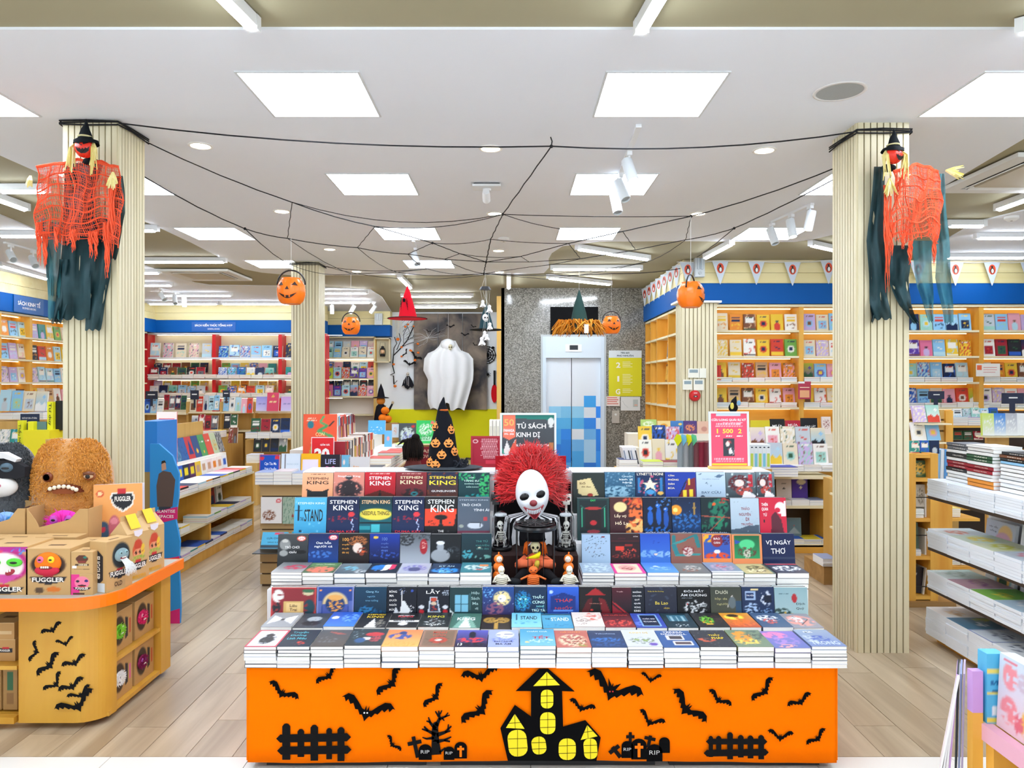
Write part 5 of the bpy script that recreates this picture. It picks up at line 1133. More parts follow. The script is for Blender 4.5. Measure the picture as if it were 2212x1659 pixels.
for(px,py,s_)in[(943,956,0),(971,956,0),(957,980,0),(944,1001,0),(941,922,1),(975,928,2),(983,974,2),(931,996,1)]:
 X_,Z_=FX(px,Y)-FX(958,Y),FZ(py,Y)-1.095
 rr_=max(0.03,0.108*(1-Z_/0.46));k=min(0.96,abs(X_)/rr_);yy=-rr_*math.sqrt(max(0.05,1-k*k))*0.9-0.008
 m=MB('f09a50')
 def pump(cx,cz,sz,mb,y=0.0):
  mb.prism([(cx+sz*math.cos(t)*(1+0.08*math.cos(6*t)),cz+sz*0.9*math.sin(t)*(1+0.05*math.cos(6*t)))for t in[2*PI*i/24 for i in range(24)]],y-0.003,y)
  mb.prism([(cx-0.1*sz,cz+0.85*sz),(cx+0.12*sz,cz+0.85*sz),(cx+0.2*sz,cz+1.25*sz),(cx,cz+1.2*sz)],y-0.003,y)
  D='1c0c08'
  for q in(-1,1):mb.prism([(cx+q*0.15*sz,cz+0.1*sz),(cx+q*0.6*sz,cz+0.5*sz),(cx+q*0.65*sz,cz+0.12*sz)],y-0.0045,y-0.002,D)
  mb.prism([(cx-0.6*sz,cz-0.15*sz),(cx-0.35*sz,cz-0.3*sz),(cx-.2*sz,cz-.2*sz),(cx,cz-0.36*sz),(cx+.2*sz,cz-.2*sz),(cx+.35*sz,cz-.3*sz),(cx+0.6*sz,cz-0.15*sz),(cx+0.35*sz,cz-0.6*sz),(cx,cz-0.7*sz),(cx-0.35*sz,cz-0.6*sz)],y-0.0045,y-0.002,D)
 pump(0,0,0.027,m)
 obj('pumpkin_patch',m,MATTE,h_,(X_,yy,Z_),(-0.2,0,{0:0,1:-0.8,2:0.9}[s_]))
m=MB('2c3038')
for i in range(40):
 a=r.uniform(-0.9,0.6);x0=0.1;m.tube([(x0*math.cos(a),x0*math.sin(a)*0.9,0.02),(0.13*math.cos(a)+r.uniform(-.01,.02),0.11*math.sin(a)-0.02,r.uniform(0.02,0.06)),(0.12*math.cos(a)+r.uniform(-.02,.04),0.1*math.sin(a)-0.03,r.uniform(0.015,0.07))],0.003,4)
obj('tulle_ribbon',m,MATTE,h_)
obj('hat_cord',MB('c86428').lathe([(0.026,0.345),(0.03,0.35),(0.026,0.355)],16),MATTE,h_)
# "TỦ SÁCH KINH DỊ" sign
def framed(name,lab,cat,px0,py0,px1,py1,Y,frame,lean=-0.06,depth=0.012,zbase=None):
 W_,H_=(px1-px0)*Y/F,(py1-py0)*Y/F
 e_=empty(name,lab,cat,(FX((px0+px1)/2,Y),Y,FZ(py1,Y)if zbase is None else zbase),(lean,0,0))
 m=MB(frame);b_=0.012
 m.box(-W_/2,0,0,W_/2,depth,b_);m.box(-W_/2,0,H_-b_,W_/2,depth,H_);m.box(-W_/2,0,b_,-W_/2+b_,depth,H_-b_);m.box(W_/2-b_,0,b_,W_/2,depth,H_-b_)
 obj('frame',m,PAINT,e_);return e_,W_,H_
e_,W_,H_=framed('category_sign','grey framed sign reading TỦ SÁCH KINH DỊ above the clown','sign',1080,892,1202,985,4.42,'dfe8ee')
def sheetmesh(W_,H_,ops,nx=60,ny=46):
 V=Cv(nx,ny).run(ops);return cover_mesh(W_,H_,0.003,V,'dddddd','dddddd',True)
sh=link('sheet',sheetmesh(W_-0.02,H_-0.02,'b 454b50;p 0 1 .0 .6 .08 .42 .3 1 24907c;p 0 1 1 1 1 .86 .32 .9 20786c;r .02 .44 .26 .98 f0785c;p .02 .44 .14 .36 .26 .44 f0785c;p .02 .02 .1 .34 .16 .12 .26 .38 .26 .1 .16 .02 e8e8e4;p .14 .02 .17 .16 .28 .4 .27 .1 e0644c;e .93 .82 .06 .1 d8dcd8;c .93 .7 .04 d8dcd8;r .9 .1 .98 .3 b87848;p 0 0 0 .2 .06 0 24907c'),e_,(0,0.004,0.01))
for s_,u,v,wf,hf,c in[('50',.14,.8,.18,.16,'f4b060'),('FAHASA',.14,.6,.19,.07,'ffffff'),('1976 - 2026',.14,.51,.17,.04,'ffffff'),('TỦ SÁCH',.56,.73,.52,.15,'f8f8f8'),('KINH DỊ',.5,.48,.42,.15,'f8f8f8'),('BÍ ẨN TRONG BÓNG ĐÊM',.58,.24,.58,.08,'f8f8f8')]:
 text(s_,sh,(u-0.5)*(W_-0.02),v*(H_-0.02),wf*W_,hf*H_,c,name='sign_lettering',bold=0.02)
 # pink poster stand
e_,W_,H_=framed('poster_stand','pink promotion poster with 1, 500 and 2 on a wooden stand','poster',1533,890,1620,1012,4.41,'d4dce4',zbase=1.1)
obj('wooden_foot',MB('e4c88c').box(-W_/2-0.004,-0.03,-0.005,W_/2+0.004,0.03,0.012),M_PINE2,e_)
sh=link('sheet',sheetmesh(W_-0.016,H_-0.016,'b e8506c;r .16 .95 .82 1 c8d8e4;t .1 .9 .79 2 f8c0c8;t .05 .95 .14 3 f8b0c0;r .04 .02 .96 .05 f0d830;r .33 .2 .64 .53 343c44;m .48 .4 .1 .1 4 -.2 b04048;e .46 .42 .05 .05 e8d0c8;m .56 .28 .08 .08 4 -.3 e8e8ec;l .32 .58 .32 .74 .005 f8a0b0;l .66 .58 .66 .74 .005 f8a0b0;t .12 .26 .57 1 ffffff;t .4 .6 .57 1 ffffff;t .7 .86 .57 1 ffffff',46,60),e_,(0,0.004,0.008))
for s_,u,v,wf,hf,c in[('CỬU LONG QUÁI SỰ KÝ',.5,.87,.86,.06,'ffffff'),('Yêu quái – tuyệt tác Thôi Miên',.6,.815,.5,.02,'ffe0e8'),('1',.19,.66,.03,.08,'f8e048'),('500',.47,.66,.26,.08,'f8e048'),('2',.79,.66,.09,.08,'f8e048')]:
 text(s_,sh,(u-0.5)*(W_-0.016),v*(H_-0.016),wf*W_,hf*H_,c,name='poster_lettering',bold=0.02)
 # red leaflet stand left of the clown and red stand behind the clown
e_,W_,H_=framed('red_leaflet_stand','dark red leaflet full of small text left of the clown hair','poster',1017,942,1082,1006,4.7,'b01c30',zbase=FZ(1006,4.7))
link('sheet',sheetmesh(W_-0.01,H_-0.01,'b a81c34;t .3 .95 .92 16 e8b0b8;c .13 .84 .1 e8c0c0;c .13 .84 .06 a81c34;r .5 .0 1 .16 d83850',50,50),e_,(0,0.003,0.005))
obj('foot',MB('b01c30').box(-0.08,-0.01,-0.2,0.08,0.09,0.0),PAINT,e_)
o_=obj('red_backboard',MB('a81420').box(-0.2,0,-0.25,0.22,0.02,0),MATTE,None,(FX(1143,4.38),4.40,FZ(986,4.38)+0.0));tag(o_,'plain deep red board right behind the clown hair','board')
# ================================================================== HANGING DECORATIONS
M_THREAD=mat('clear_thread','e8e8e4',0.4)
def bucket(px,py,rpx,Y,ytop,lab,turn=0.0,topz=None):
 X,Z=FX(px,Y),FZ(py,Y);R_=rpx*Y/F
 e_=empty('pumpkin_bucket',lab,'pumpkin bucket',(X,Y,Z),(0,0,turn),'hanging pumpkin buckets')
 pr=[(0.5,-0.86),(0.62,-0.9),(0.85,-0.68),(0.98,-0.3),(1.0,0.05),(0.93,0.42),(0.76,0.72),(0.66,0.8),(0.66,0.9),(0.62,0.9),(0.62,0.78),(0.4,-0.7),(0,-0.7)]
 V=[];n=48
 for r_,z_ in pr:
  for k in range(n):
   a=2*PI*k/n;f_=1-0.035*abs(math.sin(a*5))*(1 if abs(z_)<0.78 else 0);V.append((r_*R_*f_*math.cos(a),r_*R_*f_*math.sin(a),z_*R_))
 m=MB('fa7a12').add(V,[(i*n+k,i*n+(k+1)%n,(i+1)*n+(k+1)%n,(i+1)*n+k)for i in range(len(pr)-1)for k in range(n)]+[tuple(range(n-1,-1,-1))])
 o_=obj('bucket',m,GLOSS,e_,smooth=0.9)
 def onb(x,z):
  zz=max(-0.85,min(0.85,z));rr_=np.interp(zz,[-0.9,-0.68,-0.3,0.05,0.42,0.72,0.85],[0.62,0.85,0.98,1.0,0.93,0.76,0.66])
  return(x*R_,-math.sqrt(max(0.02,rr_**2-x*x))*R_-0.002,z*R_)
 def patch(pts,nm):
  m=MB('2a0c06');V=[onb(x,z)for x,z in pts];m.add(V,[tuple(range(len(V)))]);obj(nm,m,PAINT,e_)
 for s_ in(-1,1):patch([(s_*0.28,0.32),(s_*0.66,0.3),(s_*0.46,0.58)][::s_],'eye')
 patch([(-0.14,0.02),(0.14,0.02),(0,0.26)],'nose')
 up=[(-0.6+0.12*i,-0.12-0.22*math.cos((i-5)*0.3)+0.0)for i in range(11)]
 mth=MB('2a0c06')
 for i in range(12):
  x0=-0.6+0.1*i;x1=x0+0.1
  if i in(4,7):t0=0.14
  else:t0=0.0
  u0,u1=-0.12-0.27*math.cos(x0*2.2),-0.12-0.27*math.cos(x1*2.2);l0,l1=u0-0.2*math.cos(x0*2.4),u1-0.2*math.cos(x1*2.4)
  mth.add([onb(x0,l0),onb(x1,l1),onb(x1,u1-t0),onb(x0,u0-t0)],[(0,1,2,3)])
 obj('mouth',mth,PAINT,e_)
 obj('handle',MB('15171c').tube([(0.97*R_*math.cos(a),0,0.45*R_+R_*1.0*math.sin(a))for a in[PI*i/16 for i in range(17)]],0.055*R_,6),GLOSS,e_,smooth=True)
 tz=topz-Z
 obj('thread',MB().tube([(0,0,1.45*R_),(0,0,tz)],0.0012,4),M_THREAD,e_)
bucket(629,629,31,5.2,510,'largest orange pumpkin bucket, hanging before the small pillar',0.0,FZ(513,5.2))
bucket(1492,637,30,5.2,470,'orange pumpkin bucket turned sideways, hanging by the blue fascia',1.0,FZ(468,5.2))
bucket(758,704,20,7.8,590,'small pumpkin bucket hanging left of the red witch hat',0.0,FZ(592,7.8))
bucket(1321,702,20.5,7.8,590,'small pumpkin bucket hanging right of the lift screen',0.15,FZ(592,7.8))
def whats(px,ytip,ybrim,bw,Y,lab,col,brimc,ythr,tilt=0.0,band=None,name='witch_hat'):
 X=FX(px,Y);H_=(ybrim-ytip)*Y/F;B_=bw/2*Y/F;e_=empty(name,lab,'witch hat',(X,Y,FZ(ybrim,Y)),(tilt,0,0))
 n=28;prof=[(0.5,0),(0.44,0.12),(0.36,0.35),(0.25,0.6),(0.13,0.82),(0.02,1.0)]
 V=[]
 for r_,z_ in prof:
  for k in range(n):
   a=2*PI*k/n;f_=1+0.05*math.sin(a*3+z_*9);V.append((r_*B_*f_*math.cos(a),r_*B_*f_*math.sin(a),z_*H_))
 obj('cone',MB(col).add(V,[(i*n+k,i*n+(k+1)%n,(i+1)*n+(k+1)%n,(i+1)*n+k)for i in range(5)for k in range(n)]),MATTE,e_,smooth=True)
 obj('brim',MB(brimc).lathe([(0.47*B_,0.004),(B_,0.0+0.03*H_),(B_,0.03*H_-0.004),(0.47*B_,-0.004)],36),MATTE,e_,smooth=0.8)
 obj('brim_edge',MB('200c10' if band else brimc).lathe([(B_-0.003,0.03*H_-0.005),(B_+0.003,0.03*H_-0.002),(B_-0.003,0.03*H_+0.003)],36),MATTE,e_)
 obj('thread',MB().tube([(0,0,H_*0.98),(0,0,FZ(ythr,Y)-FZ(ybrim,Y))],0.0011,4),M_THREAD,e_)
 return e_,B_,H_
e_,B_,H_=whats(880,617,690,86,7.4,'bright red witch hat with a black spider, hanging over the aisle','e8142c','e02038',598,0.0,True)
m=MB('101014');m.ball((-0.02,0,0.55*H_),(0.014,0.008,0.02),10,8)
for s_ in(-1,1):
 for k in range(4):m.tube([(-0.02,0,0.55*H_),(-0.02+s_*0.025,-0.004,(0.6-0.05*k)*H_),(-0.02+s_*0.035,-0.002,(0.5-0.08*k)*H_)],0.0018,4)
obj('spider',m,MATTE,e_,(0,-B_*0.29,0),(0.2,0,0))
e_,B_,H_=whats(1251,627,705,84,6.0,'dark green witch hat trimmed with orange straw before the lift screen','2c4844','30403c',575)
m=MB('e0962c')
for i in range(260):
 a=r.uniform(0,2*PI);r0=B_*0.45;r1=B_*r.uniform(1.0,1.45)
 m.tube([(r0*math.cos(a),r0*math.sin(a),0.025),(0.75*r1*math.cos(a+r.uniform(-.3,.3)),0.75*r1*math.sin(a),0.03+r.uniform(-.01,.02)),(r1*math.cos(a+r.uniform(-.3,.3)),r1*math.sin(a),-r.uniform(0.01,0.08))],[0.006,0.006,0.002],3,c=r.choice(['d88a24','c87818','e8a844','b87020']),caps=False)
obj('straw_fringe',m,MATTE,e_)['kind']='stuff'
obj('price_tag',MB('f0e4d8').box(0.02,-B_*1.35,-0.07,0.055,-B_*1.35+0.002,0.0),PAINT,e_)
whats(1050,655,714,70,8.6,'dark teal witch hat with flat black brim behind the ghost mobile','28444c','14181c',600)
# ghost mobile
Y=7.0;e_=empty('ghost_mobile','black-topped mobile with white ghosts and a skull on strings','mobile',(FX(1048,Y),Y,FZ(624,Y)))
obj('hanger_disc',MB('3c4048').lathe([(0.058,-0.01),(0.04,0.02),(0,0.02)],8),PAINT,e_)
obj('thread',MB().tube([(0,0,0.02),(0,0,FZ(592,Y)-FZ(624,Y))],0.0015,4,'c8c8c8').tube([(-0.03,0,0.02),(-0.005,0,FZ(600,Y)-FZ(624,Y))],0.001,4),PAINT,e_)
for k,(px,py,s_)in enumerate([(1043,652,1.0),(1057,662,1.1),(1048,685,1.7),(1058,700,1.0),(1047,718,1.0),(1041,732,1.2),(1052,725,0.9)]):
 x_,z_=FX(px,Y)-FX(1048,Y),FZ(py,Y)-FZ(624,Y);yy=r.uniform(-0.03,0.03);q=0.018*s_
 if k==2:m=MB();skull(m,(x_,yy,z_),0.034,'f2f2f0','202428',0.4);obj('skull',m,MATTE,e_,smooth=0.9)
 else:
  m=MB('f2f3f5');m.ball((x_,yy,z_),q*0.9,12,8)
  n=14;V=[]
  for i,(r_,zz)in enumerate([(0.7,-0.3),(0.9,-1.2),(1.5,-2.6)]):
   for kk in range(n):a=2*PI*kk/n;V.append((x_+q*r_*math.cos(a)*(1+0.25*i*math.sin(a*4)*0.5),yy+q*r_*math.sin(a),z_+q*(zz+(0.4*math.sin(a*3)if i==2 else 0))))
  m.add(V,[(i*n+kk,i*n+(kk+1)%n,(i+1)*n+(kk+1)%n,(i+1)*n+kk)for i in range(2)for kk in range(n)])
  obj('ghost',m,MATTE,e_,smooth=True)
 obj('string',MB('d8d8d0').tube([(x_,yy,z_),((-0.045+0.015*k),0,-0.01)],0.0012,4),PAINT,e_)

 # black yarn spider web: knots in space, each strand sags a little
KN={'cl':(302,300,4.70),'cl0':(256,266,4.345),'kf':(1191,316,4.4),'cr0':(1853,284,4.385),'cr':(1808,300,4.76),'crb':(1806,362,4.78),'crc':(1806,385,4.78),'clb':(302,376,4.70),
'a1':(631,437,5.35),'a2':(810,489,5.8),'a3':(934,525,6.2),'a4':(993,548,6.5),'H':(1050,566,6.8),'k1':(1086,463,5.6),'k2':(1060,517,6.2),'k3':(1045,591,7.2),'k4':(1062,592,7.3),
'c1':(1493,467,5.35),'c2':(1345,500,5.75),'c3':(1228,526,6.2),'c4':(1125,554,6.6),'b1':(529,494,5.7),'b2':(621,515,6.0),'b3':(772,535,6.4),'b4':(881,549,6.6),'b5':(960,560,6.7),
'm':(628,572,9.35),'mr':(700,575,9.5),'d1':(760,592,8.6),'d2':(858,588,8.2),'d3':(924,581,7.8),'e1':(1586,493,5.9),'e2':(1481,518,6.2),'e3':(1373,540,6.6),'e4':(1254,559,6.9),'e5':(1143,566,7.0),
'R':(1505,556,9.2),'f1':(1400,565,7.6),'f2':(1320,591,8.3),'f3':(1180,603,8.0),'f4':(1142,577,7.3),'Rl':(1470,580,9.3)}
web=MB('101014');KP={k:FP(*v)for k,v in KN.items()}
def strand(a,b_,sag=0.02,rad=0.0032,n=8):
 A_,B_=KP[a],KP[b_];pts=[]
 for i in range(n+1):
  t=i/n;p=A_.lerp(B_,t);p.z-=sag*4*t*(1-t);p.x+=0.003*math.sin(t*23);pts.append(p)
 web.tube(pts,rad,5)
for a,b_,s_,q in[('cl0','kf',.05,.0045),('kf','cr0',.05,.0045),('cl','a1',.02,.004),('a1','a2',.015,.004),('a2','a3',.0,.004),('a3','a4',0,.0038),('a4','H',0,.0038),('clb','b1',.02,.004),('b1','m',.03,.004),('kf','k1',.0,.004),('k1','k2',.0,.004),('k2','H',.0,.005),('H','k3',0,.005),
('crb','c1',.02,.004),('c1','c2',.0,.004),('c2','c3',.0,.004),('c3','c4',0,.0035),('c4','H',0,.0035),('crc','e1',.01,.004),('e1','R',.01,.004),('a2','k1',.05,.003),('a1','k1',.1,.003),('k1','c1',.01,.003),('k1','c2',.05,.0028),
('a3','k2',.02,.0028),('k2','c3',.01,.0028),('a4','c4',.02,.0028),('a1','b2',0,.003),('a2','b3',0,.003),('a3','b4',0,.003),('a4','b5',0,.003),('b1','b2',.01,.0038),('b2','b3',.01,.0038),('b3','b4',.01,.0038),('b4','b5',.0,.0035),('b5','H',.0,.0035),
('b2','d1',.03,.003),('b3','d2',.03,.003),('b4','d3',.02,.003),('b5','k3',.02,.003),('m','d1',.05,.003),('mr','d3',.04,.0035),('d1','d2',.0,.0035),('d2','d3',0,.003),('d3','k3',.03,.0035),('d2','k3',.03,.003),('mr','k4',.1,.003),('H','e5',0,.003),('e5','e4',.0,.003),('e4','e3',0,.0035),('e3','e2',0,.0035),('e2','e1',.01,.0035),
('c1','e2',0,.003),('c2','e3',0,.003),('c3','e4',0,.003),('c4','e5',0,.0028),('e2','f1',.02,.0028),('f1','f3',.02,.0028),('e4','f4',0.01,.0028),('f4','k3',.0,.003),('k4','f2',.02,.004),('f2','Rl',.02,.0045),('f3','k3',.0,.003),('k3','k4',0,.004),('k4','f1',.05,.0028)]:
 strand(a,b_,s_,q)
for k in('kf','k1','b1','cl','H','c1','e1','a3','k3'):web.ball(KP[k],0.011,8,6)
web.tube([KP['kf'],KP['kf']+Vector((0.004,0,0.03)),KP['kf']+Vector((-0.005,0,0.055))],0.004,5)
# wraps round the pillars
def wrap(x0,y0,x1,y1,z,sides):
 for dz in(0,0.014,0.022):web.tube([(x,y,z+dz+0.004*math.sin(i*2+dz*200))for i,(x,y)in enumerate(sides)],0.0045,5)
wrap(0,0,0,0,3.125,[(-2.66,4.40),(-2.66,4.352),(-2.5,4.35),(-2.315,4.352),(-2.305,4.5),(-2.305,4.7)])
wrap(0,0,0,0,3.09,[(2.375,4.45),(2.375,4.395),(2.2,4.39),(2.045,4.392),(2.035,4.6),(2.035,4.75)])
wrap(0,0,0,0,3.115,[(-2.82,9.5),(-2.82,9.385),(-2.6,9.38),(-2.445,9.385),(-2.44,9.73)])
tag(obj('spider_web',web,mat('black_yarn','0e0e12',0.9)),'giant black yarn spider web strung between the slatted pillars under the ceiling','spider web')

# scarecrows: gauze shawl over a dark teal robe
M_TEAL=mat('teal_cloth','123a40',0.7,noise=0.45,nscale=14,alpha=0.96)
M_TEALT=mat('teal_cloth_thin','2b7078',0.7,noise=0.35,nscale=14,alpha=0.8)
M_GAUZE=mat('orange_gauze','e8552c',0.85,noise=0.15,nscale=30)
def ribbon(mb,path,widths,Y,amp=0.012,seed=0,thick=0.002):
 """hanging cloth strip: path of pixels, width in px; crumpled across its width"""
 rr_=random.Random(seed);n=8;rows_=[]
 pts=[]
 for i in range(len(path)-1):
  for k in range(6):t=k/6;pts.append((path[i][0]*(1-t)+path[i+1][0]*t,path[i][1]*(1-t)+path[i+1][1]*t,widths[i]*(1-t)+widths[i+1]*t))
 pts.append((*path[-1],widths[-1]));ph=[rr_.uniform(0,6)for _ in range(5)]
 V=[]
 for j,(x,y,w_)in enumerate(pts):
  for i in range(n+1):
   u=i/n-0.5;yy=Y+amp*math.sin(u*9+ph[0]+j*0.35)+amp*0.6*math.sin(u*17+ph[1]-j*0.6)+amp*0.5*math.sin(j*0.9+ph[2])
   V.append(FP(x+u*w_+1.2*math.sin(j*0.8+ph[3]+u),y+(3*math.sin(i*2+ph[4])if j==len(pts)-1 else 0),yy))
 W_=n+1;mb.add(V,[(j*W_+i,j*W_+i+1,(j+1)*W_+i+1,(j+1)*W_+i)for j in range(len(pts)-1)for i in range(n)])
def scare(lab,Y,strips,thin,headpx,hr_,gx0,gx1,gy0,gy1,drips,hand,yaw,gaps):
 cx_,cy_=headpx;e_=empty('scarecrow_decoration',lab,'scarecrow',tuple(FP(cx_,cy_,Y)))
 inv=-FP(cx_,cy_,Y)
 def shifted(mb):mb.v=[tuple(Vector(p)+inv)for p in mb.v];return mb
 for i,(path,ws)in enumerate(strips):m=MB();ribbon(m,path,ws,Y+0.03,0.022,i+7);obj('robe_strip',shifted(m),M_TEAL,e_,smooth=True)
 for i,(path,ws)in enumerate(thin):m=MB();ribbon(m,path,ws,Y+0.035,0.018,i+17);obj('robe_strip',shifted(m),M_TEALT,e_,smooth=True)
 # gauze: wandering warp and weft threads
 m=MB();rr_=random.Random(int(cx_));nxw,nyw=64,40
 def gp(u,v,k=0):
  x=gx0+(gx1-gx0)*u+4*math.sin(v*7+u*11)+2*math.sin(v*19+u*5);y=gy0+(gy1-gy0)*v+5*math.sin(u*9+v*5)+2.5*math.sin(u*23)
  if abs(u-0.5)>0.42:y+=10*(abs(u-0.5)-0.42)/0.08
  return FP(x,y,Y-0.02+0.012*math.sin(u*14+v*4))
 for i in range(nxw+1):
  u=i/nxw+rr_.uniform(-.006,.006);v1=1+rr_.uniform(-.05,.04);m.tube([gp(u+0.006*math.sin(j*1.3+i),v1*j/12)for j in range(13)],0.0014 if i%9 else 0.0036,3,caps=False)
 for j in range(nyw+1):
  v=j/nyw+rr_.uniform(-.008,.008);k=rr_.random()
  m.tube([gp(i/16,v+0.012*math.sin(i*0.9+j*2.1))for i in range(17)],0.0014 if j%6 else 0.005,3,caps=False)
 for j in(0,1):m.tube([gp(i/16,0.01*j)for i in range(17)],0.007,4)
 obj('gauze_shawl',shifted(m),M_GAUZE,e_)
 m=MB()
 for(x,y0,y1,w_)in drips:
  for s_ in range(int(5+w_/2)):
   dx=rr_.uniform(-w_/2,w_/2);e1=y1-rr_.uniform(0,(y1-y0)*0.4)
   pts=[FP(x+dx*(1-t*0.7)+2.5*math.sin(t*9+s_),y0+(e1-y0)*t,Y-0.02+0.006*math.sin(t*6+s_))for t in[q/7 for q in range(8)]]
   m.tube(pts,[0.0035]*6+[0.002,0.0008],4,caps=False)
 obj('gauze_strands',shifted(m),M_GAUZE,e_)['kind']='stuff'
 R_=hr_*Y/F
 def ribf(p,d):return p*(1-0.05*abs(math.sin(4*math.atan2(d.y,d.x))))
 hd=obj('pumpkin_head',MB('e0301c').ball((0,0,0),(R_,R_*0.9,R_*0.98),32,18,fn=ribf),GLOSS,e_,(0,-0.05,0),(0,0,yaw),smooth=True)
 def oh(x,z):return(x*R_,-math.sqrt(max(0.03,1-x*x-z*z))*R_*0.92-0.002,z*R_)
 D='120608'
 for nm,pts in(('eye',[(-.62,.35),(-.2,.1),(-.14,.3),(-.3,.42),(-.36,.55),(-.5,.42)]),('eye',[(.2,.1),(.62,.38),(.48,.45),(.36,.58),(.28,.4),(.14,.3)]),('nose',[(-.1,.0),(.12,-.02),(.02,.16)]),
('mouth',[(-.66,-.05),(-.5,-.22),(-.42,-.12),(-.3,-.34),(-.18,-.2),(-.02,-.4),(.12,-.22),(.26,-.36),(.36,-.16),(.5,-.24),(.7,.02),(.62,-.42),(.3,-.68),(-.1,-.72),(-.45,-.5)])):
  obj(nm,MB(D).add([oh(x,z)for x,z in pts],[tuple(range(len(pts)))]),PAINT,hd)
 obj('collar',MB('0c0e14').ball((0,0.01,-R_*1.1),(R_*0.85,R_*0.6,R_*0.45),16,10),MATTE,e_,smooth=True)
 # pointed hat with drooping brim
 n=24;V=[]
 for i,(r_,z_,off)in enumerate([(1.25,0.15,0),(1.15,0.45,0),(0.72,0.72,0),(0.62,1.1,0.05),(0.42,1.7,0.02),(0.2,2.2,0.1),(0.02,2.75,0.05)]):
  for k in range(n):a=2*PI*k/n;f_=1+(0.1 if i<2 else 0.06)*math.sin(3*a+i);V.append(((r_*f_*math.cos(a)+off)*R_,r_*f_*0.8*math.sin(a)*R_,(z_+(0.12*math.cos(2*a)if i<2 else 0))*R_))
 obj('hat',MB('0c1216').add(V,[(i*n+k,i*n+(k+1)%n,(i+1)*n+(k+1)%n,(i+1)*n+k)for i in range(6)for k in range(n)]),MATTE,e_,(0,-0.045,0.25*R_),smooth=True)
 obj('hat_band',MB('d8d09c').lathe([(0.66*R_,0.82*R_),(0.74*R_,0.9*R_),(0.66*R_,0.98*R_)],20),MATTE,e_,(0,-0.045,0.25*R_))
 m=MB('e2d28c')
 for s_ in(-1,1):
  for i in range(11):
   x0=s_*(0.75+0.04*i)*R_;L_=rr_.uniform(1.6,3.4)*R_;y_=-0.06-0.02*rr_.random()
   m.tube([(x0*0.8,-0.05,0.55*R_),(x0*1.2,y_,-0.1*R_),(x0*1.1+rr_.uniform(-.4,.5)*R_*s_,y_-0.01,0.4*R_-L_)],[0.004,0.006,0.003],3,c=rr_.choice(['e2d28c','d8c478','eadfa4']))
 obj('straw_hair',m,MATTE,e_)['kind']='stuff'
 for(hx_,hy_,dx,dy)in hand:
  m=MB('e6d890')
  for i in range(14):
   a=rr_.uniform(-.5,.5);c_,s2=math.cos(a),math.sin(a);vx,vy=dx*c_-dy*s2,dx*s2+dy*c_;L_=rr_.uniform(0.7,1.1)
   m.tube([FP(hx_,hy_,Y-0.035),FP(hx_+vx*L_*0.5,hy_+vy*L_*0.5,Y-0.045-0.01*rr_.random()),FP(hx_+vx*L_,hy_+vy*L_+2,Y-0.04)],[0.006,0.007,0.003],3,c=rr_.choice(['e6d890','dccb7c','efe4a8']))
  obj('straw_hand',shifted(m),MATTE,e_)
scare('scarecrow with pumpkin head and orange gauze spread across the left pillar',4.3,
[([(180,352),(172,420),(165,560),(160,690)],[84,66,66,66]),([(222,470),(215,600),(200,713)],[44,46,34]),([(258,380),(258,460),(238,560)],[16,26,26]),([(140,560),(135,640),(122,698)],[26,26,22])],
[([(120,480),(115,590),(117,690)],[32,30,24]),([(90,470),(105,560),(112,640)],[12,16,14])],
(194,326),21,78,262,350,520,[(84,480,575,10),(98,500,580,10),(122,490,545,8),(158,495,548,16),(197,500,560,12),(208,500,565,8),(232,480,610,18),(243,400,560,14)],
[(244,372,0,34),(66,380,-4,22)],0.15,None)
scare('scarecrow with pumpkin head and one straw arm stretched out on the right pillar',4.34,
[([(1899,360),(1892,520),(1898,640),(1905,690)],[22,38,40,42]),([(1945,530),(1940,600),(1955,660),(1980,698)],[50,46,26,10]),([(1888,660),(1884,697)],[14,6])],
[([(1990,520),(1998,620),(2012,695)],[44,34,12]),([(2034,375),(2036,500),(2038,600),(2050,698)],[10,26,34,20])],
(1921,341),19,1930,2032,360,515,[(1916,400,640,16),(1925,480,560,12),(1965,520,575,10),(2018,505,575,7),(1950,505,540,8)],
[(1922,385,0,36),(2043,368,40,6)],0.5,None)
# ================================================================== TOY COUNTER (front left)
M_CARD=mat('cardboard','c6a06a',0.85,noise=0.05,nscale=30)
M_OAK=wood('counter_oak','c98f28','dcaa42','Z',0.4,0.35)
ZC=0.626
ct=empty('toy_counter','low round-cornered wooden counter with orange edge band and black bat stickers','counter',(-2.6,3.7,0))
inv_ct=Vector((2.6,-3.7,0))
def cc(mb):mb.v=[tuple(Vector(p)+inv_ct)for p in mb.v];return mb
def outline(x1,y0,y1,r_,x0=-3.6,n=12):
 return[(x0,y0)]+[(x1-r_+r_*math.cos(a),y0+r_+r_*math.sin(a))for a in[-PI/2+PI/2*i/n for i in range(n+1)]]+[(x1,y1),(x0,y1)]
o1,o2,o3=outline(-1.825,3.33,4.12,0.21),outline(-1.843,3.348,4.12,0.195),outline(-1.86,3.365,4.10,0.18)
rim=MB('ff7c10');n=len(o1)
for a,b_ in((o1,o2),):
 for i in range(n-1):
  rim.add([(*a[i],ZC-0.05),(*a[i+1],ZC-0.05),(*a[i+1],ZC+0.004),(*a[i],ZC+0.004)],[(0,1,2,3)])
  rim.add([(*a[i],ZC+0.004),(*a[i+1],ZC+0.004),(*b_[i+1],ZC+0.004),(*b_[i],ZC+0.004)],[(0,1,2,3)])
  rim.add([(*a[i+1],ZC-0.05),(*a[i],ZC-0.05),(*b_[i],ZC-0.05),(*b_[i+1],ZC-0.05)],[(0,1,2,3)])
obj('edge_band',cc(rim),GLOSS,ct,smooth=0.6)
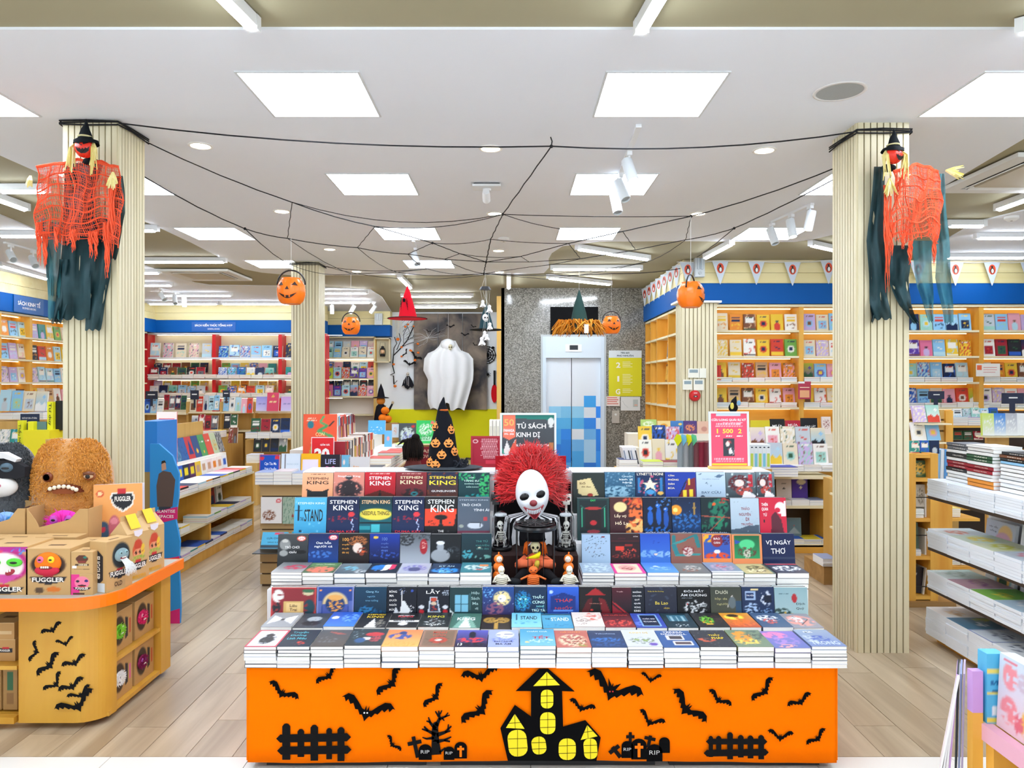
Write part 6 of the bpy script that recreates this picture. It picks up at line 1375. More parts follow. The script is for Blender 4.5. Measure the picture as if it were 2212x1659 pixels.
obj('counter_top',cc(MB('b9b4a8').plate(o2,ZC-0.048,ZC)),PAINT,ct)
# body: curved front panel
b1=[(-2.285,3.43),(-2.03,3.43)]+[(-2.03+0.13*math.cos(a),3.56+0.13*math.sin(a))for a in[-PI/2+PI/2*i/12 for i in range(1,13)]]
b1o=[(-2.285,3.46)]+[(-2.03,3.46)]+[(-2.03+0.1*math.cos(a),3.56+0.1*math.sin(a))for a in[-PI/2+PI/2*i/12 for i in range(1,13)]]
body=MB()
for i in range(len(b1)-1):
 body.add([(*b1[i],0.03),(*b1[i+1],0.03),(*b1[i+1],ZC-0.05),(*b1[i],ZC-0.05)],[(0,1,2,3)])
 body.add([(*b1o[i+1],0.03),(*b1o[i],0.03),(*b1o[i],ZC-0.05),(*b1o[i+1],ZC-0.05)],[(0,1,2,3)])
 body.add([(*b1[i+1],0.03),(*b1[i],0.03),(*b1o[i],0.03),(*b1o[i+1],0.03)],[(0,1,2,3)])
body.add([(-2.285,3.43,.03),(-2.285,3.46,.03),(-2.285,3.46,ZC-.05),(-2.285,3.43,ZC-.05)],[(0,3,2,1)]).add([(-1.9,3.56,.03),(-1.93,3.56,.03),(-1.93,3.56,ZC-.05),(-1.9,3.56,ZC-.05)],[(0,3,2,1)])
fp=obj('front_panel',cc(body),M_OAK,ct,smooth=0.8)
for px,py,sp_,an,be in[(113.6,1361,52,28,.1),(142,1391,42,15,.35),(79,1408,50,75,.2),(107,1437,72,47,.0),(162,1432,58,25,.1),(122,1479,57,47,.3),(156,1483,64,27,.05),(174,1503,52,25,.3),(169,1527,88,26,.3)]:
 X,Z=FX(px,3.43),FZ(py,3.43)
 if X>-2.03:
  a=math.asin(min(0.9,(X+2.03)/0.13));pos=(-2.03+0.132*math.sin(a),3.56-0.132*math.cos(a),Z);rz=a
 else:pos,rz=(X,3.4285,Z),0
 obj('bat_sticker',MB('0c0c0e').prism(bat_poly(sp_*3.43/F,math.radians(an),be),-0.001,0.0006),MATTE,fp,tuple(Vector(pos)+inv_ct),(0,0,rz))
for nm,bx in[('plinth',(-3.6,3.50,0,-2.02,4.0,0.03)),('back_panel',(-3.6,4.06,0.03,-1.92,4.1,ZC-.05)),('corner_post',(-1.98,4.01,0.03,-1.90,4.12,ZC-.05)),('cubby_shelf',(-2.28,3.56,0.262,-1.905,4.1,0.282)),('cubby_bottom',(-3.6,3.5,0.03,-1.905,4.1,0.05)),
('divider',(-2.3,3.46,0.05,-2.285,4.1,ZC-.05)),('front_shelf',(-3.6,3.44,0.272,-2.3,4.0,0.29)),('bottom_rail',(-3.6,3.42,0.03,-2.3,3.46,0.06))]:
 m=MB();m.box(*bx);obj(nm,cc(m),M_OAK,ct)
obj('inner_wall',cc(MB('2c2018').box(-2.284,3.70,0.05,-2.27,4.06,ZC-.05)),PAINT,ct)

def toybox(lab,loc,w_,d,h_,rz,ops,tit=None,name='toy_box',cat='toy box',grp='cardboard toy boxes on the counter',nx=30,ny=34,lift=None):
 e_=link(name,cover_mesh(w_,h_,d,Cv(nx,ny).run(ops),'c6a06a','c6a06a',True),None,loc,(0,0,rz));tag(e_,lab,cat,grp)
 obj('top_flap',MB('cfab76').box(-w_/2,-0.001,h_,w_/2,d*0.96,h_+0.003),PAINT,e_)
 m=MB('6a4c30');m.box(-w_*0.18,d*0.3,h_+0.003,w_*0.18,d*0.42,h_+0.0036);obj('handle_slot',m,PAINT,e_)
 if tit:
  for q in tit.split(';'):
   s_,u,v,wf,hf,c=q.split('|');text(s_,e_,(float(u)-.5)*w_,float(v)*h_,float(wf)*w_,float(hf)*h_,c,name='box_lettering',bold=0.03)
 return e_
def monster(e_,cx,cz,r_,col,eyes=('f0d020','e84060'),y=0.0,furry=True,mouthc='781420',seed=0):
 rr_=random.Random(seed+int(cx*1000));
 obj('toy_face',MB(col).ball((cx,y,cz),(r_,r_*0.35,r_*0.8),20,12),MATTE,e_,smooth=True)
 for s_,c in zip((-1,1),eyes):
  obj('toy_eye',MB(c).ball((cx+s_*r_*0.4,y-r_*0.3,cz+r_*0.3),(r_*0.26,r_*0.1,r_*0.26),14,8).ball((cx+s_*r_*0.4,y-r_*0.4,cz+r_*0.3),(r_*0.12,r_*0.03,r_*0.07),8,6,'101010'),GLOSS,e_,smooth=True)
 m=MB(mouthc).ball((cx,y-r_*0.3,cz-r_*0.3),(r_*0.5,r_*0.1,r_*0.16),14,8)
 for i in range(4):m.box(cx-r_*0.3+i*r_*0.16,y-r_*0.44,cz-r_*0.3,cx-r_*0.2+i*r_*0.16,y-r_*0.38,cz-r_*0.16,'f4f0e4')
 obj('toy_mouth',m,PAINT,e_)
 if furry:
  m=MB(col)
  for i in range(160):
   a,b_=rr_.uniform(0,2*PI),rr_.uniform(0.2,1);p=Vector((cx+r_*b_*math.cos(a),y-r_*0.35*math.sqrt(max(0,1-b_*b_)),cz+r_*0.8*b_*math.sin(a)))
   m.tube([p,p+Vector((math.cos(a)*r_*0.25,-0.008,math.sin(a)*r_*0.25))],[0.0022,0.0004],3,caps=False)
  obj('toy_fur',m,MATTE,e_)['kind']='stuff'
LOGO='p .08 {a} .92 {a} .84 {b} .5 {c} .16 {b} 22242c;r .38 {a} .62 {d} c83038;'
def logo(v):return LOGO.format(a=v+0.07,b=v-0.03,c=v-0.1,d=v+0.12)
YC=3.42
e_=toybox('box with white round monster face, green eyes and pink lettering, counter left edge',(FX(8,YC),YC,ZC),0.22,0.2,0.222,0,'b c6a06a;e .55 .62 .48 .34 b82878;e .5 .6 .42 .28 f0e8e4;r .0 .9 1 1 b83090;m .3 .92 .2 .08 6 0 e04870;m .8 .9 .16 .08 6 0 3890e0;p .1 .42 .9 .42 .5 .22 d050a0;'+logo(.1),'FUGGLER|.5|.12|.78|.1|f4f0e8')
obj('toy_eye',MB('58d038').ball((-0.05,-0.002,0.15),(0.038,0.008,0.02),16,8).ball((0.05,-0.002,0.15),(0.038,0.008,0.02),16,8).ball((0.05,-0.009,0.15),(0.018,0.003,0.006),8,6,'102010'),GLOSS,e_,smooth=True)
obj('toy_mouth',MB('a02838').ball((0.03,-0.002,0.105),(0.024,0.006,0.013),14,8,rot=(0,-0.4,0)).box(0.018,-0.009,0.106,0.026,-0.006,0.116,'f8f8f0').box(0.03,-0.009,0.109,0.037,-0.006,0.119,'f8f8f0'),PAINT,e_)
e_=toybox('large square box with orange and red monster in a torn window, front of counter',(FX(104,YC),YC,ZC),0.205,0.2,0.212,0.0,'b c6a06a;m .5 .66 .42 .26 5 -1.2 3c2820;e .5 .66 .38 .24 3c2820;'+logo(.32)+'c .3 .1 .1 5c4838;e .62 .12 .16 .06 d87830','FUGGLER|.5|.33|.72|.1|f4f0e8')
monster(e_,0,0.148,0.062,'f07c20',('e86890','f8d820'),y=0.0,furry=False)
obj('toy_lip',MB('c83048').ball((0,-0.008,0.115),(0.058,0.016,0.024),18,10),MATTE,e_,smooth=True)
e_=toybox('small box with pink panel and pink face, lower of the small pair',(FX(177,YC),YC,ZC),0.1,0.1,0.095,0.0,'b c6a06a;r 0 0 .38 1 e0388c;e .5 .6 .34 .3 f080a0;c .3 .66 .08 282838;c .7 .68 .09 282870;e .5 .45 .2 .05 282020;r .1 .02 .6 .1 5c4030;'+logo(.3),'FUGGLER|.5|.32|.6|.12|f4f0e8',grp='pair of small boxes beside the big monster box')
e_=toybox('small box with dark hexagon window, on top of the pink one',(FX(177,YC),YC,ZC+0.0985),0.1,0.1,0.098,0.0,'b c6a06a;p .2 .7 .36 .88 .64 .88 .8 .7 .68 .5 .32 .5 5c3428;c .64 .76 .08 287868;e .5 .56 .2 .05 883830;r .06 .26 .26 .36 f0f0f0;t .1 .9 .2 1 5c4030;r .2 .36 .8 .46 4c3828','MINIS|.55|.41|.4|.07|e8dcc0',grp='pair of small boxes beside the big monster box')
# corner box turned to the side: narrow spine and windowed face
e_=toybox('corner box with oval window, silver monster and long white beard',(-1.862,3.515,ZC),0.15,0.1,0.235,1.25,'b c6a06a;e .56 .68 .34 .26 2c3438;'+logo(.32)+'r .3 .04 .7 .2 b89868','FUGGLER|.5|.34|.7|.1|f4f0e8;OLD|.45|.13|.3|.1|4c3420')
monster(e_,0.01,0.162,0.04,'8ca4a8',('90b4b8','90b4b8'),y=-0.002,furry=False)
m=MB('f0f2f2')
for i in range(90):m.tube([(0.01+r.uniform(-.02,.02),-0.012,0.145),(0.02+r.uniform(-.02,.03),-0.03,0.12),(0.03+r.uniform(-.03,.04),-0.035,r.uniform(0.06,0.1))],[0.002,0.002,0.0005],3,caps=False)
obj('beard',m,MATTE,e_)['kind']='stuff'
sp_=MB('22242c');sp_.add([(-0.0765,0.02,0.17),(-0.0765,0.05,0.195),(-0.0765,0.08,0.17),(-0.0765,0.08,0.06),(-0.0765,0.05,0.035),(-0.0765,0.02,0.06)],[(0,1,2,3,4,5)])
so=obj('spine_logo',sp_,PAINT,e_)
text('FUGGLER',so,0,0,0.11,0.028,'f4f0e8',name='box_lettering',bold=0.03,y=0,pre=Matrix.Translation((-0.0775,0.05,0.115))@Matrix.Rotation(-PI/2,4,'Z')@Matrix.Rotation(PI/2,4,'Y'))
o_=obj('price_label',MB('d4e0ea').box(-0.0765,0.01,0.003,-0.0752,0.09,0.045),PAINT,e_)
# gable bags
def gable(lab,x,y,rz):
 w_,d,h_=0.145,0.1,0.235
 e_=link('gable_bag',cover_mesh(w_,h_,d,Cv(28,36).run('b cba670;l .4 .86 .4 .7 .008 b89868;e .5 .62 .26 .18 d86038;e .5 .74 .18 .12 c84830;e .48 .56 .2 .1 e89870;c .4 .58 .05 402018;c .58 .58 .05 402018;m .5 .46 .34 .06 6 -.4 98b048;m .72 .62 .1 .14 6 -.3 e8c040;'+logo(.3)+'t .2 .8 .08 1 d8a020'),'cba670','cba670',True),None,(x,y,ZC),(0,0,rz));tag(e_,lab,'gift bag','peaked cardboard bags on the counter')
 m=MB('cfaa74');m.add([(-w_/2,0,h_),(w_/2,0,h_),(w_/2,d,h_),(-w_/2,d,h_),(-w_/2+.01,d/2,h_+0.06),(w_/2-.01,d/2,h_+0.06),(-w_/2+.01,d/2,h_+0.085),(w_/2-.01,d/2,h_+0.085)],[(0,1,5,4),(2,3,4,5),(1,2,5),(3,0,4),(4,5,7,6)])
 obj('peaked_top',m,PAINT,e_)
 obj('yellow_seal',MB('f4cc20').add([(-.035,0.010,h_+0.02),(.03,0.010,h_+0.02),(.03,d/2-.004,h_+0.088),(-.035,d/2-.004,h_+0.088)],[(0,1,2,3)]),PAINT,e_)
 obj('badge',MB('e8e0e8').prism([(-.03,h_+0.012),(.03,h_+0.012),(.024,h_-0.012),(0,h_-0.022),(-.024,h_-0.012)],-0.0015,-0.0005),PAINT,e_)
 text('FUGGLER',e_,0,0.3*h_,0.1,0.024,'f4f0e8',name='box_lettering',bold=0.03,y=-0.001)
 text('FUNGALICIOUS',e_,0,0.07*h_,0.1,0.018,'e0a818',name='box_lettering',bold=0.02,y=-0.001)
gable('peaked cardboard bag with burger monster, nearer of the two',-1.862,3.69,1.3)
gable('peaked cardboard bag with burger monster, at the far counter end',-1.862,3.855,1.3)
# header card
e_=link('header_card',cover_mesh(0.245,0.3,0.03,Cv(40,44).run('b f0a860;c .13 .84 .08 d84828;c .13 .84 .05 f8d8a0;p .36 .86 .8 .86 .84 .76 .8 .62 .6 .5 .4 .62 .34 .76 f4f0e8;p .38 .84 .78 .84 .81 .75 .77 .64 .6 .54 .43 .64 .37 .75 22242c;r .48 .84 .66 .92 c83038;e .2 .2 .13 .16 406080;c .18 .22 .07 d04058;e .42 .26 .12 .2 c86878;c .42 .36 .08 e890a0;c .6 .22 .06 b04838'),'d8d4e0','d8d4e0',True),None,(FX(262,3.9),3.87,ZC+0.15),(-0.06,-0.03,0.1));tag(e_,'orange header card with dark shield emblem, behind the boxes','display card')
text('FUGGLER',e_,0.024,0.222,0.082,0.026,'f4f0e8',name='card_lettering',bold=0.03)
# open trays with plush toys
def tray(lab,px0,px1,Y,h_,plush,pl_lab,z=ZC+0.178):
 X0,X1=FX(px0,Y),FX(px1,Y);w_=X1-X0;e_=empty('open_carton',lab,'carton',((X0+X1)/2,Y,z),group='open cartons of plush toys')
 m=MB('c6a06a');m.box(-w_/2,0.17,0,w_/2,0.175,h_);m.box(-w_/2,0.006,0,-w_/2+.006,0.169,h_*.93);m.box(w_/2-.006,0.006,0,w_/2,0.169,h_*0.91);m.prism([(-w_/2,0),(w_/2,0),(w_/2,h_*0.92),(w_*.36,h_*0.92),(w_*.2,h_*0.62),(-w_*.3,h_*0.4),(-w_*.36,h_*0.6),(-w_/2,h_*.92)],0,0.005)
 obj('carton_wall',m,M_CARD,e_)
 obj('inner_print',MB('5c3428').prism([(-w_*.42,h_*.5),(w_*.36,h_*.5),(w_*.36,h_*.95),(w_*.1,h_*.8),(-w_*.2,h_*.9),(-w_*.42,h_*.72)],0.165,0.169),PAINT,e_)
 col,eyes=plush
 q=empty('plush_toy',pl_lab,'plush toy',((X0+X1)/2,Y+0.06,z+h_*0.42));
 monster(q,0,0.0,w_*0.3,col,eyes,0.0,True,seed=3)
tray('open carton holding a magenta plush, behind the front boxes',58,190,3.74,0.18,('e838b0',('c050c0','c050c0')),'magenta furry plush with sleepy eyes inside an open carton')
tray('open carton holding a blue and pink plush, far left',-60,54,3.75,0.18,('90b8ec',('3888c8','3888c8')),'pale blue furry plush inside the leftmost open carton')
# two rows of box tops behind
for i,(px,Y,w_,h_)in enumerate([(30,3.62,0.2,0.215),(118,3.63,0.2,0.218),(192,3.60,0.13,0.205),(-60,3.62,.2,.215)]):
 toybox('plain-topped cardboard toy box, %s from left in the second counter row'%ORD[i if i<3 else 3],(FX(px,Y),Y+0.01,ZC),w_,0.1,h_,0,'b c6a06a;r .6 .6 .9 .85 5c4030',grp='second row of cardboard boxes on the counter')
 # boxes in the cubbies facing the aisle
for i,(y,z,col,lab,eyes)in enumerate([(3.735,0.283,'98e048','box with fluffy lime-green toy in the upper side cubby',('58c020','f8f0e8')),(3.96,0.283,'e83878','box with hot pink spotted toy in the upper side cubby',('f8a0c0','f8a0c0')),
(3.735,0.051,'f4f4f2','box with fluffy white toy in the lower side cubby',('f8f8f8','e0e0e0')),(3.96,0.051,'8c2454','box with crimson and purple toy in the lower side cubby',('c060c0','a050c0'))]):
 e_=toybox(lab,(-1.935,y-0.06,z),0.2,0.2,0.195,PI/2,'b c0975c;e .36 .52 .26 .36 3c2c20;p .64 .2 .8 .28 .8 .72 .64 .8 22242c;r .84 .3 .92 .7 '+('c04830' if i!=2 else 'e060a0'),grp='boxes stored in the side cubbies')
 monster(e_,-0.03,0.1,0.042,col,eyes,0.0,True,seed=i)
 # boxes behind the front opening at the far left
for i,(px0,px1,z,h_,lab)in enumerate([(-40,33,0.291,0.1,'cardboard box in the front shelf opening, lower of two'),(-40,31,0.394,0.075,'flat cardboard box lying on another in the front opening')]):
 X0,X1=FX(px0,3.5),FX(px1,3.5)
 toybox(lab,((X0+X1)/2,3.5,z),X1-X0,0.25,h_,0,'b c0935a;r .5 .4 .9 .6 22242c;r .62 .56 .8 .66 c83038' if i==0 else 'b c0935a;r .5 .3 .9 .5 d8b888','FUGGLER|.7|.5|.3|.1|f4f0e8' if i==0 else None,grp='boxes in the front opening')
for i,(px0,px1)in enumerate([(6,38),(-36,3)]):
 X0,X1=FX(px0,3.5),FX(px1,3.5)
 toybox(('upright brown box with green emblem in the bottom front opening','upright brown box at the extreme left bottom')[i],((X0+X1)/2,3.5,0.061),X1-X0-0.004,0.25,0.2,0,'b a8814e;r .3 .45 .7 .9 3c6848;r .25 .12 .75 .4 8c6840',grp='boxes in the front opening')
for i,(X,Y,w_,h_)in enumerate([(-2.63,3.745,.2,.174),(-2.42,3.745,.2,.174),(-2.84,3.745,.2,.174),(-2.13,3.77,.24,.147)]):
 toybox('plain cardboard box hidden under the cartons, %s in the third counter row'%ORD[i],(X,Y,ZC),w_,0.16,h_,0,'b c6a06a',grp='third row of cardboard boxes on the counter')
 # big plush monsters
def bigplush(lab,X,Y,W_,H_,col,col2,seed,gm):
 e_=empty('plush_monster',lab,'plush toy',(X,Y,ZC))
 mt=mat('plush_'+col,col,0.95,noise=0.25,nscale=60,bump=1.0,bscale=90,sheen=0.6)
 def sq(p,d):
  ex=0.55
  f=lambda q:math.copysign(abs(q)**ex,q)
  return Vector((f(d.x)*W_/2*(1-0.05*d.z),p.y*(1.0),(f(d.z))*H_/2))
 o_=obj('body',MB().ball((0,0,H_/2),(W_/2,0.13,H_/2),40,28,fn=sq),mt,e_,smooth=True)
 t_=MB(col2)
 rr_=random.Random(seed)
 for i in range(5200):
  th,a=math.acos(rr_.uniform(-0.75,0.98)),rr_.uniform(PI*0.98,2.02*PI);d=Vector((math.sin(th)*math.cos(a),math.sin(th)*math.sin(a),math.cos(th)))
  p=sq(Vector((0,d.y*0.13,0)),d)+Vector((0,0,H_/2));q=Vector((rr_.uniform(-1,1),-abs(rr_.uniform(0,.8)),rr_.uniform(-1,1)))*0.009
  t_.tube([p,p+q+d*0.003,p+q*1.2+Vector((0,0,-0.006))],[0.0026,0.003,0.001],3,c=rr_.choice([col,col2,col2]),caps=False)
 obj('curly_fur',t_,MATTE,e_)['kind']='stuff'
 return e_
Yp=3.98
e_=bigplush('big curly caramel-brown plush monster with button eye and worried toothy mouth',FX(155,Yp),Yp+0.02,0.405,0.68,'cf8c3a','dc9c4c',5,0)
XZ=lambda px,py:(FX(px,Yp-.13)-FX(155,Yp),FZ(py,Yp-.13)-ZC)
x,z=XZ(98,1032);obj('button_eye',MB('7c3c1c').ball((x,-0.136,z),(0.022,0.006,0.022),16,8).lathe([(0,0.012),(0.02,0.012),(0.026,0.006),(0.027,0)],24,(x,-0.128,z),rot=(PI/2,0,0)).lathe([(0.0165,0.014),(0.0175,0.016),(0.0185,0.014)],24,(x,-0.128,z),'5c2810',rot=(PI/2,0,0)),GLOSS,e_,smooth=0.7)
x,z=XZ(188,1029);obj('lidded_eye',MB('8c4c24').ball((x,-0.128,z),(0.033,0.02,0.026),20,12).ball((x+0.002,-0.142,z-0.002),(0.026,0.008,0.013),16,8,'c8a078').ball((x+0.002,-0.149,z-0.002),(0.013,0.004,0.011),12,8,'181008').ball((x,-0.137,z+0.012),(0.031,0.014,0.013),16,8,'6c3818'),GLOSS,e_,smooth=True)
x,z=XZ(138,1058);obj('mouth',MB('6c3018').prism([(x-0.09,z-0.012),(x-0.07,z+0.018),(x-.02,z+.026),(x+.03,z+.026),(x+0.075,z+0.016),(x+0.09,z-0.014),(x+.04,z+0.0),(x,z+.004),(x-.04,z+0.0)],-0.156,-0.12).prism([(x-0.06,z-0.005),(x-.02,z+.006),(x+.02,z+.006),(x+.06,z-.007),(x+.05,z-.02),(x-.05,z-.02)],-0.158,-0.12,'8c4c2c'),MATTE,e_)
tm=MB('f2e8cc')
for i,(dx,dz)in enumerate([(-.066,.006),(-.043,.012),(-.02,.017),(.005,.018),(.03,.016),(.052,.009),(.07,.002)]):tm.ball((x+dx,-0.16,z+dz),(0.0115,0.008,0.011),12,8)
obj('teeth',tm,GLOSS,e_,smooth=True)
obj('ear',MB('3c2c24').ball((0.205,0.0,0.30),(0.02,0.015,0.03),12,8),MATTE,e_,smooth=True)
e_=bigplush('big grey and charcoal plush monster with white snout at the left edge',FX(8,Yp),Yp+0.0,0.33,0.66,'4c5054','5c6064',6,0)
XZ=lambda px,py:(FX(px,Yp-.14)-FX(8,Yp),FZ(py,Yp-.14)-ZC)
x,z=XZ(16,1013);obj('eye_mask',MB('26262a').prism([(x-.2,z-.02),(x-.2,z+.04),(x+.02,z+.045),(x+.09,z+.01),(x+.09,z-.04),(x+.05,z-.05),(x-.05,z-.05)],-0.14,-0.1),MATTE,e_)
obj('brow_stripe',MB('dcdcdc').prism([(x-.2,z+.045),(x-.2,z+.085),(x-.02,z+.085),(x+.05,z+.05),(x+.04,z+.035),(x-.02,z+.055)],-0.141,-0.1),MATTE,e_)
obj('snout',MB('e4e2de').ball((x-0.05,-0.12,z-.095),(0.09,0.04,0.055),20,12).ball((x-0.04,-0.16,z-.085),(0.02,0.008,0.012),12,8,'c06070'),MATTE,e_,smooth=True)
x,z=XZ(14,1010);obj('eye',MB('4c6474').ball((x,-0.135,z),(0.036,0.02,0.026),20,12).ball((x,-0.15,z-.002),(0.022,0.007,0.008),12,8,'202428'),GLOSS,e_,smooth=True)
obj('yellow_tag',MB('e0f020').box(0.155,-0.03,0.19,0.175,0.03,0.24),MATTE,e_)

# blue cardboard standee behind the counter
e_=empty('cardboard_standee','tall blue cardboard standee with printed man in brown jacket and pink text bands','display stand',(-2.42,4.95,0))
obj('back_box',MB('1878c8').box(-0.13,0.1,1.0,0.0,0.4,1.345).box(-0.13,0.1,0.5,0.0,0.4,1.0,'a8884c').box(-0.13,0.1,0,0.0,0.4,0.5,'2080c8'),PAINT,e_)
sd=MB('2a90d8');zz=[0,0.1,0.25,0.4,0.55,0.7,0.85,1.0,1.12,1.2];xo=[0.2,0.205,0.2,0.19,0.2,0.17,0.19,0.195,0.15,0.06]
sd.prism([(0,z_)for z_ in zz[::-1]]+[(x_,z_)for x_,z_ in zip(xo,zz)],0.0,0.02)
p_=obj('printed_side',sd,PAINT,e_)
for pts in([(0.03,0.66),(0.185,0.70),(0.185,0.78),(0.03,0.745)],[(0.1,0.34),(0.198,0.37),(0.198,0.45),(0.1,0.43)],[(0.1,0.0),(0.2,0.0),(0.2,0.1),(0.1,0.07)]):obj('pink_band',MB('d82478').prism(pts,-0.002,0),PAINT,e_)
text('SLANTISE',p_,0.11,0.75,0.12,0.02,'f8f8f8',y=-0.003,name='printed_lettering');text('SPACES',p_,0.11,0.715,0.1,0.02,'f8f8f8',y=-0.003,name='printed_lettering')
obj('printed_man',MB('5c4c48').prism([(0.05,0.78),(0.045,0.92),(0.06,1.0),(0.09,1.02),(0.14,1.01),(0.17,0.96),(0.16,0.86),(0.15,0.78)],-0.002,0).prism([(0.08,1.02),(0.078,1.06),(0.09,1.08),(0.105,1.075),(0.11,1.03)],-0.002,0,'c8987c').prism([(0.077,1.065),(0.08,1.085),(0.1,1.09),(0.11,1.07),(0.1,1.075)],-0.0025,0,'1c1614').prism([(0.06,0.7),(0.06,0.78),(0.14,0.78),(0.13,0.7)],-0.0015,0,'303848'),PAINT,p_)

# ================================================================== RIGHT GONDOLA of picture books
G2=empty('picture_book_gondola','tiered shelf unit of large picture books along the right edge','shelf unit',(2.95,3.6,0))
iv=Vector((-2.95,-3.6,0))
def gg(mb,v=iv):mb.v=[tuple(Vector(p)+v)for p in mb.v];return mb
obj('base',gg(MB().box(2.64,2.4,0,3.3,4.6,0.045)),M_YWOODZ,G2)
TI=[(0.046,0.165),(0.335,0.105),(0.585,0.115),(0.905,0.105)]
for z,h_ in TI:obj('shelf',gg(MB('3a2c24' if z>0.1 else 'c8c8c0').box(2.60,2.4,z-0.02 if z>.1 else z-0.001,3.1,4.63,z)),PAINT,G2)
obj('back_panel',gg(MB('d8dce0').box(2.96,2.4,0.045,3.0,4.6,1.0)),PAINT,G2)
TOPS=[['g f0e8e4 f4f0ec;m .6 .4 .3 .2 4 -.3 e8c8a0','g 6c98b0 4c7c98;m .2 .7 .2 .2 4 -.2 a8c048;m .6 .5 .2 .14 4 -.2 e8ecf0','b dce4ec;f .06 3454a8;m .5 .5 .4 .3 6 .2 3c4870','b e8ecf0;s .8 1 2c58b0;m .5 .4 .4 .3 5 .2 445068'],
['g b8d8d0 d0e0e0;m .5 .5 .4 .3 4 0 8cb0a8','g c8a8b4 b890a0;m .5 .5 .4 .2 4 0 8c4c90','g 6cb048 88c058;m .6 .4 .3 .2 4 0 e8d040','b b8d0e0;m .5 .5 .4 .3 4 0 e8ecf0'],
['g c8dce8 e8ecec;m .6 .4 .35 .25 4 -.3 d87860','g c8dcc0 d8e8d8;m .55 .5 .4 .3 4 -.3 e8d020','b e0e8c8;m .5 .5 .4 .3 4 -.2 c8c838','b d8e4f0;m .5 .5 .4 .3 4 0 e88098'],
['b e8eef4;s .9 1 c8d8ec','b dce8f4','b e4ecf8','b e8eef4']]
TL=[['white picture book with faint beige figures','blue-green picture book with white bird','white picture book with blue border and scribbled drawing','white picture book with blue top edge'],
['pale mint landscape picture book','dusty mauve picture book','grass green picture book','pale blue patterned picture book'],
['pale blue picture book with coral splash','pale green picture book with yellow patch','lime flecked picture book','light blue picture book with pink patch'],
['plain white picture book at the far end','plain pale blue picture book second from far end','plain bluish picture book third from far end','plain white picture book nearest in view']]
TN=['bottom','second','third','top']
thin_me={}
for ti,(z,h_)in enumerate(TI):
 for k in range(6):
  y1=4.62-0.215*k-(0.0 if ti!=0 else 0.0);nb=(10,6,7,7)[ti];t_=h_/nb;W_,D_=0.21,0.26
  key=(round(t_,4))
  if key not in thin_me:thin_me[key]=cover_mesh(W_,D_,t_-0.0008,Cv(1,1).run('b e0e6ee'),'d2e0ee','ecf3fa',True)
  for b_ in range(nb):
   top=b_==nb-1;zz_=z+t_*(b_+1)+0.0002
   jx=rnd.uniform(-.004,.004)
   loc=(2.59+(-0.0 if ti else-0.01)+jx,y1-W_/2+rnd.uniform(-.002,.002),zz_)
   me=cover_mesh(W_,D_,t_-0.0008,Cv(16,20).run(TOPS[ti][k%4]),'d2e0ee','ecf3fa',True)if top else thin_me[key]
   o_=link('picture_book',me,None,loc,(-PI/2,0,-PI/2+rnd.uniform(-.01,.01)))
   o_.rotation_euler=(Matrix.Rotation(-PI/2+rnd.uniform(-.01,.01),3,'Z')@Matrix.Rotation(-PI/2,3,'X')).to_euler()
   if top:tag(o_,'%s topping %s pile, %s tier'%(TL[ti][k%4],ORD[k],TN[ti]),'picture book','picture books on the right tiered shelf')
   else:tag(o_,'%s white book under the top one, %s pile from far end, %s tier'%(ORD[nb-2-b_],ORD[k],TN[ti]),'picture book','picture books on the right tiered shelf')
   # covers standing at the back of each tier
STD=[(0,4.42,'b c89ca4;t .2 .8 .7 3 7c4858','small mauve picture book standing on the bottom tier','Bé|.5|.8|.3|.1|5c3040',.17,.2),(0,4.16,'b 4c8c68;r .12 .2 .88 .8 d8d4b0','green framed picture book standing on the bottom tier','XIN CHÀO|.5|.5|.6|.12|406048',.22,.22),(0,3.9,'b e0dcd4','cream picture book with bold black words standing on the bottom tier','MINH|.5|.86|.4|.1|202020;CHỨ|.5|.72|.4|.1|202020;NGƯỜI|.5|.58|.44|.1|202020;DỊU|.5|.44|.3|.1|202020;THƯƠNG|.5|.3|.6|.1|202020',.24,.26),
(1,4.38,'b e8e4e0;e .62 .5 .28 .26 8cc0c8;e .62 .46 .22 .2 e8b058;e .62 .4 .14 .16 38543c;m .62 .3 .2 .14 5 -.2 4c6c40','white picture book with green animal under a rainbow','Vỗ|.2|.8|.22|.14|704038;về|.34|.7|.16|.08|704038',.26,.24),(1,4.06,'b e4e0e4;e .6 .1 .4 .4 e86070;e .6 .1 .33 .33 f0f0f0;e .6 .06 .27 .26 68a868;m .3 .7 .2 .1 6 0 8090c8','white picture book with red and green rainbow arc','nhân hậu|.45|.52|.5|.09|d03070',.28,.24),(1,3.78,'b c8a080;m .5 .5 .4 .4 5 -.2 7c5040;r .6 .1 .9 .4 6850a0','brown picture book with purple corner at the right edge','',.2,.24),
(2,4.38,'b c8ccd8;e .68 .62 .24 .3 f0c888;e .62 .4 .28 .3 d8a8b8;m .3 .2 .25 .14 4 -.3 e8c860;m .7 .12 .2 .1 4 -.3 8060b0','grey-lilac picture book with girl in yellow hood','cây cầu|.26|.8|.3|.08|687080;vồng|.26|.68|.24|.08|687080',.26,.2),(2,4.06,'b f2f2f2;m .35 .32 .16 .12 4 -.4 c89838;m .7 .2 .18 .14 4 -.4 688c68;m .5 .3 .1 .1 5 0 503828','white picture book with small dog and green bush','Tô bình yên|.45|.78|.6|.1|202428;vẽ|.5|.62|.14|.07|404448',.28,.23),(2,3.77,'b f0f0f0;m .8 .3 .2 .2 4 0 88c060','white picture book with green sprig at the right edge','',.22,.23)]
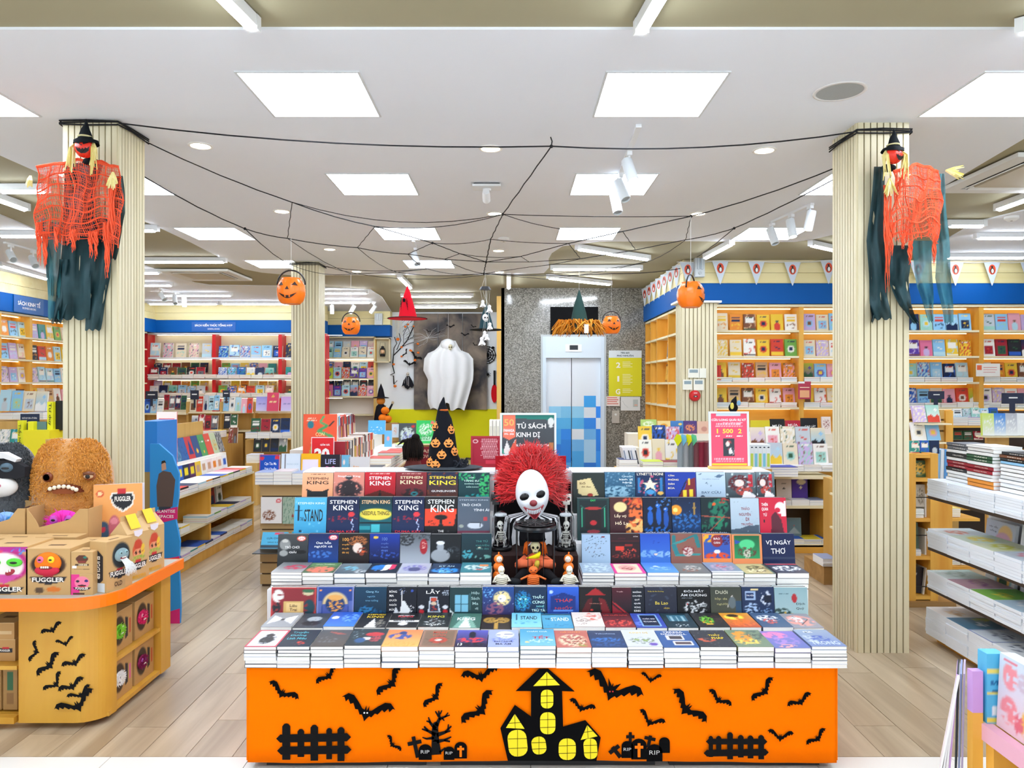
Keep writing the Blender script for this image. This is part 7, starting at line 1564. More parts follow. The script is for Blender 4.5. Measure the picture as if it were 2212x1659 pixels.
for ti,y,ops,lab,tit,w_,h_ in STD:
 e_=link('picture_book',cover_mesh(w_,h_,0.02,Cv(26,28).run(ops),'d8dce4','f2f4f6',True),None,(2.87,y,TI[ti][0]+0.002),(-0.12,0,-PI/2));tag(e_,lab,'picture book','standing picture books')
 for q in[q for q in tit.split(';')if q]:
  s_,u,v,wf,hf,c=q.split('|');text(s_,e_,(float(u)-.5)*w_,float(v)*h_,float(wf)*w_,float(hf)*h_,c,name='title_lettering')
  # piles on the very top: spines and page edges
def tpile(x,y,z,w_,d,spec,labn):
 zz_=z
 for i,(c,t_,word)in enumerate(spec):
  m=MB('f4f5f3');m.box(0.003,0.002,0.0015,w_,d-0.002,t_-0.0015);m.box(0,0,0,w_,d,0.0015,c);m.box(0,0,t_-0.0015,w_,d,t_,c);m.box(0,0,0,0.003,d,t_,c if word is not None else 'f4f5f3')
  o_=obj('hardback_book',m,PAINT,None,(x+rnd.uniform(-.006,.006),y+rnd.uniform(-.006,.006),zz_+0.0004));tag(o_,'%s book %s from bottom, %s'%(CN.get(c,'white'),ORD[i],labn),'hardback','piles on top of the right shelf unit')
  if word:
   text(word,o_,0,0,d*0.5,t_*0.4,'f0ece0',name='spine_lettering',y=0,pre=Matrix.Translation((-0.0008,d*0.45,t_/2))@Matrix.Rotation(-PI/2,4,'Z'))
  zz_+=t_+0.0006
W0='f2efe8'
tpile(2.69,4.36,TI[3][0]+TI[3][1]+0.001,0.17,0.22,[(W0,.02,None),(W0,.02,None),(W0,.02,None),('23252b',.02,'SÁCH TRUYỆN'),('a01f30',.02,'SÁCH TRUYỆN'),('a01f30',.02,'SÁCH TRUYỆN'),(W0,.02,None),('23252b',.026,'TRUYỆN'),(W0,.02,None),('6b7078',.02,'NGẮN'),('6b7078',.018,'NGẮN')],'far pile topping the right unit')
tpile(2.66,4.1,TI[3][0]+TI[3][1]+0.001,0.17,0.23,[('e8902c',.022,''),('e8902c',.022,''),(W0,.018,None),(W0,.018,None),('a01f30',.021,'PHÒNG TRUYỆN'),('a01f30',.021,'PHÒNG TRUYỆN'),(W0,.02,None),('2f5c3e',.018,'XANH'),('2f5c3e',.018,'XANH'),(W0,.02,None),(W0,.02,None),(W0,.014,None)],'middle pile topping the right unit')
tpile(2.69,3.86,TI[3][0]+TI[3][1]+0.001,0.17,0.22,[(W0,.024,None),(W0,.024,None),('c4cdd4',.02,None),(W0,.02,None),(W0,.02,None),('c4cdd4',.02,None),(W0,.02,None),('8fc6ea',.016,''),('23252b',.016,'KINH DỊ'),('7a4a30',.016,'KINH DỊ'),('23252b',.016,'KINH DỊ')],'nearest pile topping the right unit')

# foreground right: toy pack shelf and magazines
G3=empty('toy_shelf','pink and yellow wooden shelf end with toy packs, bottom right corner','shelf unit',(1.8,2.3,0))
iv3=Vector((-1.8,-2.3,0))
obj('end_post',gg(MB().box(1.555,2.50,0,1.59,2.53,0.49),iv3),M_YWOODZ,G3)
obj('side_panel',gg(MB().box(1.60,2.46,0,2.4,2.50,0.45),iv3),M_YWOODZ,G3)
obj('lavender_panel',gg(MB('c89cd8').box(1.555,2.50,0.49,1.59,2.53,0.63),iv3),PAINT,G3)
obj('pink_ledge',gg(MB('e4aec0').box(1.585,1.2,0.40,1.62,2.50,0.455),iv3),PAINT,G3)
obj('shelf_board',gg(MB('e8c060').box(1.62,1.2,0.40,2.3,2.5,0.43),iv3),PAINT,G3)
obj('inner_back',gg(MB('a86c28').box(1.9,1.2,0.0,1.94,2.48,0.40),iv3),PAINT,G3)
o_=link('toy_pack',cover_mesh(0.28,0.245,0.05,Cv(34,34).run('g c8d8e8 e8c4cc;m .2 .75 .14 .2 4 -.5 e89098;m .2 .3 .16 .2 4 -.4 e88890;m .42 .75 .1 .14 4 -.5 c8b8c8;e .62 .55 .15 .16 f8f8f8;e .62 .56 .12 .13 a84c40;e .6 .48 .08 .07 f4d4c4;r .56 .68 .7 .72 405468;m .62 .78 .08 .06 5 -.2 504868;m .5 .24 .1 .2 4 -.4 e8b860;m .38 .2 .08 .16 4 -.3 d86878;m .75 .22 .1 .2 4 -.4 c8d4e4;r .06 .93 .3 .96 e07080'),'a8d8f0','dce8f4',True),None,(1.625,2.345,0.456),(-0.05,0,-PI/2));tag(o_,'pink and blue sticker toy pack with a chibi bear-hat girl, bottom right','toy pack')
o_=link('toy_pack',cover_mesh(0.06,0.235,0.05,Cv(12,30).run('b 58b8e0;s .72 .78 f0e070;t .2 .8 .65 6 2c6ca0;s .0 .1 f0e060;r .3 .12 .9 .26 f0f0f0;s .4 .44 e8d860'),'58b8e0','58b8e0',True),None,(1.625,2.50,0.456),(0,0,0));o_.location=(1.63,2.495,0.456);tag(o_,'blue spine of a boxed toy next to the sticker pack','toy pack')
for i in range(7):
 c=['f2f2f4','eceef0','f4f4f6','c8a0d8','20242c','8c98c0','b8a8c8'][i]
 m=MB(c);m.box(0,0,0,0.006,0.16,0.36)
 o_=obj('magazine',m,PAINT,None,(1.485+0.011*i-(0.012 if i<4 else 0),2.56,0.24),(0,(0.16-0.03*i)if i<4 else 0.02,-0.56));tag(o_,'%s in the bottom right magazine rack'%['outermost white magazine leaning','second white magazine leaning','third white magazine leaning','lilac-covered magazine','thin black folder','blue-grey plastic-wrapped magazine','mauve plastic-wrapped magazine'][i],'magazine','magazines at the shelf end')
obj('magazine_rack',gg(MB('b8c0c8').box(1.45,2.56,0.21,1.62,2.60,0.235).box(1.47,2.56,0,1.58,2.58,0.21),iv3),PAINT,G3)
# ================================================================== BOOKCASES ALONG THE WALLS
M_PALEW=wood('pale_shelf','e8d9ae','f2e6c4','X',0.5,0.4)
M_RED=mat('red_lacquer','cc1420',0.4,noise=0.05,nscale=8)
M_WSHELF=mat('shelf_white','e4e8ec',0.5)
SHZ=[2.28,1.954,1.626,1.305,0.98,0.66]
def strip_light(e_,x0,x1,y,z,colr='ffe8bc',es=3.0,ax='x'):
 m=MB();m.box(x0,y+.2,z-0.008,x1,y+0.212,z)if ax=='x' else m.box(y-.16,x0,z-0.008,y-.148,x1,z)
 return obj('shelf_light',m,mat('shelf_glow_%s_%d'%(colr,es),'ffffff',0.5,emit=colr,es=es),e_)

 # --- right bookcase, faces the camera
YR=9.36
def RX(px):return FX(px,YR)
ux=[RX(1542),RX(1731),RX(1925),RX(2120),RX(2316)]
bc=empty('wall_bookcase','tall lit yellow pine bookcase across the right back wall','bookcase',(ux[0],YR,0));O=Vector((-ux[0],-YR,0))
def W(mb,O=O):mb.v=[tuple(Vector(p)+O)for p in mb.v];return mb
obj('back',W(MB().box(ux[0],YR+0.30,0,ux[-1]+0.05,YR+0.32,2.6)),M_YWOOD,bc)
for x in ux:obj('upright',W(MB().box(x-0.03,YR,0,x+0.03,YR+0.3,2.6)),M_YWOODZ,bc)
obj('top_rail',W(MB().box(ux[0]-0.03,YR-0.01,2.575,ux[-1]+0.05,YR+0.3,2.605)),M_PALEW,bc)
for i in range(4):
 for z in SHZ:
  obj('shelf',W(MB().box(ux[i]+0.03,YR-0.005,z-0.025,ux[i+1]-0.03,YR+0.3,z)),M_PALEW,bc)
  if z>1.2:strip_light(bc,ux[i]+0.06-ux[0],ux[i+1]-0.06-ux[0],0.012,z-0.026)
 strip_light(bc,ux[i]+0.06-ux[0],ux[i+1]-0.06-ux[0],0.012,2.57)
obj('fascia',W(MB().box(2.16,YR-0.03,2.612,7.2,YR+0.02,2.868)),M_BLUE,bc)
for k,(a,b_)in enumerate([(2.872,3.0),(3.004,3.13)]):obj('board',W(MB().box(2.16,YR-0.02,a,7.2,YR+0.02,b_)),M_BOARD,bc)
obj('lintel',W(MB().box(2.16,YR-0.01,3.13,7.2,YR+0.4,3.165)),M_PALEW,bc)
seed=10
for bi,(px0,px1)in enumerate([(1548,1728),(1738,1806),(1964,2116),(2128,2230)]):
 for ri,z in enumerate(SHZ[:4]):
  n=[6,6,6,6][ri]if bi==0 else{1:3,2:6,3:4}[bi]
  X0,X1=RX(px0),RX(px1);st=(X1-X0)/n if bi!=1 else 0.165
  if bi==2:st=0.165;n=5 if ri<3 else 6
  if bi==3:st=0.165;n=4
  pal=[['warm','warm','warm','warm'],['pale','pale','kids','warm'],['cool','kids','cool','mix'],['pale','dark','warm','pale']][bi][ri]
  up=0.062 if ri in(2,3)else 0
  seed+=1
  face_row('%s shelf, %s right bay'%(['top','second','third','fourth'][ri],['first','second','third','fourth'][bi]),n,(X0+0.085,YR+(0.11 if up else 0.05),z+0.002+(0.0 if not up else 0.03)),(st,0,0),0,pal,w=0.155,h=0.225,t=0.022,seed=seed,cat='shelf book')
  if up:
   pm=MB();x=X0;rr_=random.Random(seed)
   while x<X0+st*n-0.1:pile(pm,x,x+0.2,YR+0.01,YR+0.10,z+0.001,3,0.02,rr_,['e8902c','f0c83a','f2efe8','e9dcc0','d8422f','8fc6ea','e9a7b6']if bi<2 else SPC);x+=0.205
   stuff('low_book_piles',pm,'low piles of paperbacks in front on the %s shelf, %s right bay'%(['','','third','fourth'][ri],['first','second','third','fourth'][bi]),'books')
   # red volumes standing spine out
for k in range(2):
 o_=obj('shelf_book',MB('d83828').box(0,0,0,0.028,0.15,0.21).box(0.003,-0.001,0.03,0.025,0,0.06,'f0d8a8'),PAINT,None,(ux[0]+0.035+k*0.031,YR+0.01,SHZ[2]+0.001));tag(o_,'%s red spine-out volume at the left end, third shelf, right bookcase'%('leftmost','second')[k],'shelf book','red volumes on the right bookcase')
 # price card hanging on the shelf
o_=obj('shelf_card',MB('f4f0e8').box(0,0,0,0.3,0.004,0.16).box(0.01,-0.001,0.08,0.07,0,0.14,'f06838').box(0.09,-0.001,0.11,0.26,0,0.115,'d83040').box(0.09,-0.001,0.08,0.26,0,0.085,'d83040').box(0.09,-0.001,0.05,0.24,0,0.055,'d83040'),PAINT,None,(RX(2100),YR-0.08,FZ(813,YR-.08)));tag(o_,'white promotion card with red lines hanging across the right bookcase','card')
obj('clip',MB('d0d4d8').box(0.13,0.004,0.1,0.16,0.075,0.11),PAINT,o_)
o_=obj('shelf_card',MB('b83850').box(0,0,0,0.16,0.004,0.22).box(0.02,-0.001,0.02,0.14,0,0.11,'f0b080').box(0.02,-0.001,0.14,0.14,0,0.15,'f8e0c0').box(0,-0.001,0.195,0.08,0,0.22,'f4f4f4'),PAINT,None,(RX(1719),YR-0.08,FZ(862,YR-.08)));tag(o_,'crimson card with peach picture hanging between the first two right bays','card')
obj('clip',MB('d0d4d8').box(0.07,0.004,0.17,0.09,0.075,0.18),PAINT,o_)

# --- wing of cubbies running back to the granite
XW=2.17
wg=empty('cubby_wall','lit pine cubby shelves running back beside the granite wall','bookcase',(XW,9.45,0));OW=Vector((-XW,-9.45,0))
ys=[9.5,10.3,11.1,11.6,12.05]
obj('back',W(MB().box(XW+0.3,9.45,0,XW+0.32,12.06,2.6),OW),M_YWOODZ,wg)
for y in ys:obj('divider',W(MB().box(XW,y-0.015,0,XW+0.3,y+0.015,2.6),OW),M_YWOODZ,wg)
for z in SHZ+[2.6]:obj('shelf',W(MB().box(XW,9.5,z-0.03,XW+0.3,12.05,z),OW),M_PALEW,wg)
for z in SHZ[:4]+[2.6]:
 for y0,y1 in zip(ys,ys[1:]):strip_light(wg,y0-9.45+0.15,y1-9.45-0.15,0.4,z-0.031,ax='y',es=3.0)
obj('fascia',W(MB().box(XW-0.03,9.3,2.612,XW,12.06,2.868),OW),M_BLUE,wg)
for a,b_ in[(2.872,3.0),(3.004,3.16)]:obj('board',W(MB().box(XW-0.02,9.3,a,XW,12.06,b_),OW),M_BOARD,wg)
cub=[(11.3,SHZ[1],'black'),(10.6,SHZ[1],'framed'),(11.85,SHZ[2],'white'),(11.3,SHZ[2],'pink'),(10.0,2.28,'green'),(10.55,SHZ[3],'navy'),(11.35,SHZ[3],'grey'),(10.0,SHZ[1],'patterned'),(10.7,SHZ[2],'ochre')]
P_=pool('mix',0.15,0.215,0.02)
for i,(y,z,wd_)in enumerate(cub):
 cc_={'black':('23252b','6b7078'),'framed':('6b7078','f2efe8'),'white':('f2efe8','e9dcc0'),'pink':('e2759b','f2efe8'),'green':('9fd2c4','2f8f5a'),'navy':('14284f','8fc6ea'),'grey':('c4cdd4','6b7078'),'patterned':('23252b','f2efe8'),'ochre':('d8a840','7a4a30')}[wd_]
 o_=link('shelf_book',cover_mesh(0.2,0.26,0.02,Cv(10,14).run('b %s;n 3 .2 %s 5;t .2 .8 .8 2 f4f4f4'%cc_),cc_[0],'f0ece0',True),None,(XW+0.13,y,z+0.002),(-0.12,0,-0.75));tag(o_,'%s book standing alone in a lit cubby beside the granite'%wd_,'shelf book','books in the lit cubbies')
Yc=11.75;e_=empty('cow_plush','white round plush with black and red patches in the top cubby','plush toy',(XW+0.14,Yc,2.281))
obj('body',MB('f0f0f0').ball((0,0,0.13),(0.115,0.13,0.13),18,12),MATTE,e_,smooth=True)
obj('patch',MB('c82028').ball((-0.07,-0.08,0.1),(0.06,0.06,0.05),12,8),MATTE,e_,smooth=True);obj('leaf',MB('38a048').ball((-0.06,0.06,0.2),(0.05,0.06,0.025),12,8),MATTE,e_,smooth=True);obj('patch',MB('181818').ball((-0.03,-0.06,0.2),(0.07,0.06,0.05),12,8),MATTE,e_,smooth=True)
# small slatted pilaster with controls
pillar(2.06,9.02,2.50,9.30,2.585,9,5,'L')
struct('trim_4',MB('f2f0e8').box(2.0,8.97,2.588,2.54,9.33,2.611),PAINT)
def CP(px,py,Y=9.0):return FP(px,py,Y)
for i,(px,py,w_,h_,lab)in enumerate([(1498,806,24,20,'upper left wall thermostat'),(1518,806,14,21,'upper right blank control plate'),(1485,831,20,22,'lower left wall thermostat'),(1509,831,22,24,'lower right wall thermostat')]):
 Y=9.0;e_=empty('thermostat','white %s on the small slatted pilaster'%lab,'thermostat',tuple(CP(px,py,Y)),group='control panels on the pilaster');a,b_=w_*Y/F/2,h_*Y/F/2
 obj('case',MB('ececde').box(-a,-0.01,-b_,a,0.014,b_),PAINT,e_)
 if i!=1:obj('display',MB('8ca0a8').box(-a*.75,-0.012,b_*.1,a*.75,-0.01,b_*.75),PAINT,e_)
Y=9.0;e_=empty('fire_alarm','round red fire alarm bell on the slatted pilaster','fire alarm',tuple(CP(1501,855,Y)))
obj('bell',MB('cc1c20').lathe([(0.068,-0.014),(0.068,0.01),(0.055,0.03),(0,0.034)],28,rot=(PI/2,0,0)),GLOSS,e_,smooth=0.8)
obj('centre_plate',MB('2c1416').box(-0.022,-0.038,-0.016,0.022,-0.03,0.004).box(-0.01,-0.04,-0.01,0.01,-0.037,-0.004,'f0f0f0').box(-0.02,-0.036,0.028,0.02,-0.03,0.04,'e8b0b0'),PAINT,e_)
e_=empty('emergency_light','twin-tube emergency light box high on the corner','emergency light',tuple(CP(1510,578,9.25)))
obj('case',MB('d4dce0').box(-0.06,-0.05,-0.12,0.06,0.03,0.125),PAINT,e_)
for k in(-1,1):obj('tube',MB('c0d0dc').tube([(k*0.022,-0.055,-0.03),(k*0.022,-0.055,0.11)],0.014,10).tube([(k*0.022,-0.07,-0.03),(k*0.022,-0.07,0.11)],0.003,6,'f4f8fa'),GLOSS,e_)
obj('dial',MB('b8c0c4').lathe([(0.02,0),(0.02,0.01),(0,0.01)],16,(0,-0.05,-0.075),rot=(PI/2,0,0)),PAINT,e_)
e_=empty('emergency_light','emergency light box on the wood above the bookcase left of the ghost','emergency light',tuple(CP(818,690,15.75)))
obj('case',MB('d4dce0').box(-0.08,-0.05,-0.12,0.08,0.06,0.125),PAINT,e_)
for k in(-1,1):obj('tube',MB('e4f0f4').tube([(k*0.03,-0.055,-0.03),(k*0.03,-0.055,0.11)],0.016,8),GLOSS,e_)

# --- pennants with an orange oval and penguin
def pennant(parent,pos,rz):
 h_,w_=0.295,0.105
 q=obj('pennant',MB('d4deea').prism([(-w_,0),(w_,0),(0.004,-h_),(-0.004,-h_)],-0.001,0.001),PAINT,parent,pos,(0,0,rz))
 m=MB('e85c34');el=lambda a,b_,cx,cz,y0,y1,c,n=20:m.prism([(cx+a*math.cos(2*PI*i/n),cz+b_*math.sin(2*PI*i/n))for i in range(n)],y0,y1,c)
 el(0.047,0.066,0,-0.095,-0.003,-0.001,'e8dcd8');el(0.044,0.063,0,-0.095,-0.004,-0.003,'e2502c')
 el(0.026,0.034,0,-0.108,-0.005,-0.004,'14181c',12);el(0.013,0.014,-0.002,-0.062,-0.005,-0.004,'14181c',10)
 el(0.016,0.028,0.002,-0.112,-0.006,-0.005,'f4f4f2',10);m.prism([(-.014,-.062),(-.026,-.057),(-.014,-.056)],-.005,-.004,'14181c')
 m.prism([(-.02,-.144),(-.004,-.138),(-.018,-.15)],-.005,-.004,'14181c');m.prism([(.02,-.144),(.004,-.138),(.018,-.15)],-.005,-.004,'14181c')
 obj('emblem',m,PAINT,q)
YN=9.28
for nm,pts,lab in[('front',[(1486,566),(1556,563),(1634,564),(1712,566),(1790,562)],'pennant string with orange ovals along the right bookcase, left of the pillar'),('far',[(1983,565),(2064,566),(2143,566),(2222,566)],'pennant string with orange ovals right of the pillar')]:
 e_=empty('pennant_string',lab,'bunting',tuple(FP(pts[0][0],pts[0][1],YN)),group='strings of pennants');o0=Vector(e_.location)
 P=[FP(x,y,YN)for x,y in pts];cd=MB('f0f0ec')
 for a,b_ in zip(P,P[1:]):cd.tube([a-o0,(a+b_)/2-o0-Vector((0,0,0.012)),b_-o0],0.005,5)
 cd.tube([P[0]-o0,P[0]-o0+Vector((-0.14 if nm=='front' else-1.0,0,0.0))],0.005,5);cd.tube([P[-1]-o0,P[-1]-o0+Vector((0.3,0,0))],0.005,5)
 obj('cord',cd,PAINT,e_)
 for p in P:pennant(e_,tuple(p-o0),0)
e_=empty('pennant_string','pennant string with orange ovals receding along the cubby wall','bunting',(XW-0.05,9.5,3.14),group='strings of pennants')
obj('cord',MB('f0f0ec').tube([(0,-0.2,0.0),(0,1.2,-0.02),(0,2.5,0)],0.004,5),PAINT,e_)
for k in range(7):pennant(e_,(0,0.05+0.38*k,-0.01),-PI/2+0.35)

# --- left wall bookcase (faces +X)
XLW=-7.05
lb_=empty('wall_bookcase','yellow pine bookcase with blue business-books sign along the left wall','bookcase',(XLW,9,0));OL=Vector((-XLW,-9,0))
uy=[9.2,10.2,10.86,11.96,13.06,14.1]
obj('back',W(MB().box(XLW-0.3,9.2,0,XLW-0.28,14.3,2.6),OL),M_YWOODZ,lb_)
for y in uy:obj('upright',W(MB().box(XLW-0.28,y-0.03,0,XLW,y+0.03,2.6),OL),M_YWOODZ,lb_)
for z in SHZ+[2.605]:
 obj('shelf',W(MB().box(XLW-0.28,9.2,z-0.025,XLW+0.005,14.3,z),OL),M_PALEW,lb_)
for z in SHZ[:4]+[2.6]:strip_light(lb_,0.4,5.2,-0.02,z-0.026,ax='y')
obj('fascia',W(MB().box(XLW,9.0,2.612,XLW+0.03,14.6,2.868),OL),M_BLUE,lb_)
for a,b_ in[(2.872,3.0),(3.004,3.16)]:obj('board',W(MB().box(XLW-0.3,9.0,a,XLW+0.015,14.6,b_),OL),M_BOARD,lb_)
sg=obj('sign_plate',MB('2462a8').box(-0.33,-0.004,-0.12,0.33,0.004,0.12),PAINT,lb_,(0.04,10.75-9,2.74),(0,0,PI/2))
text('SÁCH KINH TẾ',sg,0,0.03,0.5,0.09,'f8f8f8',y=-0.006,name='sign_lettering',bold=0.03);text('BUSINESS BOOKS',sg,0,-0.05,0.3,0.03,'f0f0f0',y=-0.006,name='sign_lettering')
for bi,(y0,n)in enumerate([(10.3,3),(10.95,5)]):
 for ri,z in enumerate(SHZ[:4]):
  seed+=1
  face_row('%s shelf, %s left-wall bay'%(['top','second','third','fourth'][ri],['nearer','farther'][bi]),n,(XLW-0.06,y0+0.09,z+0.002),(0,0.19,0),PI/2,['mix','mix','pale','warm'][ri],w=0.17,h=0.235,t=0.022,seed=seed)
pm=MB();rr_=random.Random(5)
for k in range(8):pile(pm,XLW-0.02,XLW+0.0,10.3+k*0.2,10.48+k*0.2,SHZ[3]-0.0+0.001,2,0.02,rr_)

# --- back-left bookcase (red uprights) and the small one left of the ghost
YB=14.62
rb_=empty('wall_bookcase','wide back bookcase with red uprights under the general books sign','bookcase',(-7.3,YB,0));OB=Vector((7.3,-YB,0))
def BX(px):return FX(px,YB)
RZ=[2.125,1.71,1.35,1.0]
ru=[BX(309),BX(462),BX(605),BX(700)]
obj('back',W(MB('efe6c8').box(-7.3,YB+0.28,0,ru[-1],YB+0.3,2.6),OB),PAINT,rb_)
for x in ru:obj('upright',W(MB().box(x-0.035,YB,0,x+0.035,YB+0.28,2.59),OB),M_RED,rb_)
obj('side_panel',W(MB().box(-7.28,YB-0.02,0,-7.18,YB+0.28,2.59),OB),M_RED,rb_)
for z in RZ+[2.61]:obj('shelf',W(MB().box(-7.25,YB-0.005,z-0.03,ru[-1],YB+0.28,z),OB),M_WSHELF,rb_)
obj('fascia',W(MB().box(-7.3,YB-0.03,2.62,ru[-1],YB+0.3,2.858),OB),M_BLUE,rb_)
for a,b_ in[(2.862,3.0),(3.005,3.17)]:obj('board',W(MB().box(-7.3,YB-0.02,a,ru[-1],YB+0.3,b_),OB),M_BOARD,rb_)
sg=obj('sign_plate',MB('1c5cac').box(-0.43,-0.005,-0.09,0.43,0.0,0.09),PAINT,rb_,(BX(463)+7.3,-0.031,FZ(706,YB)))
text('SÁCH KIẾN THỨC TỔNG HỢP',sg,0,0.03,0.74,0.07,'f8f8f8',y=-0.008,name='sign_lettering',bold=0.03);text('GENERAL BOOKS',sg,0,-0.045,0.24,0.03,'f0f0f0',y=-0.008,name='sign_lettering')
for z in[2.58]+[q-0.031 for q in RZ[:3]]:strip_light(rb_,0.2,3.9,0.01,z,'fff6e0')
BAYN=['left','middle','right']
for bi,(x0,n1,n2)in enumerate([(ru[0]+0.12,5,7),(ru[1]+0.08,6,7),(ru[2]+0.1,2,2)]):
 for ri,z in enumerate(RZ[:3]):
  seed+=1
  if ri==0:face_row('top shelf, %s red bay'%BAYN[bi],n1,(x0+0.1,YB+0.02,z+0.002),(1.28/n1 if bi<2 else 0.2,0,0),0,['pale','cool','dark'][bi],w=0.2,h=0.31 if bi!=1 else 0.25,t=0.03,seed=seed)
  else:
   face_row('front line, %s shelf, %s red bay'%(['','second','third'][ri],BAYN[bi]),n2-1 if bi<2 else 2,(x0+0.08,YB+0.02,z+0.03+0.002),(0.185,0,0),0,['mix','dark','cool'][(bi+ri)%3],w=0.17,h=0.2,t=0.025,seed=seed)
   if bi<2:face_row('back line, %s shelf, %s red bay'%(['','second','third'][ri],BAYN[bi]),n2-1,(x0+0.1,YB+0.14,z+0.12),(0.185,0,0),0,['warm','dark','mix'][(bi+ri)%3],w=0.17,h=0.2,t=0.025,seed=seed+50)
   pm=MB();x=x0;rr_=random.Random(seed)
   while x<x0+(1.15 if bi<2 else 0.3):pile(pm,x,x+0.22,YB-0.06,YB+0.018,z+0.001,3,0.025,rr_);x+=0.225
   stuff('low_book_piles',pm,'low book piles along the edge of the %s shelf, %s red bay'%(['','second','third'][ri],BAYN[bi]),'books')
YB2_=15.9
wb=empty('wall_bookcase','pale bookcase between the small pillar and the hanging branches','bookcase',(-4.1,YB2_,0));OS=Vector((4.1,-YB2_,0))
def SX(px):return FX(px,YB2_)
obj('back',W(MB('eee4dc').box(-4.1,YB2_+0.2,0,SX(812),YB2_+0.21,2.6),OS),PAINT,wb)
obj('upright',W(MB().box(SX(808),YB2_-0.05,0,SX(812),YB2_+0.2,2.6),OS),M_PINE2,wb)
for z in(2.17,1.72,1.34,0.95,2.62):obj('shelf',W(MB().box(-4.1,YB2_-0.05,z-0.03,SX(809),YB2_+0.2,z),OS),M_PALEW,wb)
obj('fascia',W(MB().box(-4.1,YB2_-0.08,2.62,SX(844),YB2_+0.2,2.86),OS),M_BLUE,wb)
for a,b_ in[(2.865,3.0),(3.005,3.17)]:obj('board',W(MB().box(-4.1,YB2_-0.07,a,SX(844),YB2_+0.2,b_),OS),M_BOARD,wb)
for z in(2.6,2.139,1.689):strip_light(wb,0.1,1.1,-0.04,z,'fff6e0')
for ri,z in enumerate((2.17,1.72,1.34)):
 seed+=1
 face_row('front line, %s shelf left of the branches'%['top','second','third'][ri],6,(SX(711),YB2_-0.03,z+0.004),(0.18,0,0),0,['pale','kids','kids'][ri],w=0.17,h=0.24,t=0.025,seed=seed)
 face_row('back line, %s shelf left of the branches'%['top','second','third'][ri],6,(SX(711),YB2_+0.08,z+0.13),(0.18,0,0),0,['pale','mix','dark'][ri],w=0.17,h=0.24,t=0.025,seed=seed+30)
 # lantern box
e_=empty('wall_niche_box','pale square wooden box with open front left of the branches','shelf',(SX(826),YB2_-0.06,FZ(757,YB2_)))
a,b_=0.17,0.26
obj('frame',MB().box(-a,0,-b_,a,0.16,-b_+.02).box(-a,0,b_-.02,a,0.16,b_).box(-a,0,-b_,-a+.02,.16,b_).box(a-.02,0,-b_,a,.16,b_),M_PALEW,e_)
obj('back',MB('cfc8a8').box(-a,0.16,-b_,a,0.17,b_),PAINT,e_)
e_=empty('hurricane_lantern','black hurricane lantern hanging in the wooden wall box','lantern',(SX(826),YB2_+0.02,FZ(757,YB2_)-0.13))
obj('base',MB('14161c').lathe([(0.055,0),(0.06,0.02),(0.05,0.05),(0.03,0.06)],16),GLOSS,e_);obj('globe',MB('e8b890').lathe([(0.028,0.06),(0.045,0.1),(0.028,0.15)],16),GLOSS,e_,smooth=True)
obj('cap',MB('14161c').lathe([(0.045,0.15),(0.03,0.19),(0.028,0.22),(0,0.23)],16),GLOSS,e_)
obj('wire_frame',MB('14161c').tube([(-0.055,0,0.03),(-0.065,0,0.1),(-0.04,0,0.18)],0.006,5).tube([(0.055,0,0.03),(0.065,0,0.1),(0.04,0,0.18)],0.006,5).tube([(-0.06,0,0.12),(-0.05,0,0.3),(0.05,0,0.3),(0.06,0,0.12)],0.003,4),GLOSS,e_)

# ================================================================== GHOST WALL
YQ=16.0
mb_,nt,b=newmat('banner_cloth');N,L=nt.nodes,nt.links
tc=N.new('ShaderNodeTexCoord');nz=N.new('ShaderNodeTexNoise');nz.inputs['Scale'].default_value=2.2;nz.inputs['Detail'].default_value=7;nz.inputs['Distortion'].default_value=0.6
cr=N.new('ShaderNodeValToRGB');e=cr.color_ramp.elements;e[0].position=0.35;e[0].color=(*lin('3c3c42'),1);e[1].position=0.75;e[1].color=(*lin('9c8c7c'),1)
L.new(tc.outputs['Object'],nz.inputs['Vector']);L.new(nz.outputs['Fac'],cr.inputs['Fac']);L.new(cr.outputs['Color'],b.inputs['Base Color']);b.inputs['Roughness'].default_value=0.9
X0,X1,Z0,Z1=FX(893,YQ),FX(1052,YQ),FZ(885,YQ),FZ(677,YQ)
bn=empty('backdrop_banner','dark smoky grey-brown cloth banner with bats behind the ghost','banner',((X0+X1)/2,YQ+0.04,Z0))
hw=(X1-X0)/2
for k in range(3):
 a,b__=-hw+2*hw*k/3+0.005,-hw+2*hw*(k+1)/3-0.005
 m=MB();n=8;V=[(a+(b__-a)*i/n,0.01*math.sin(i*1.3+k),z)for z in(0,(Z1-Z0))for i in range(n+1)];m.add(V,[(i,i+1,n+2+i,n+1+i)for i in range(n)]);obj('cloth_panel',m,mb_,bn,smooth=True)
for px,py,s_,an in[(973,706,20,0),(925,716,12,-20),(948,718,10,20),(1004,724,20,-5),(1025,745,12,-30),(1022,706,14,-20)]:
 obj('bat_cutout',MB('0c0c10').prism(bat_poly(s_*YQ/F,math.radians(an),.2,1.2),-0.02,-0.015),MATTE,bn,(FX(px,YQ)-(X0+X1)/2,0,FZ(py,YQ)-Z0))
m=MB('c8c8c8');rr_=random.Random(9)
for i in range(26):
 a=rr_.uniform(0,6.28);cx,cz=FX(925,YQ)-(X0+X1)/2,FZ(730,YQ)-Z0;L_=rr_.uniform(0.2,0.6);m.tube([(cx,-0.03,cz),(cx+L_*0.5*math.cos(a),-0.03,cz+0.3*L_*math.sin(a)),(cx+L_*math.cos(a),-0.03,cz+L_*0.4*math.sin(a+.3))],0.0025,3)
obj('cobweb',m,MATTE,bn)['kind']='stuff'
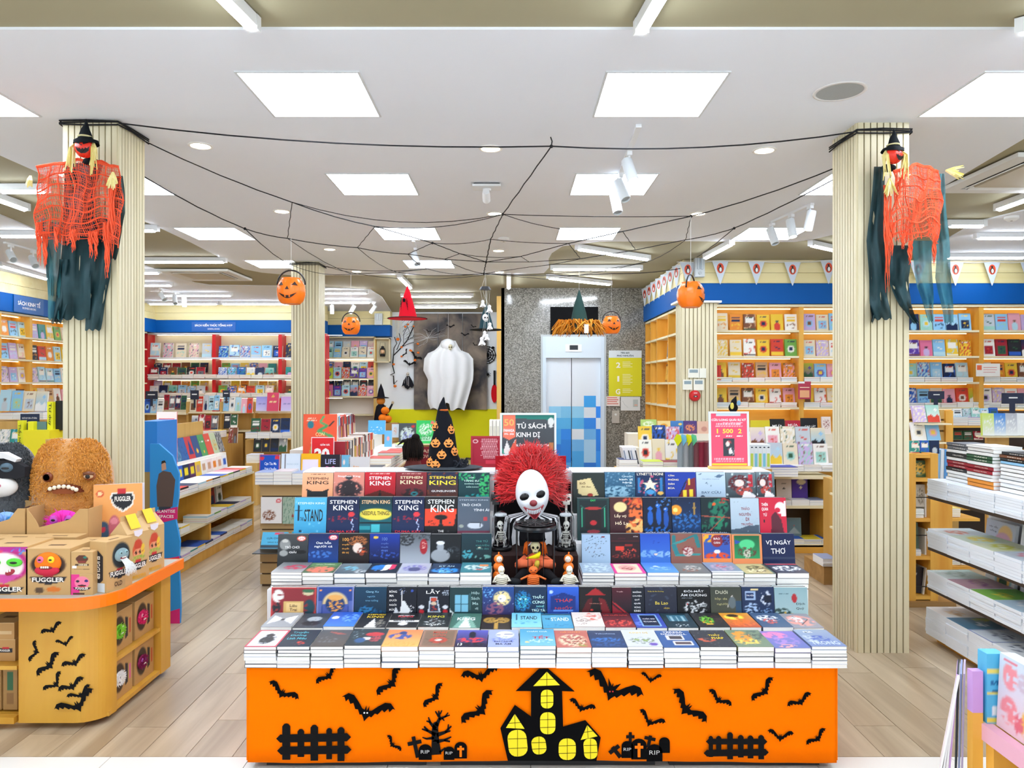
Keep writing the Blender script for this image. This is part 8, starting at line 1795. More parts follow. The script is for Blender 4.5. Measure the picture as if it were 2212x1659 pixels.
# ghost costume
YGh=15.8;e_=empty('ghost_costume','large white sheet ghost with small skull face hanging before the banner','ghost decoration',(FX(968,YGh),YGh,FZ(884,YGh)))
def GZ(py):return FZ(py,YGh)-FZ(884,YGh)
def GX(px):return FX(px,YGh)-FX(968,YGh)
rows_=[(736,954,984),(748,948,990),(757,938,996),(763,924,1012),(775,916,1022),(800,914,1023),(820,924,1022),(850,923,1014),(870,924,1008),(884,930,1003)]
V=[];n=30
for py,a,b_ in rows_:
 for i in range(n+1):
  u=i/n;dz=0
  if py==884:dz=0.03*math.sin(u*17)+(0.12 if 0.45<u<0.6 else 0)
  if py>=820 and False:pass
  V.append((GX(a+(b_-a)*u),-0.10*math.sin(PI*u)+0.025*math.sin(u*26+py*0.01)*(1 if py>760 else 0.2),GZ(py)+dz))
m=MB('eef0f4').add(V,[(j*(n+1)+i,(j+1)*(n+1)+i,(j+1)*(n+1)+i+1,j*(n+1)+i+1)for j in range(len(rows_)-1)for i in range(n)]);obj('sheet',m,MATTE,e_,smooth=True)
m=MB();skull(m,(GX(974),-0.12,GZ(750)),0.055,'e0d8b8');obj('skull_face',m,MATTE,e_,smooth=0.9)
obj('hood',MB('eef0f4').ball((GX(968),-0.03,GZ(745)),(0.16,0.1,0.13),20,12),MATTE,e_,smooth=True)
obj('hanging_line',MB('d0d0d0').tube([(0,0,GZ(736)),(0,0.05,GZ(690)),(0,0.1,3.15-FZ(884,YGh))],0.003,4),PAINT,e_)
# bare branch tree with little pumpkins, bats and a reaper doll
YQ2=16.06;e_=empty('branch_garland','crooked black branches with little pumpkins and bats hung on the white wall','branch decoration',tuple(FP(860,800,YQ2)));o0=Vector(e_.location)
def QP(x,y):return FP(x,y,YQ2)-o0
m=MB('15151a')
for pts,r_ in[([(851,830),(850,812),(843,810),(852,806),(848,790),(850,768),(866,752),(880,735),(896,700)],.012),([(850,768),(851,752),(857,742),(852,728)],.008),([(857,756),(866,735),(862,720)],.008),([(866,750),(884,742),(900,738)],.007),([(872,742),(872,722),(880,706)],.006),([(851,830),(858,822)],.006),([(880,735),(892,728),(900,715)],.006),([(886,720),(878,700)],.005)]:m.tube([QP(*p)for p in pts],r_,6)
for i in range(36):
 x,y=rr_.uniform(868,900),rr_.uniform(690,735);m.tube([QP(x,y),QP(x+rr_.uniform(5,16),y-rr_.uniform(4,14))],0.003,3)
obj('branches',m,MATTE,e_)
for px,py,s_ in[(851,787,1),(854,834,1.2),(868,750,1),(889,758,.9),(882,701,.9),(876,706,1),(903,743,1),(897,778,1.1),(868,770,.9),(894,705,.8),(904,762,1),(860,733,1.4),(887,757,1)]:
 obj('little_pumpkin',MB('ee7a30').ball(QP(px,py)+Vector((0,-0.04,0)),(0.028*s_,0.02,0.024*s_),10,8),MATTE,e_,smooth=True)
for px,py,s_,an in[(885,787,30,-10),(898,772,30,-35),(878,763,20,60)]:obj('bat',MB('0e0e12').prism(bat_poly(s_*YQ2/F,math.radians(an),.15,1.3),-0.05,-0.045),MATTE,e_,tuple(QP(px,py)))
m=MB('e8e4da')
for i in range(24):x=rr_.uniform(852,868);m.tube([QP(x,690),QP(x+rr_.uniform(-3,3),712),QP(x+rr_.uniform(-4,4),rr_.uniform(720,732))],0.004,3)
obj('net_ghost',m,MATTE,e_)['kind']='stuff'
e_=empty('reaper_doll','small hanging reaper doll with skull head and ragged black cloak','doll',tuple(FP(881,820,16.07)));o0=Vector(e_.location)
def DP(x,y,dy=0):return FP(x,y,16.07)-o0+Vector((0,dy,0))
m=MB();skull(m,DP(881,808),0.04,'e4e0d4');obj('head',m,MATTE,e_,smooth=0.9)
obj('cloak',MB('1c1c22').prism([(DP(x,y).x,DP(x,y).z)for x,y in[(879,812),(872,822),(868,835),(872,832),(876,838),(881,841),(886,836),(890,838),(894,832),(889,820),(884,812)]],-0.02,0.02),MATTE,e_)
obj('beard_threads',MB('b8b8bc').tube([DP(879,814,-.03),DP(880,832,-.03)],.006,4).tube([DP(883,814,-.03),DP(883,834,-.03)],.006,4).tube([DP(876,816,-.03),DP(874,828,-.03)],.005,4),MATTE,e_)
obj('hanging_line',MB('c8c8c8').tube([DP(881,800),DP(881,770)],.003,4),PAINT,e_)
# wheel web, red paddle and rope at the right of the banner
e_=empty('wheel_web','small round black spider web ornament right of the ghost banner','web ornament',tuple(FP(1052,767,16.09)))
m=MB('121216')
for k in(0.19,0.14,0.09,0.045):m.tube([(k*math.cos(a),0,k*math.sin(a))for a in[PI*i/5 for i in range(11)]],0.010,4)
for k in range(10):a=PI*k/5;m.tube([(0,0,0),(0.2*math.cos(a),0,0.2*math.sin(a))],0.008,4)
m.ball((0.13,-0.02,0.16),(0.035,0.02,0.028),10,6);m.ball((0.02,-0.02,-0.42),(0.025,0.02,0.03),10,6)
m.tube([(0.02,0,-0.2),(0.02,0,-0.4)],0.003,4)
for k in range(8):a=PI*k/4+.3;m.tube([(0.02,-0.02,-0.42),(0.02+0.07*math.cos(a),-0.02,-0.42+0.06*math.sin(a))],0.005,3)
obj('web_rings',m,MATTE,e_)
e_=empty('table_tennis_paddle','red paddle-like ornament hanging at the pine edge','ornament',tuple(FP(1067,850,16.1)))
obj('blade',MB('d81420').prism([(0.07*math.cos(a),0.2*math.sin(a))for a in[2*PI*i/20 for i in range(20)]],-0.03,0.0),MATTE,e_);obj('handle',MB('1c1c20').box(-0.02,-0.03,0.18,0.02,0,0.5),MATTE,e_)
e_.location.x=FX(1068,16.1)
# standing witch figure with pumpkins
e_=empty('witch_figure','standing black witch figure with orange hair and pointed hat beside the bookcase','figure',(FX(823,15.3),15.3,0.0));Zw=FZ(857,15.3)
obj('robe',MB('14131c').lathe([(0.26,0),(0.2,0.5),(0.13,Zw-0.35),(0.1,Zw-0.2),(0.04,Zw-0.14)],18),MATTE,e_,smooth=True)
obj('head',MB('e89038').ball((0,-0.02,Zw-0.08),(0.09,0.08,0.09),14,10),MATTE,e_,smooth=True);obj('hat',MB('14131c').lathe([(0.17,Zw-0.03),(0.16,Zw-0.015),(0.08,Zw),(0.05,Zw+0.15),(0.0,Zw+0.28)],16),MATTE,e_)
obj('arm',MB('14131c').tube([(0.06,0,Zw-0.25),(0.16,-0.03,Zw-0.3),(0.24,-0.05,Zw-0.15)],[0.04,0.03,0.02],8),MATTE,e_,smooth=True);obj('hand',MB('c8b89c').ball((0.25,-0.05,Zw-0.12),0.03,8,6),MATTE,e_)
for k,(px,py,r_)in enumerate([(832,887,0.085),(827,903,0.09),(838,905,0.08)]):
 o_=obj('pumpkin',MB('f08020').ball((0,0,0),(r_,r_,r_*.9),18,12,fn=lambda p,d:p*(1-0.07*abs(math.sin(4*math.atan2(d.y,d.x))))),MATTE,None,tuple(FP(px,py,14.9)),smooth=True);tag(o_,['top orange pumpkin','lower left orange pumpkin','lower right orange pumpkin'][k]+' of the heap by the witch figure','pumpkin','pumpkins by the witch figure')
 obj('stem',MB('6c5828').tube([(0,0,r_*.8),(0.01,0,r_*1.2)],0.012,6),MATTE,o_)
o_=obj('pumpkin_crate',MB('b08040').box(-0.25,-0.15,0,0.25,0.15,FZ(914,14.9)),PAINT,None,(FX(832,14.9),14.95,0));tag(o_,'brown crate carrying the pumpkins by the witch figure','crate')
# lift wall fittings
YL=YE-0.02
o_=obj('wall_screen',MB('0a0c10').box(0,0,0,FX(1292,YL)-FX(1189,YL),0.015,FZ(663,YL)-FZ(725,YL)),MATTE,None,(FX(1189,YL),YL-0.01,FZ(725,YL)));tag(o_,'black flat screen above the lift door','screen')
obj('bezel',MB('1c2024').box(-0.01,-0.004,-0.012,0.785,0.0,0.0),PAINT,o_)
def panel(nm,lab,cat,px0,py0,px1,py1,col,Y=YL):
 o_=obj(nm,MB(col).box(0,0,0,FX(px1,Y)-FX(px0,Y),0.012,FZ(py0,Y)-FZ(py1,Y)),PAINT,None,(FX(px0,Y),Y,FZ(py1,Y)));return tag(o_,lab,cat)
o_=panel('floor_directory','yellow floor directory board headed PHÚ NHUẬN with 2, 1 and G','sign',1315,757,1386,856,'dcd81c');W_=71*YL/F;H_=99*YL/F
obj('header_strip',MB('dbe6ee').box(0,-0.002,H_*0.84,W_,0,H_),PAINT,o_)
for s_,u,v,wf,hf,c in[('Nhà sách',.5,.95,.26,.04,'204858'),('PHÚ NHUẬN',.5,.885,.5,.055,'143c4c'),('2',.29,.68,.13,.12,'f8f8f0'),('1',.29,.38,.06,.12,'f8f8f0'),('G',.28,.1,.14,.12,'f8f8f0')]:text(s_,o_,u*W_,v*H_,wf*W_,hf*H_,c,y=-0.003,name='sign_lettering',bold=0.03)
m=MB('f4f2c0')
for y0,k in((.74,4),(.47,7),(.15,3)):
 for i in range(k):m.box(W_*.42,-0.002,H_*(y0-.035*i),W_*(.42+.3*(1 if i%2 else.8)),-0.0005,H_*(y0-.035*i+.012))
obj('small_print',m,PAINT,o_)['kind']='stuff'
o_=panel('notice','small white notice with red text below the yellow directory','notice',1309,856,1339,877,'f0e8e4');m=MB('d04030')
for i in range(4):m.box(0.02,-0.001,0.03+0.033*i,0.2-0.02*(i%2),0,0.042+0.033*i)
obj('red_text',m,PAINT,o_)
o_=panel('notice','white plan sheet beside the red-text notice','notice',1341,857,1383,887,'dfe4e6');m=MB('9aa8ac');m.tube([(0.03,0,0.16),(0.06,0,0.1),(0.12,0,0.05)],0.002,3);m.box(0.2,-0.001,0.06,0.28,0,0.18,'b8c4c4');m.box(0.22,-0.002,0.08,0.27,0,0.1,'e8b0a0');obj('drawing',m,PAINT,o_)
o_=panel('lift_call_plate','brushed steel lift call plate with round button','lift button',1322,887,1338,914,'b8b4ac');obj('call_button',MB('e4e8e8').lathe([(0.018,0),(0.018,0.006),(0,0.006)],16,(0.06,0,0.14),rot=(PI/2,0,0)),GLOSS,o_)
# ================================================================== MIDDLE GROUND
M_GW=wood('gondola_wood','c89a4c','dcb468','Z',0.45,0.5)
M_SL=wood('slatwall_wood','b5935f','c9a874','X',0.5,0.5)
# -- long low bookcase facing the left aisle (faces +X)
XA=-2.8;YA0,YA1=5.35,8.03
al=empty('aisle_bookcase','long low pine bookcase stacked with books along the left aisle','bookcase',(XA,YA0,0));OA=Vector((-XA,-YA0,0))
obj('base',W(MB().box(XA-0.55,YA0,0,XA,YA1,0.09),OA),M_YWOODZ,al)
for z in(0.33,0.655):obj('shelf',W(MB().box(XA-0.55,YA0,z-0.02,XA+0.005,YA1,z),OA),M_PALEW,al)
for y in(YA0,6.86,YA1-0.03):obj('divider',W(MB().box(XA-0.55,y,0.09,XA,y+0.03,0.655),OA),M_YWOODZ,al)
obj('back',W(MB().box(XA-0.57,YA0,0,XA-0.55,YA1,1.2),OA),M_GW,al)
obj('riser',W(MB('e8e4dc').box(XA-0.55,YA0,0.655,XA-0.30,YA1,0.86),OA),PAINT,al)
pm=MB();rr_=random.Random(21);y=YA0+0.03
while y<YA1-0.1:
 for z,n in((0.656,4),(0.331,4 if rr_.random()>.25 else 0),(0.091,4 if rr_.random()>.25 else 0)):
  x1=XA+0.01+rr_.uniform(-.01,.01)
  for i in range(n):
   c=rr_.choice(['f4f1e8']*5+['d8422f','2a5fc0','f0c83a','e9a7b6','14284f']);t_=0.016
   pm.box(x1-0.22,y,z+t_*i,x1,y+0.165,z+t_*i+t_*0.86,'f4f1e8' if i<n-1 else rr_.choice(PAL['mix'].split()))
   pm.box(x1-0.22,y,z+t_*i+t_*0.86,x1,y+0.165,z+t_*(i+1)-0.0003,c)
 y+=0.172
stuff('lying_book_piles',pm,'piles of lying books along the shelves of the left aisle bookcase','books')
cols=[('e2607c','pink'),('d02c30','scarlet'),('e2607c','rose'),('2a5fc0','blue and yellow'),('14284f','navy with yellow letters'),('5b2a5e','plum with yellow letters'),('f0c83a','yellow'),('f2efe8','white'),('f0e4e0','ivory'),('f4f1ea','white and orange'),('f2efe8','plain white'),('e8ecf0','white with blue label')]
for k,(c,nm)in enumerate(cols):
 a='e8902c' if k==9 else('f0d820' if k in(3,4,5)else 'f4f0ea' if k<3 else '2a5fc0' if k==11 else 'c8a080')
 o_=link('aisle_book',cover_mesh(0.128,0.19,0.05,Cv(12,14).run('b %s;r .2 .5 .8 .8 %s;t .2 .8 .3 3 %s'%(c,a if k>2 else c,a)),c,'f2eee4',True),None,(XA-0.24,6.42+0.132*k,0.657),(-0.12,0,PI/2))
 tag(o_,'%s cover in the lower line above left aisle bookcase'%nm,'book','covers standing over the left aisle bookcase')
cols=[('f0ece4','white cover with man in suit'),('4c443c','brown cover with man in dark suit'),('386890','steel blue wavy cover'),('2a5fa0','deep blue cover'),('c83c40','red cover with blue triangle'),('2c4c80','indigo cover with yellow badge'),('4c9458','green cover'),('d85040','vermilion cover'),('b8c4a0','sage cover with small pictures'),('58585c','charcoal cover with smoke')]
for k,(c,nm)in enumerate(cols):
 ops='b %s;'%c+['e .6 .2 .2 .3 1c1c20;c .6 .55 .1 d8a888;t .1 .5 .85 2 d83028','e .55 .2 .36 .34 141418;c .55 .66 .15 d8a888;p .5 .1 .6 .1 .55 .45 f0f0f0','n 2 .0 5c90b8 3','n 3 .5 1c3c70 3','p .2 .2 .9 .2 .55 .9 1c3c80;t .2 .8 .8 2 f0f0f0','c .5 .3 .14 f0c030;t .2 .8 .8 3 f0f0f0','t .2 .8 .8 4 f0f8f0;c .5 .2 .1 f0c030','t .2 .8 .8 4 f8f0e8','m .5 .4 .4 .3 5 0 d0a040','n 3 0 b0b0b0 5'][k]
 o_=link('aisle_book',cover_mesh(0.146,0.225,0.05,Cv(16,18).run(ops),c,'f2eee4',True),None,(XA-0.36,6.74+0.15*k,0.862),(-0.3,0,PI/2))
 tag(o_,'%s leaning above the left aisle bookcase'%nm,'book','leaning covers over the left aisle bookcase')
for k in range(5):
 me,cn,mn=pool('dark')[k+4];o_=link('aisle_book',me,None,(XA-0.25,6.95+0.2*k,0.332),(-0.1,0,PI/2),(1,1,1));tag(o_,'%s %s book standing inside the aisle bookcase, %s from the front'%(cn,mn,ORD[k]),'book','books inside the left aisle bookcase')
e_=empty('price_stand','pink-edged white discount card standing over the left aisle books','sign',(XA-0.3,6.65,1.08),(0,0,0.0));obj('card',MB('f8ece8').box(-0.09,0,0,0.09,0.005,0.27).box(-0.075,-0.001,0.015,0.075,0,0.018,'f08080').box(-0.07,-0.002,0.2,0.07,0,0.21,'e85050').box(-0.03,-0.002,0.08,0.03,0,0.17,'e8b8a8').box(-0.05,-0.002,0.05,0.05,0,0.06,'e85050'),PAINT,e_)
obj('edge',MB('ec8890').box(-0.093,0.001,-0.003,-0.09,0.006,0.273).box(0.09,0.001,-0.003,0.093,0.006,0.273).box(-0.093,0.001,-0.2,0.093,0.006,0),PAINT,e_)

# -- gondola rows facing the camera: body + books, generic builder
def camrow(place,px0,px1,pyb,Y,n,pal,h=0.225,w=None,t=0.022,lean=-0.18,name='display_row_book',cat='book',gap=0.003,skipcol=None):
 global seed
 seed+=1;X0,X1=FX(px0,Y),FX(px1,Y);st=(X1-X0)/n
 face_row(place,n,(X0+st/2,Y,FZ(pyb,Y)),(st,0,0),0,pal,name=name,cat=cat,lean=lean,w=round(st-gap,3),h=h,t=t,seed=seed)
def block(par,O_,px0,px1,py0,py1,Y,d,mat_,nm='panel',z0=None):
 return obj(nm,W(MB('888').box(FX(px0,Y),Y,FZ(py1,Y)if z0 is None else z0,FX(px1,Y),Y+d,FZ(py0,Y)),O_),mat_,par)
def front_piles(lab,px0,px1,pyb,pyt,Y,d,seed_,bw=0.17,cols=None):
 pm=MB();rr_=random.Random(seed_);x=FX(px0,Y);z0,z1=FZ(pyb,Y),FZ(pyt,Y)
 while x<FX(px1,Y)-0.05:
  n=rr_.choice([4,5,6]);t_=(z1-z0)/n*rr_.uniform(.85,1.0)
  for i in range(n):
   pm.box(x,Y+rr_.uniform(-.004,.004),z0+t_*i,x+bw-.004,Y+d,z0+t_*i+t_*0.88,'f4f2ec');pm.box(x,Y,z0+t_*i+t_*0.88,x+bw-.004,Y+d,z0+t_*(i+1)-.0002,rr_.choice(cols or['e8e8f0','8c98b8','d8dce8','c8b8a8']))
  x+=bw
 return stuff('lying_book_piles',pm,lab,'books')
 # far-left gondolas in front of the red bookcase
fg=empty('low_gondola','row of low wooden display units before the back-left bookcase','shelf unit',(FX(460,10.8),10.8,0));OF=-Vector((FX(460,10.8),10.8,0))
block(fg,OF,300,632,893,1000,11.0,0.4,M_GW,'body',0)
for a,b_ in((302,307),(402,407),(475,479),(546,551)):block(fg,OF,a,b_,868,990,10.85,0.15,M_GW,'post',0)
for a,b_,y in((308,402,893),(407,475,890),(479,545,890),(551,628,889),(551,628,950),(479,545,930),(407,475,930)):block(fg,OF,a,b_,y,y+3,10.78,0.25,M_PALEW,'ledge')
camrow('on the far-left low unit, first ledge',310,352,892,10.8,3,'cool');camrow('on the far-left low unit beside the first ledge',352,402,885,10.9,4,'dark')
camrow('on the second far-left ledge',409,438,889,10.8,2,'warm');camrow('on the second far-left ledge, right part',438,473,886,10.85,3,'cool')
camrow('on the third far-left ledge',481,520,888,10.8,3,'pale');camrow('on the third far-left ledge, right part',520,545,892,10.7,2,'mix')
for k,(px,c,lab)in enumerate([(552,'9a98e0','lavender cover left of the pink one on the fourth ledge'),(577,'d84868','taller pink-red cover with gold lines on the fourth ledge'),(606,'c8a0dc','lilac cover right of the pink one on the fourth ledge')]):
 o_=link('display_row_book',cover_mesh(0.17,0.27 if k==1 else 0.21,0.02,Cv(12,14).run('g %s %s;t .2 .8 .6 3 f0e0a0;c .5 .8 .1 e8c060'%(c,c)if k==1 else 'g %s d0c8f0;t .2 .8 .6 3 8080c0'%c),c,'f2eee4',True),None,(FX(px+12,10.7),10.72-0.03*(k==1),FZ(888,10.7)),(-.15,0,0));tag(o_,lab,'book','covers on the fourth far-left ledge')
camrow('middle line, fourth far-left unit',541,626,937,10.3,4,'dark');front_piles('lying piles under the middle line of the fourth far-left unit',530,626,947,933,10.2,0.2,3)
camrow('lower line, fourth far-left unit',546,620,976,10.2,4,'dark');camrow('lower ledge, third far-left unit',482,512,926,10.6,2,'dark');camrow('lower ledge, second far-left unit',412,470,928,10.6,4,'dark')
camrow('on the shaded ledge beside the aisle bookcase end',492,512,957,10.0,2,'dark');front_piles('lying piles at the aisle end below the dark covers',532,552,1000,980,9.8,0.2,4);front_piles('cream piles behind the left aisle bookcase',395,470,945,930,9.9,0.2,6,cols=['f0c83a','d8422f','f2efe8'])
block(fg,OF,530,640,950,1040,10.4,0.3,M_GW,'lower_body',0);block(fg,OF,530,556,1001,1100,9.75,.6,M_GW,'side_block',0);block(fg,OF,392,472,946,1000,9.85,.9,M_GW,'side_block',0)
for k,(px0,py0,px1,py1,lab)in enumerate([(314,845,340,862,'navy category card at the left above the far-left unit'),(411,843,429,863,'navy category card in the middle of the far-left units'),(481,843,496,858,'navy category card right of the red upright')]):
 o_=panel('category_card',lab,'sign',px0,py0,px1,py1,'1c2438',10.75);w_=(px1-px0)*10.75/F;h_=(py1-py0)*10.75/F
 m=MB('f0f0f0');m.box(w_*.2,-0.002,h_*.5,w_*.8,0,h_*.62);obj('card_text',m,PAINT,o_);obj('card_stem',MB('1c2438').box(w_*.4,0,-h_*0.9,w_*.6,0.01,0),PAINT,o_)

 # near left table stock hiding behind the plush
ls=empty('low_gondola','display table with lying books behind the grey plush, far left','shelf unit',(-6.3,8.5,0));OLs=Vector((6.3,-8.5,0))
obj('body',W(MB().box(-7.2,8.2,0,-5.35,8.9,FZ(910,8.2)),OLs),M_GW,ls)
camrow('on the upper line behind the grey plush',-5,100,888,8.45,4,'pale',h=0.25);camrow('on the lower line behind the grey plush',-5,90,965,7.9,4,'cool',h=0.2)
obj('lower_table',W(MB().box(-7.2,7.6,0,-5.3,8.2,FZ(965,7.9)),OLs),M_GW,ls)
front_piles('lying piles on the upper line behind the grey plush',-5,90,906,890,8.25,0.18,12)
o_=panel('category_card','navy tilted category card before the books behind the grey plush','sign',44,894,84,912,'1c2c4c',7.9);w_=40*7.9/F;h_=18*7.9/F;text('NUÔI DẠY CON - KỸ NĂNG',o_,w_/2,h_*.5,w_*.8,h_*.3,'f4f4f4',y=-.002,name='card_lettering',bold=.02)
obj('card_stem',MB('1c2c4c').box(w_*.4,0,-0.26,w_*.6,0.01,0),PAINT,o_)
e_=empty('yellow_standee','bright yellow cardboard display with vertical lettering strips behind the brown plush','display stand',(FX(90,6.6),6.6,0));zb=FZ(1000,6.6)
def YP(px,py):return(FX(px,6.6)-FX(90,6.6),FZ(py,6.6))
def yb(nm,px0,py0,px1,py1,c,y0,y1,par=None):a,b_=YP(px0,py1),YP(px1,py0);return obj(nm,MB(c).box(a[0],y0,a[1],b_[0],y1,b_[1]),PAINT,par or e_)
yb('front_tray',66,928,122,1220,'ecdc10',-0.1,0.12);s1=yb('side_strip',46,908,58,975,'e6e418',-0.05,0.0);s2=yb('side_strip',102,868,114,930,'e6e418',0.0,0.05);s3=yb('side_strip',68,910,80,932,'e6e418',-0.05,0.0)
yb('picture_panel',80,911,100,930,'5c8088',0.0,0.02);yb('dark_panel',114,866,129,930,'0c0c10',0.04,0.1);yb('dark_panel',58,914,67,938,'20303c',0.0,0.02);yb('column_box',46,975,70,1220,'d8c810',0,0.1)
for s_,px,py,par in(('Thấu hiểu',52,940,s1),('Tư duy',108,895,s2)):a=YP(px,py);text(s_,par,0,0,0.2,0.03,'4c4c10',y=0,name='strip_lettering',pre=Matrix.Translation((a[0],-0.055 if par==s1 else-0.005,a[1]))@Matrix.Rotation(PI/2,4,'Y'))

# -- slat-sided gondola behind the table (left)
YS=5.85
sg_=empty('slatwall_gondola','brown slatwall unit with hanging books behind the left of the table','shelf unit',(FX(640,YS),YS,0));OG=-Vector((FX(640,YS),YS,0))
zt_=FZ(1047,YS)
for k in range(9):
 z0=0.02+k*(zt_-0.02)/9;obj('slat',W(MB().box(FX(562,YS),YS,z0,-1.12,YS+0.03,z0+(zt_-0.02)/9-0.012),OG),M_SL,sg_)
obj('core',W(MB('5c4428').box(FX(562,YS)+.01,YS+0.015,0,-1.12,9.0,zt_-0.01),OG),PAINT,sg_)
obj('top',W(MB().box(FX(560,YS),YS-0.01,zt_-0.01,-1.11,9.0,zt_),OG),M_SL,sg_)
for k,(px0,px1,py0,py1,ops,lab,tit)in enumerate([(566,611,1073,1129,'b f0ece8;m .4 .3 .34 .22 5 -.3 8c5c44;c .84 .86 .12 e03040;c .84 .86 .07 f4d0d0','white cover with brown palace drawing hung on the slats',''),(613,640,1073,1130,'b a8bca8;n 4 .1 7c9c88 5;c .8 .3 .08 a04040','sage green patterned cover hung on the slats','')]):
 w_,h_=(px1-px0)*YS/F,(py1-py0)*YS/F;hero('slatwall_book',lab,(FX((px0+px1)/2,YS),YS-0.03,FZ(py1,YS)),(-.03,0,0),w_,h_,0.02,ops,tit,'books hung on the slatwall',nx=20,ny=26)
e_=obj('acrylic_ledge',MB('3c4448').box(0,-0.16,0,0.25,0,0.006),GLOSS,None,(FX(560,YS),YS,FZ(1187,YS)));tag(e_,'dark acrylic ledge under the light blue book on the slats','ledge')
hero('slatwall_book','light blue book with handwritten words sloping on the slatwall',(FX(590,5.7),5.7,FZ(1185,5.7)),(-.5,0,0),0.2,0.13,0.02,'b 58b8e0;s .0 .25 3c4c58;r .5 .86 .8 .95 e04868','LỰA CHỌN|.5|.62|.6|.16|183c5c;SÁNG SUỐT|.5|.4|.5|.12|183c5c','books hung on the slatwall',nx=20,ny=16)
hero('slatwall_book','teal book edge beside the light blue sloping one',(FX(638,5.7),5.72,FZ(1185,5.7)),(-.5,0,0),0.1,0.13,0.02,'b 3c98b0','','books hung on the slatwall',nx=4,ny=4)
# piles and covers on its top
front_piles('white paperback piles on the slatwall unit left of the table top',551,652,1047,1018,5.80,0.2,31,bw=0.145,cols=['9ca8c8','e0e4ec','d8c8c8'])
for k,(px0,px1,py0,ops,lab,tit)in enumerate([(559,603,980,'b 1c50b0;f .04 d05070;c .12 .85 .1 d83040;c .88 .88 .12 d83040','blue book with red corners reading Can Tàu Ma','Cạn Tàu Ma|.55|.62|.6|.14|ffffff;Thê Chuẩn|.55|.44|.6|.12|ffffff'),(606,648,978,'b d4e0ea;l .2 .3 .2 .95 .02 402830','pale blue-white book with a thin tower','PHONG CÁCH|.6|.6|.6|.08|a8c0d0;CHÂU Á|.65|.3|.6|.12|6890a8'),
(649,692,978,'b f8b814;r .1 .25 .88 .75 f0e4f4;r .62 .12 .9 .3 2c80c8;t .2 .8 .65 4 8070a0','amber yellow book with pale label',''),(692,734,980,'b 1c1828;t .1 .9 .2 1 f4f4f4','near-black book reading LIFE 3.0','LIFE|.5|.72|.55|.2|b8c0f0;3.0|.5|.45|.5|.16|d860a8'),(736,756,981,'b 6cb4d8;p .4 0 .9 .6 .9 0 c03860;c .3 .7 .14 f0e0e0','sky blue book with red sail',''),(752,798,985,'b d8d8dc;r .05 .0 .95 .35 f0d8a0;m .5 .15 .4 .12 5 0 d04030','grey-white book with orange word above food strip','Amy|.35|.55|.3|.14|f0a040')]):
 Y=5.98;w_=(px1-px0)*Y/F-.004;hero('display_row_book',lab+' behind the table',(FX((px0+px1)/2,Y),Y,FZ(1036,Y)),(-.1,0,0),w_,(1034-py0)*Y/F,0.03,ops,tit,'covers behind the table top, left',nx=20,ny=24)
hero('poster_book','large orange-red book with green dragon road, standing high behind the table',(FX(690,6.3),6.3,FZ(1010,6.3)),(-.08,0,.04),0.285,0.455,0.05,'b f05c38;l .6 .95 .5 .85 .03 5ca868;l .5 .85 .7 .78 .03 5ca868;l .7 .78 .45 .68 .04 4c9c60;l .45 .68 .85 .58 .04 5ca868;l .85 .58 .7 .5 .04 5ca868;l .7 .5 .3 .46 .03 d8c850;l .3 .46 .2 .2 .04 c8b040;c .22 .8 .1 2c7c8c;c .85 .3 .14 58b048;l .78 .78 .9 .86 .02 3c3838;t .1 .4 .92 2 f8d0b0','CON|.5|.62|.26|.07|f8e8a0;ĐƯỜNG|.52|.53|.46|.07|f8e8a0;TƠ LỤA|.52|.43|.6|.09|f8d0a0','covers behind the table top, left',nx=34,ny=50)
e_=empty('discount_sign','red sign reading 20 in a white frame in front of the orange-red book','sign',(FX(693,6.15),6.2,FZ(1012,6.2)),(-.05,0,0));obj('board',MB('e41420').box(-0.09,0,0,0.09,0.006,0.255).box(-0.096,0.002,-0.002,0.096,0.008,0.262,'f8e8e8'),PAINT,e_);text('20',e_,-0.005,0.12,0.13,0.1,'ffffff',y=-.002,name='sign_lettering',bold=.05);text('GIẢM GIÁ',e_,0.02,0.2,0.08,0.02,'ffffff',y=-.002,name='sign_lettering',bold=.02)
obj('sign_foot',MB('e8e8e8').box(-0.06,-0.02,-0.2,0.06,0.05,0),PAINT,e_)
# spine-out rows running back (face +X), leaning
def spines(lab,X,z,y0,y1,h,seed_,cols,lean=0.0,d=0.14,grp=None):
 rr_=random.Random(seed_);y=y0;k=0
 while y<y1:
  t_=rr_.uniform(0.03,0.055);c=rr_.choice(cols);hh=h*rr_.uniform(.9,1)
  m=MB(c);m.box(-d,0,0,0,t_,hh);m.box(0,t_*0.25,hh*.25,0.001,t_*.75,hh*.7,rr_.choice(['f4f0e8','f0c83a','23252b','d8422f']));m.box(-d+.004,.002,hh-.001,-.003,t_-.002,hh+.0005,'f4f1e8')
  o_=obj('spine_out_book',m,PAINT,None,(X,y,z),(rr_.uniform(.0,lean),0,0));tag(o_,'%s book, %s from the near end, %s'%(CN.get(c,'pale'),ORD[min(k,39)],lab),'book',grp or('books '+lab))
  y+=t_+0.002+abs(lean)*0.02;k+=1
sp1=['f2efe8','a01f30','23252b','d8422f','6b7078','f2efe8','7a4a30']
spines('upper spine row behind the table',-1.56,FZ(975,6.6)+0.02,6.45,7.4,0.3,3,['c4cdd4','23252b','a01f30','8fc6ea','6b7078','d8422f','f2efe8'],0.2)
spines('lower spine row behind the table',-1.42,FZ(1010,6.4),6.3,7.6,0.24,4,sp1+['14284f','e9dcc0'],0.05)
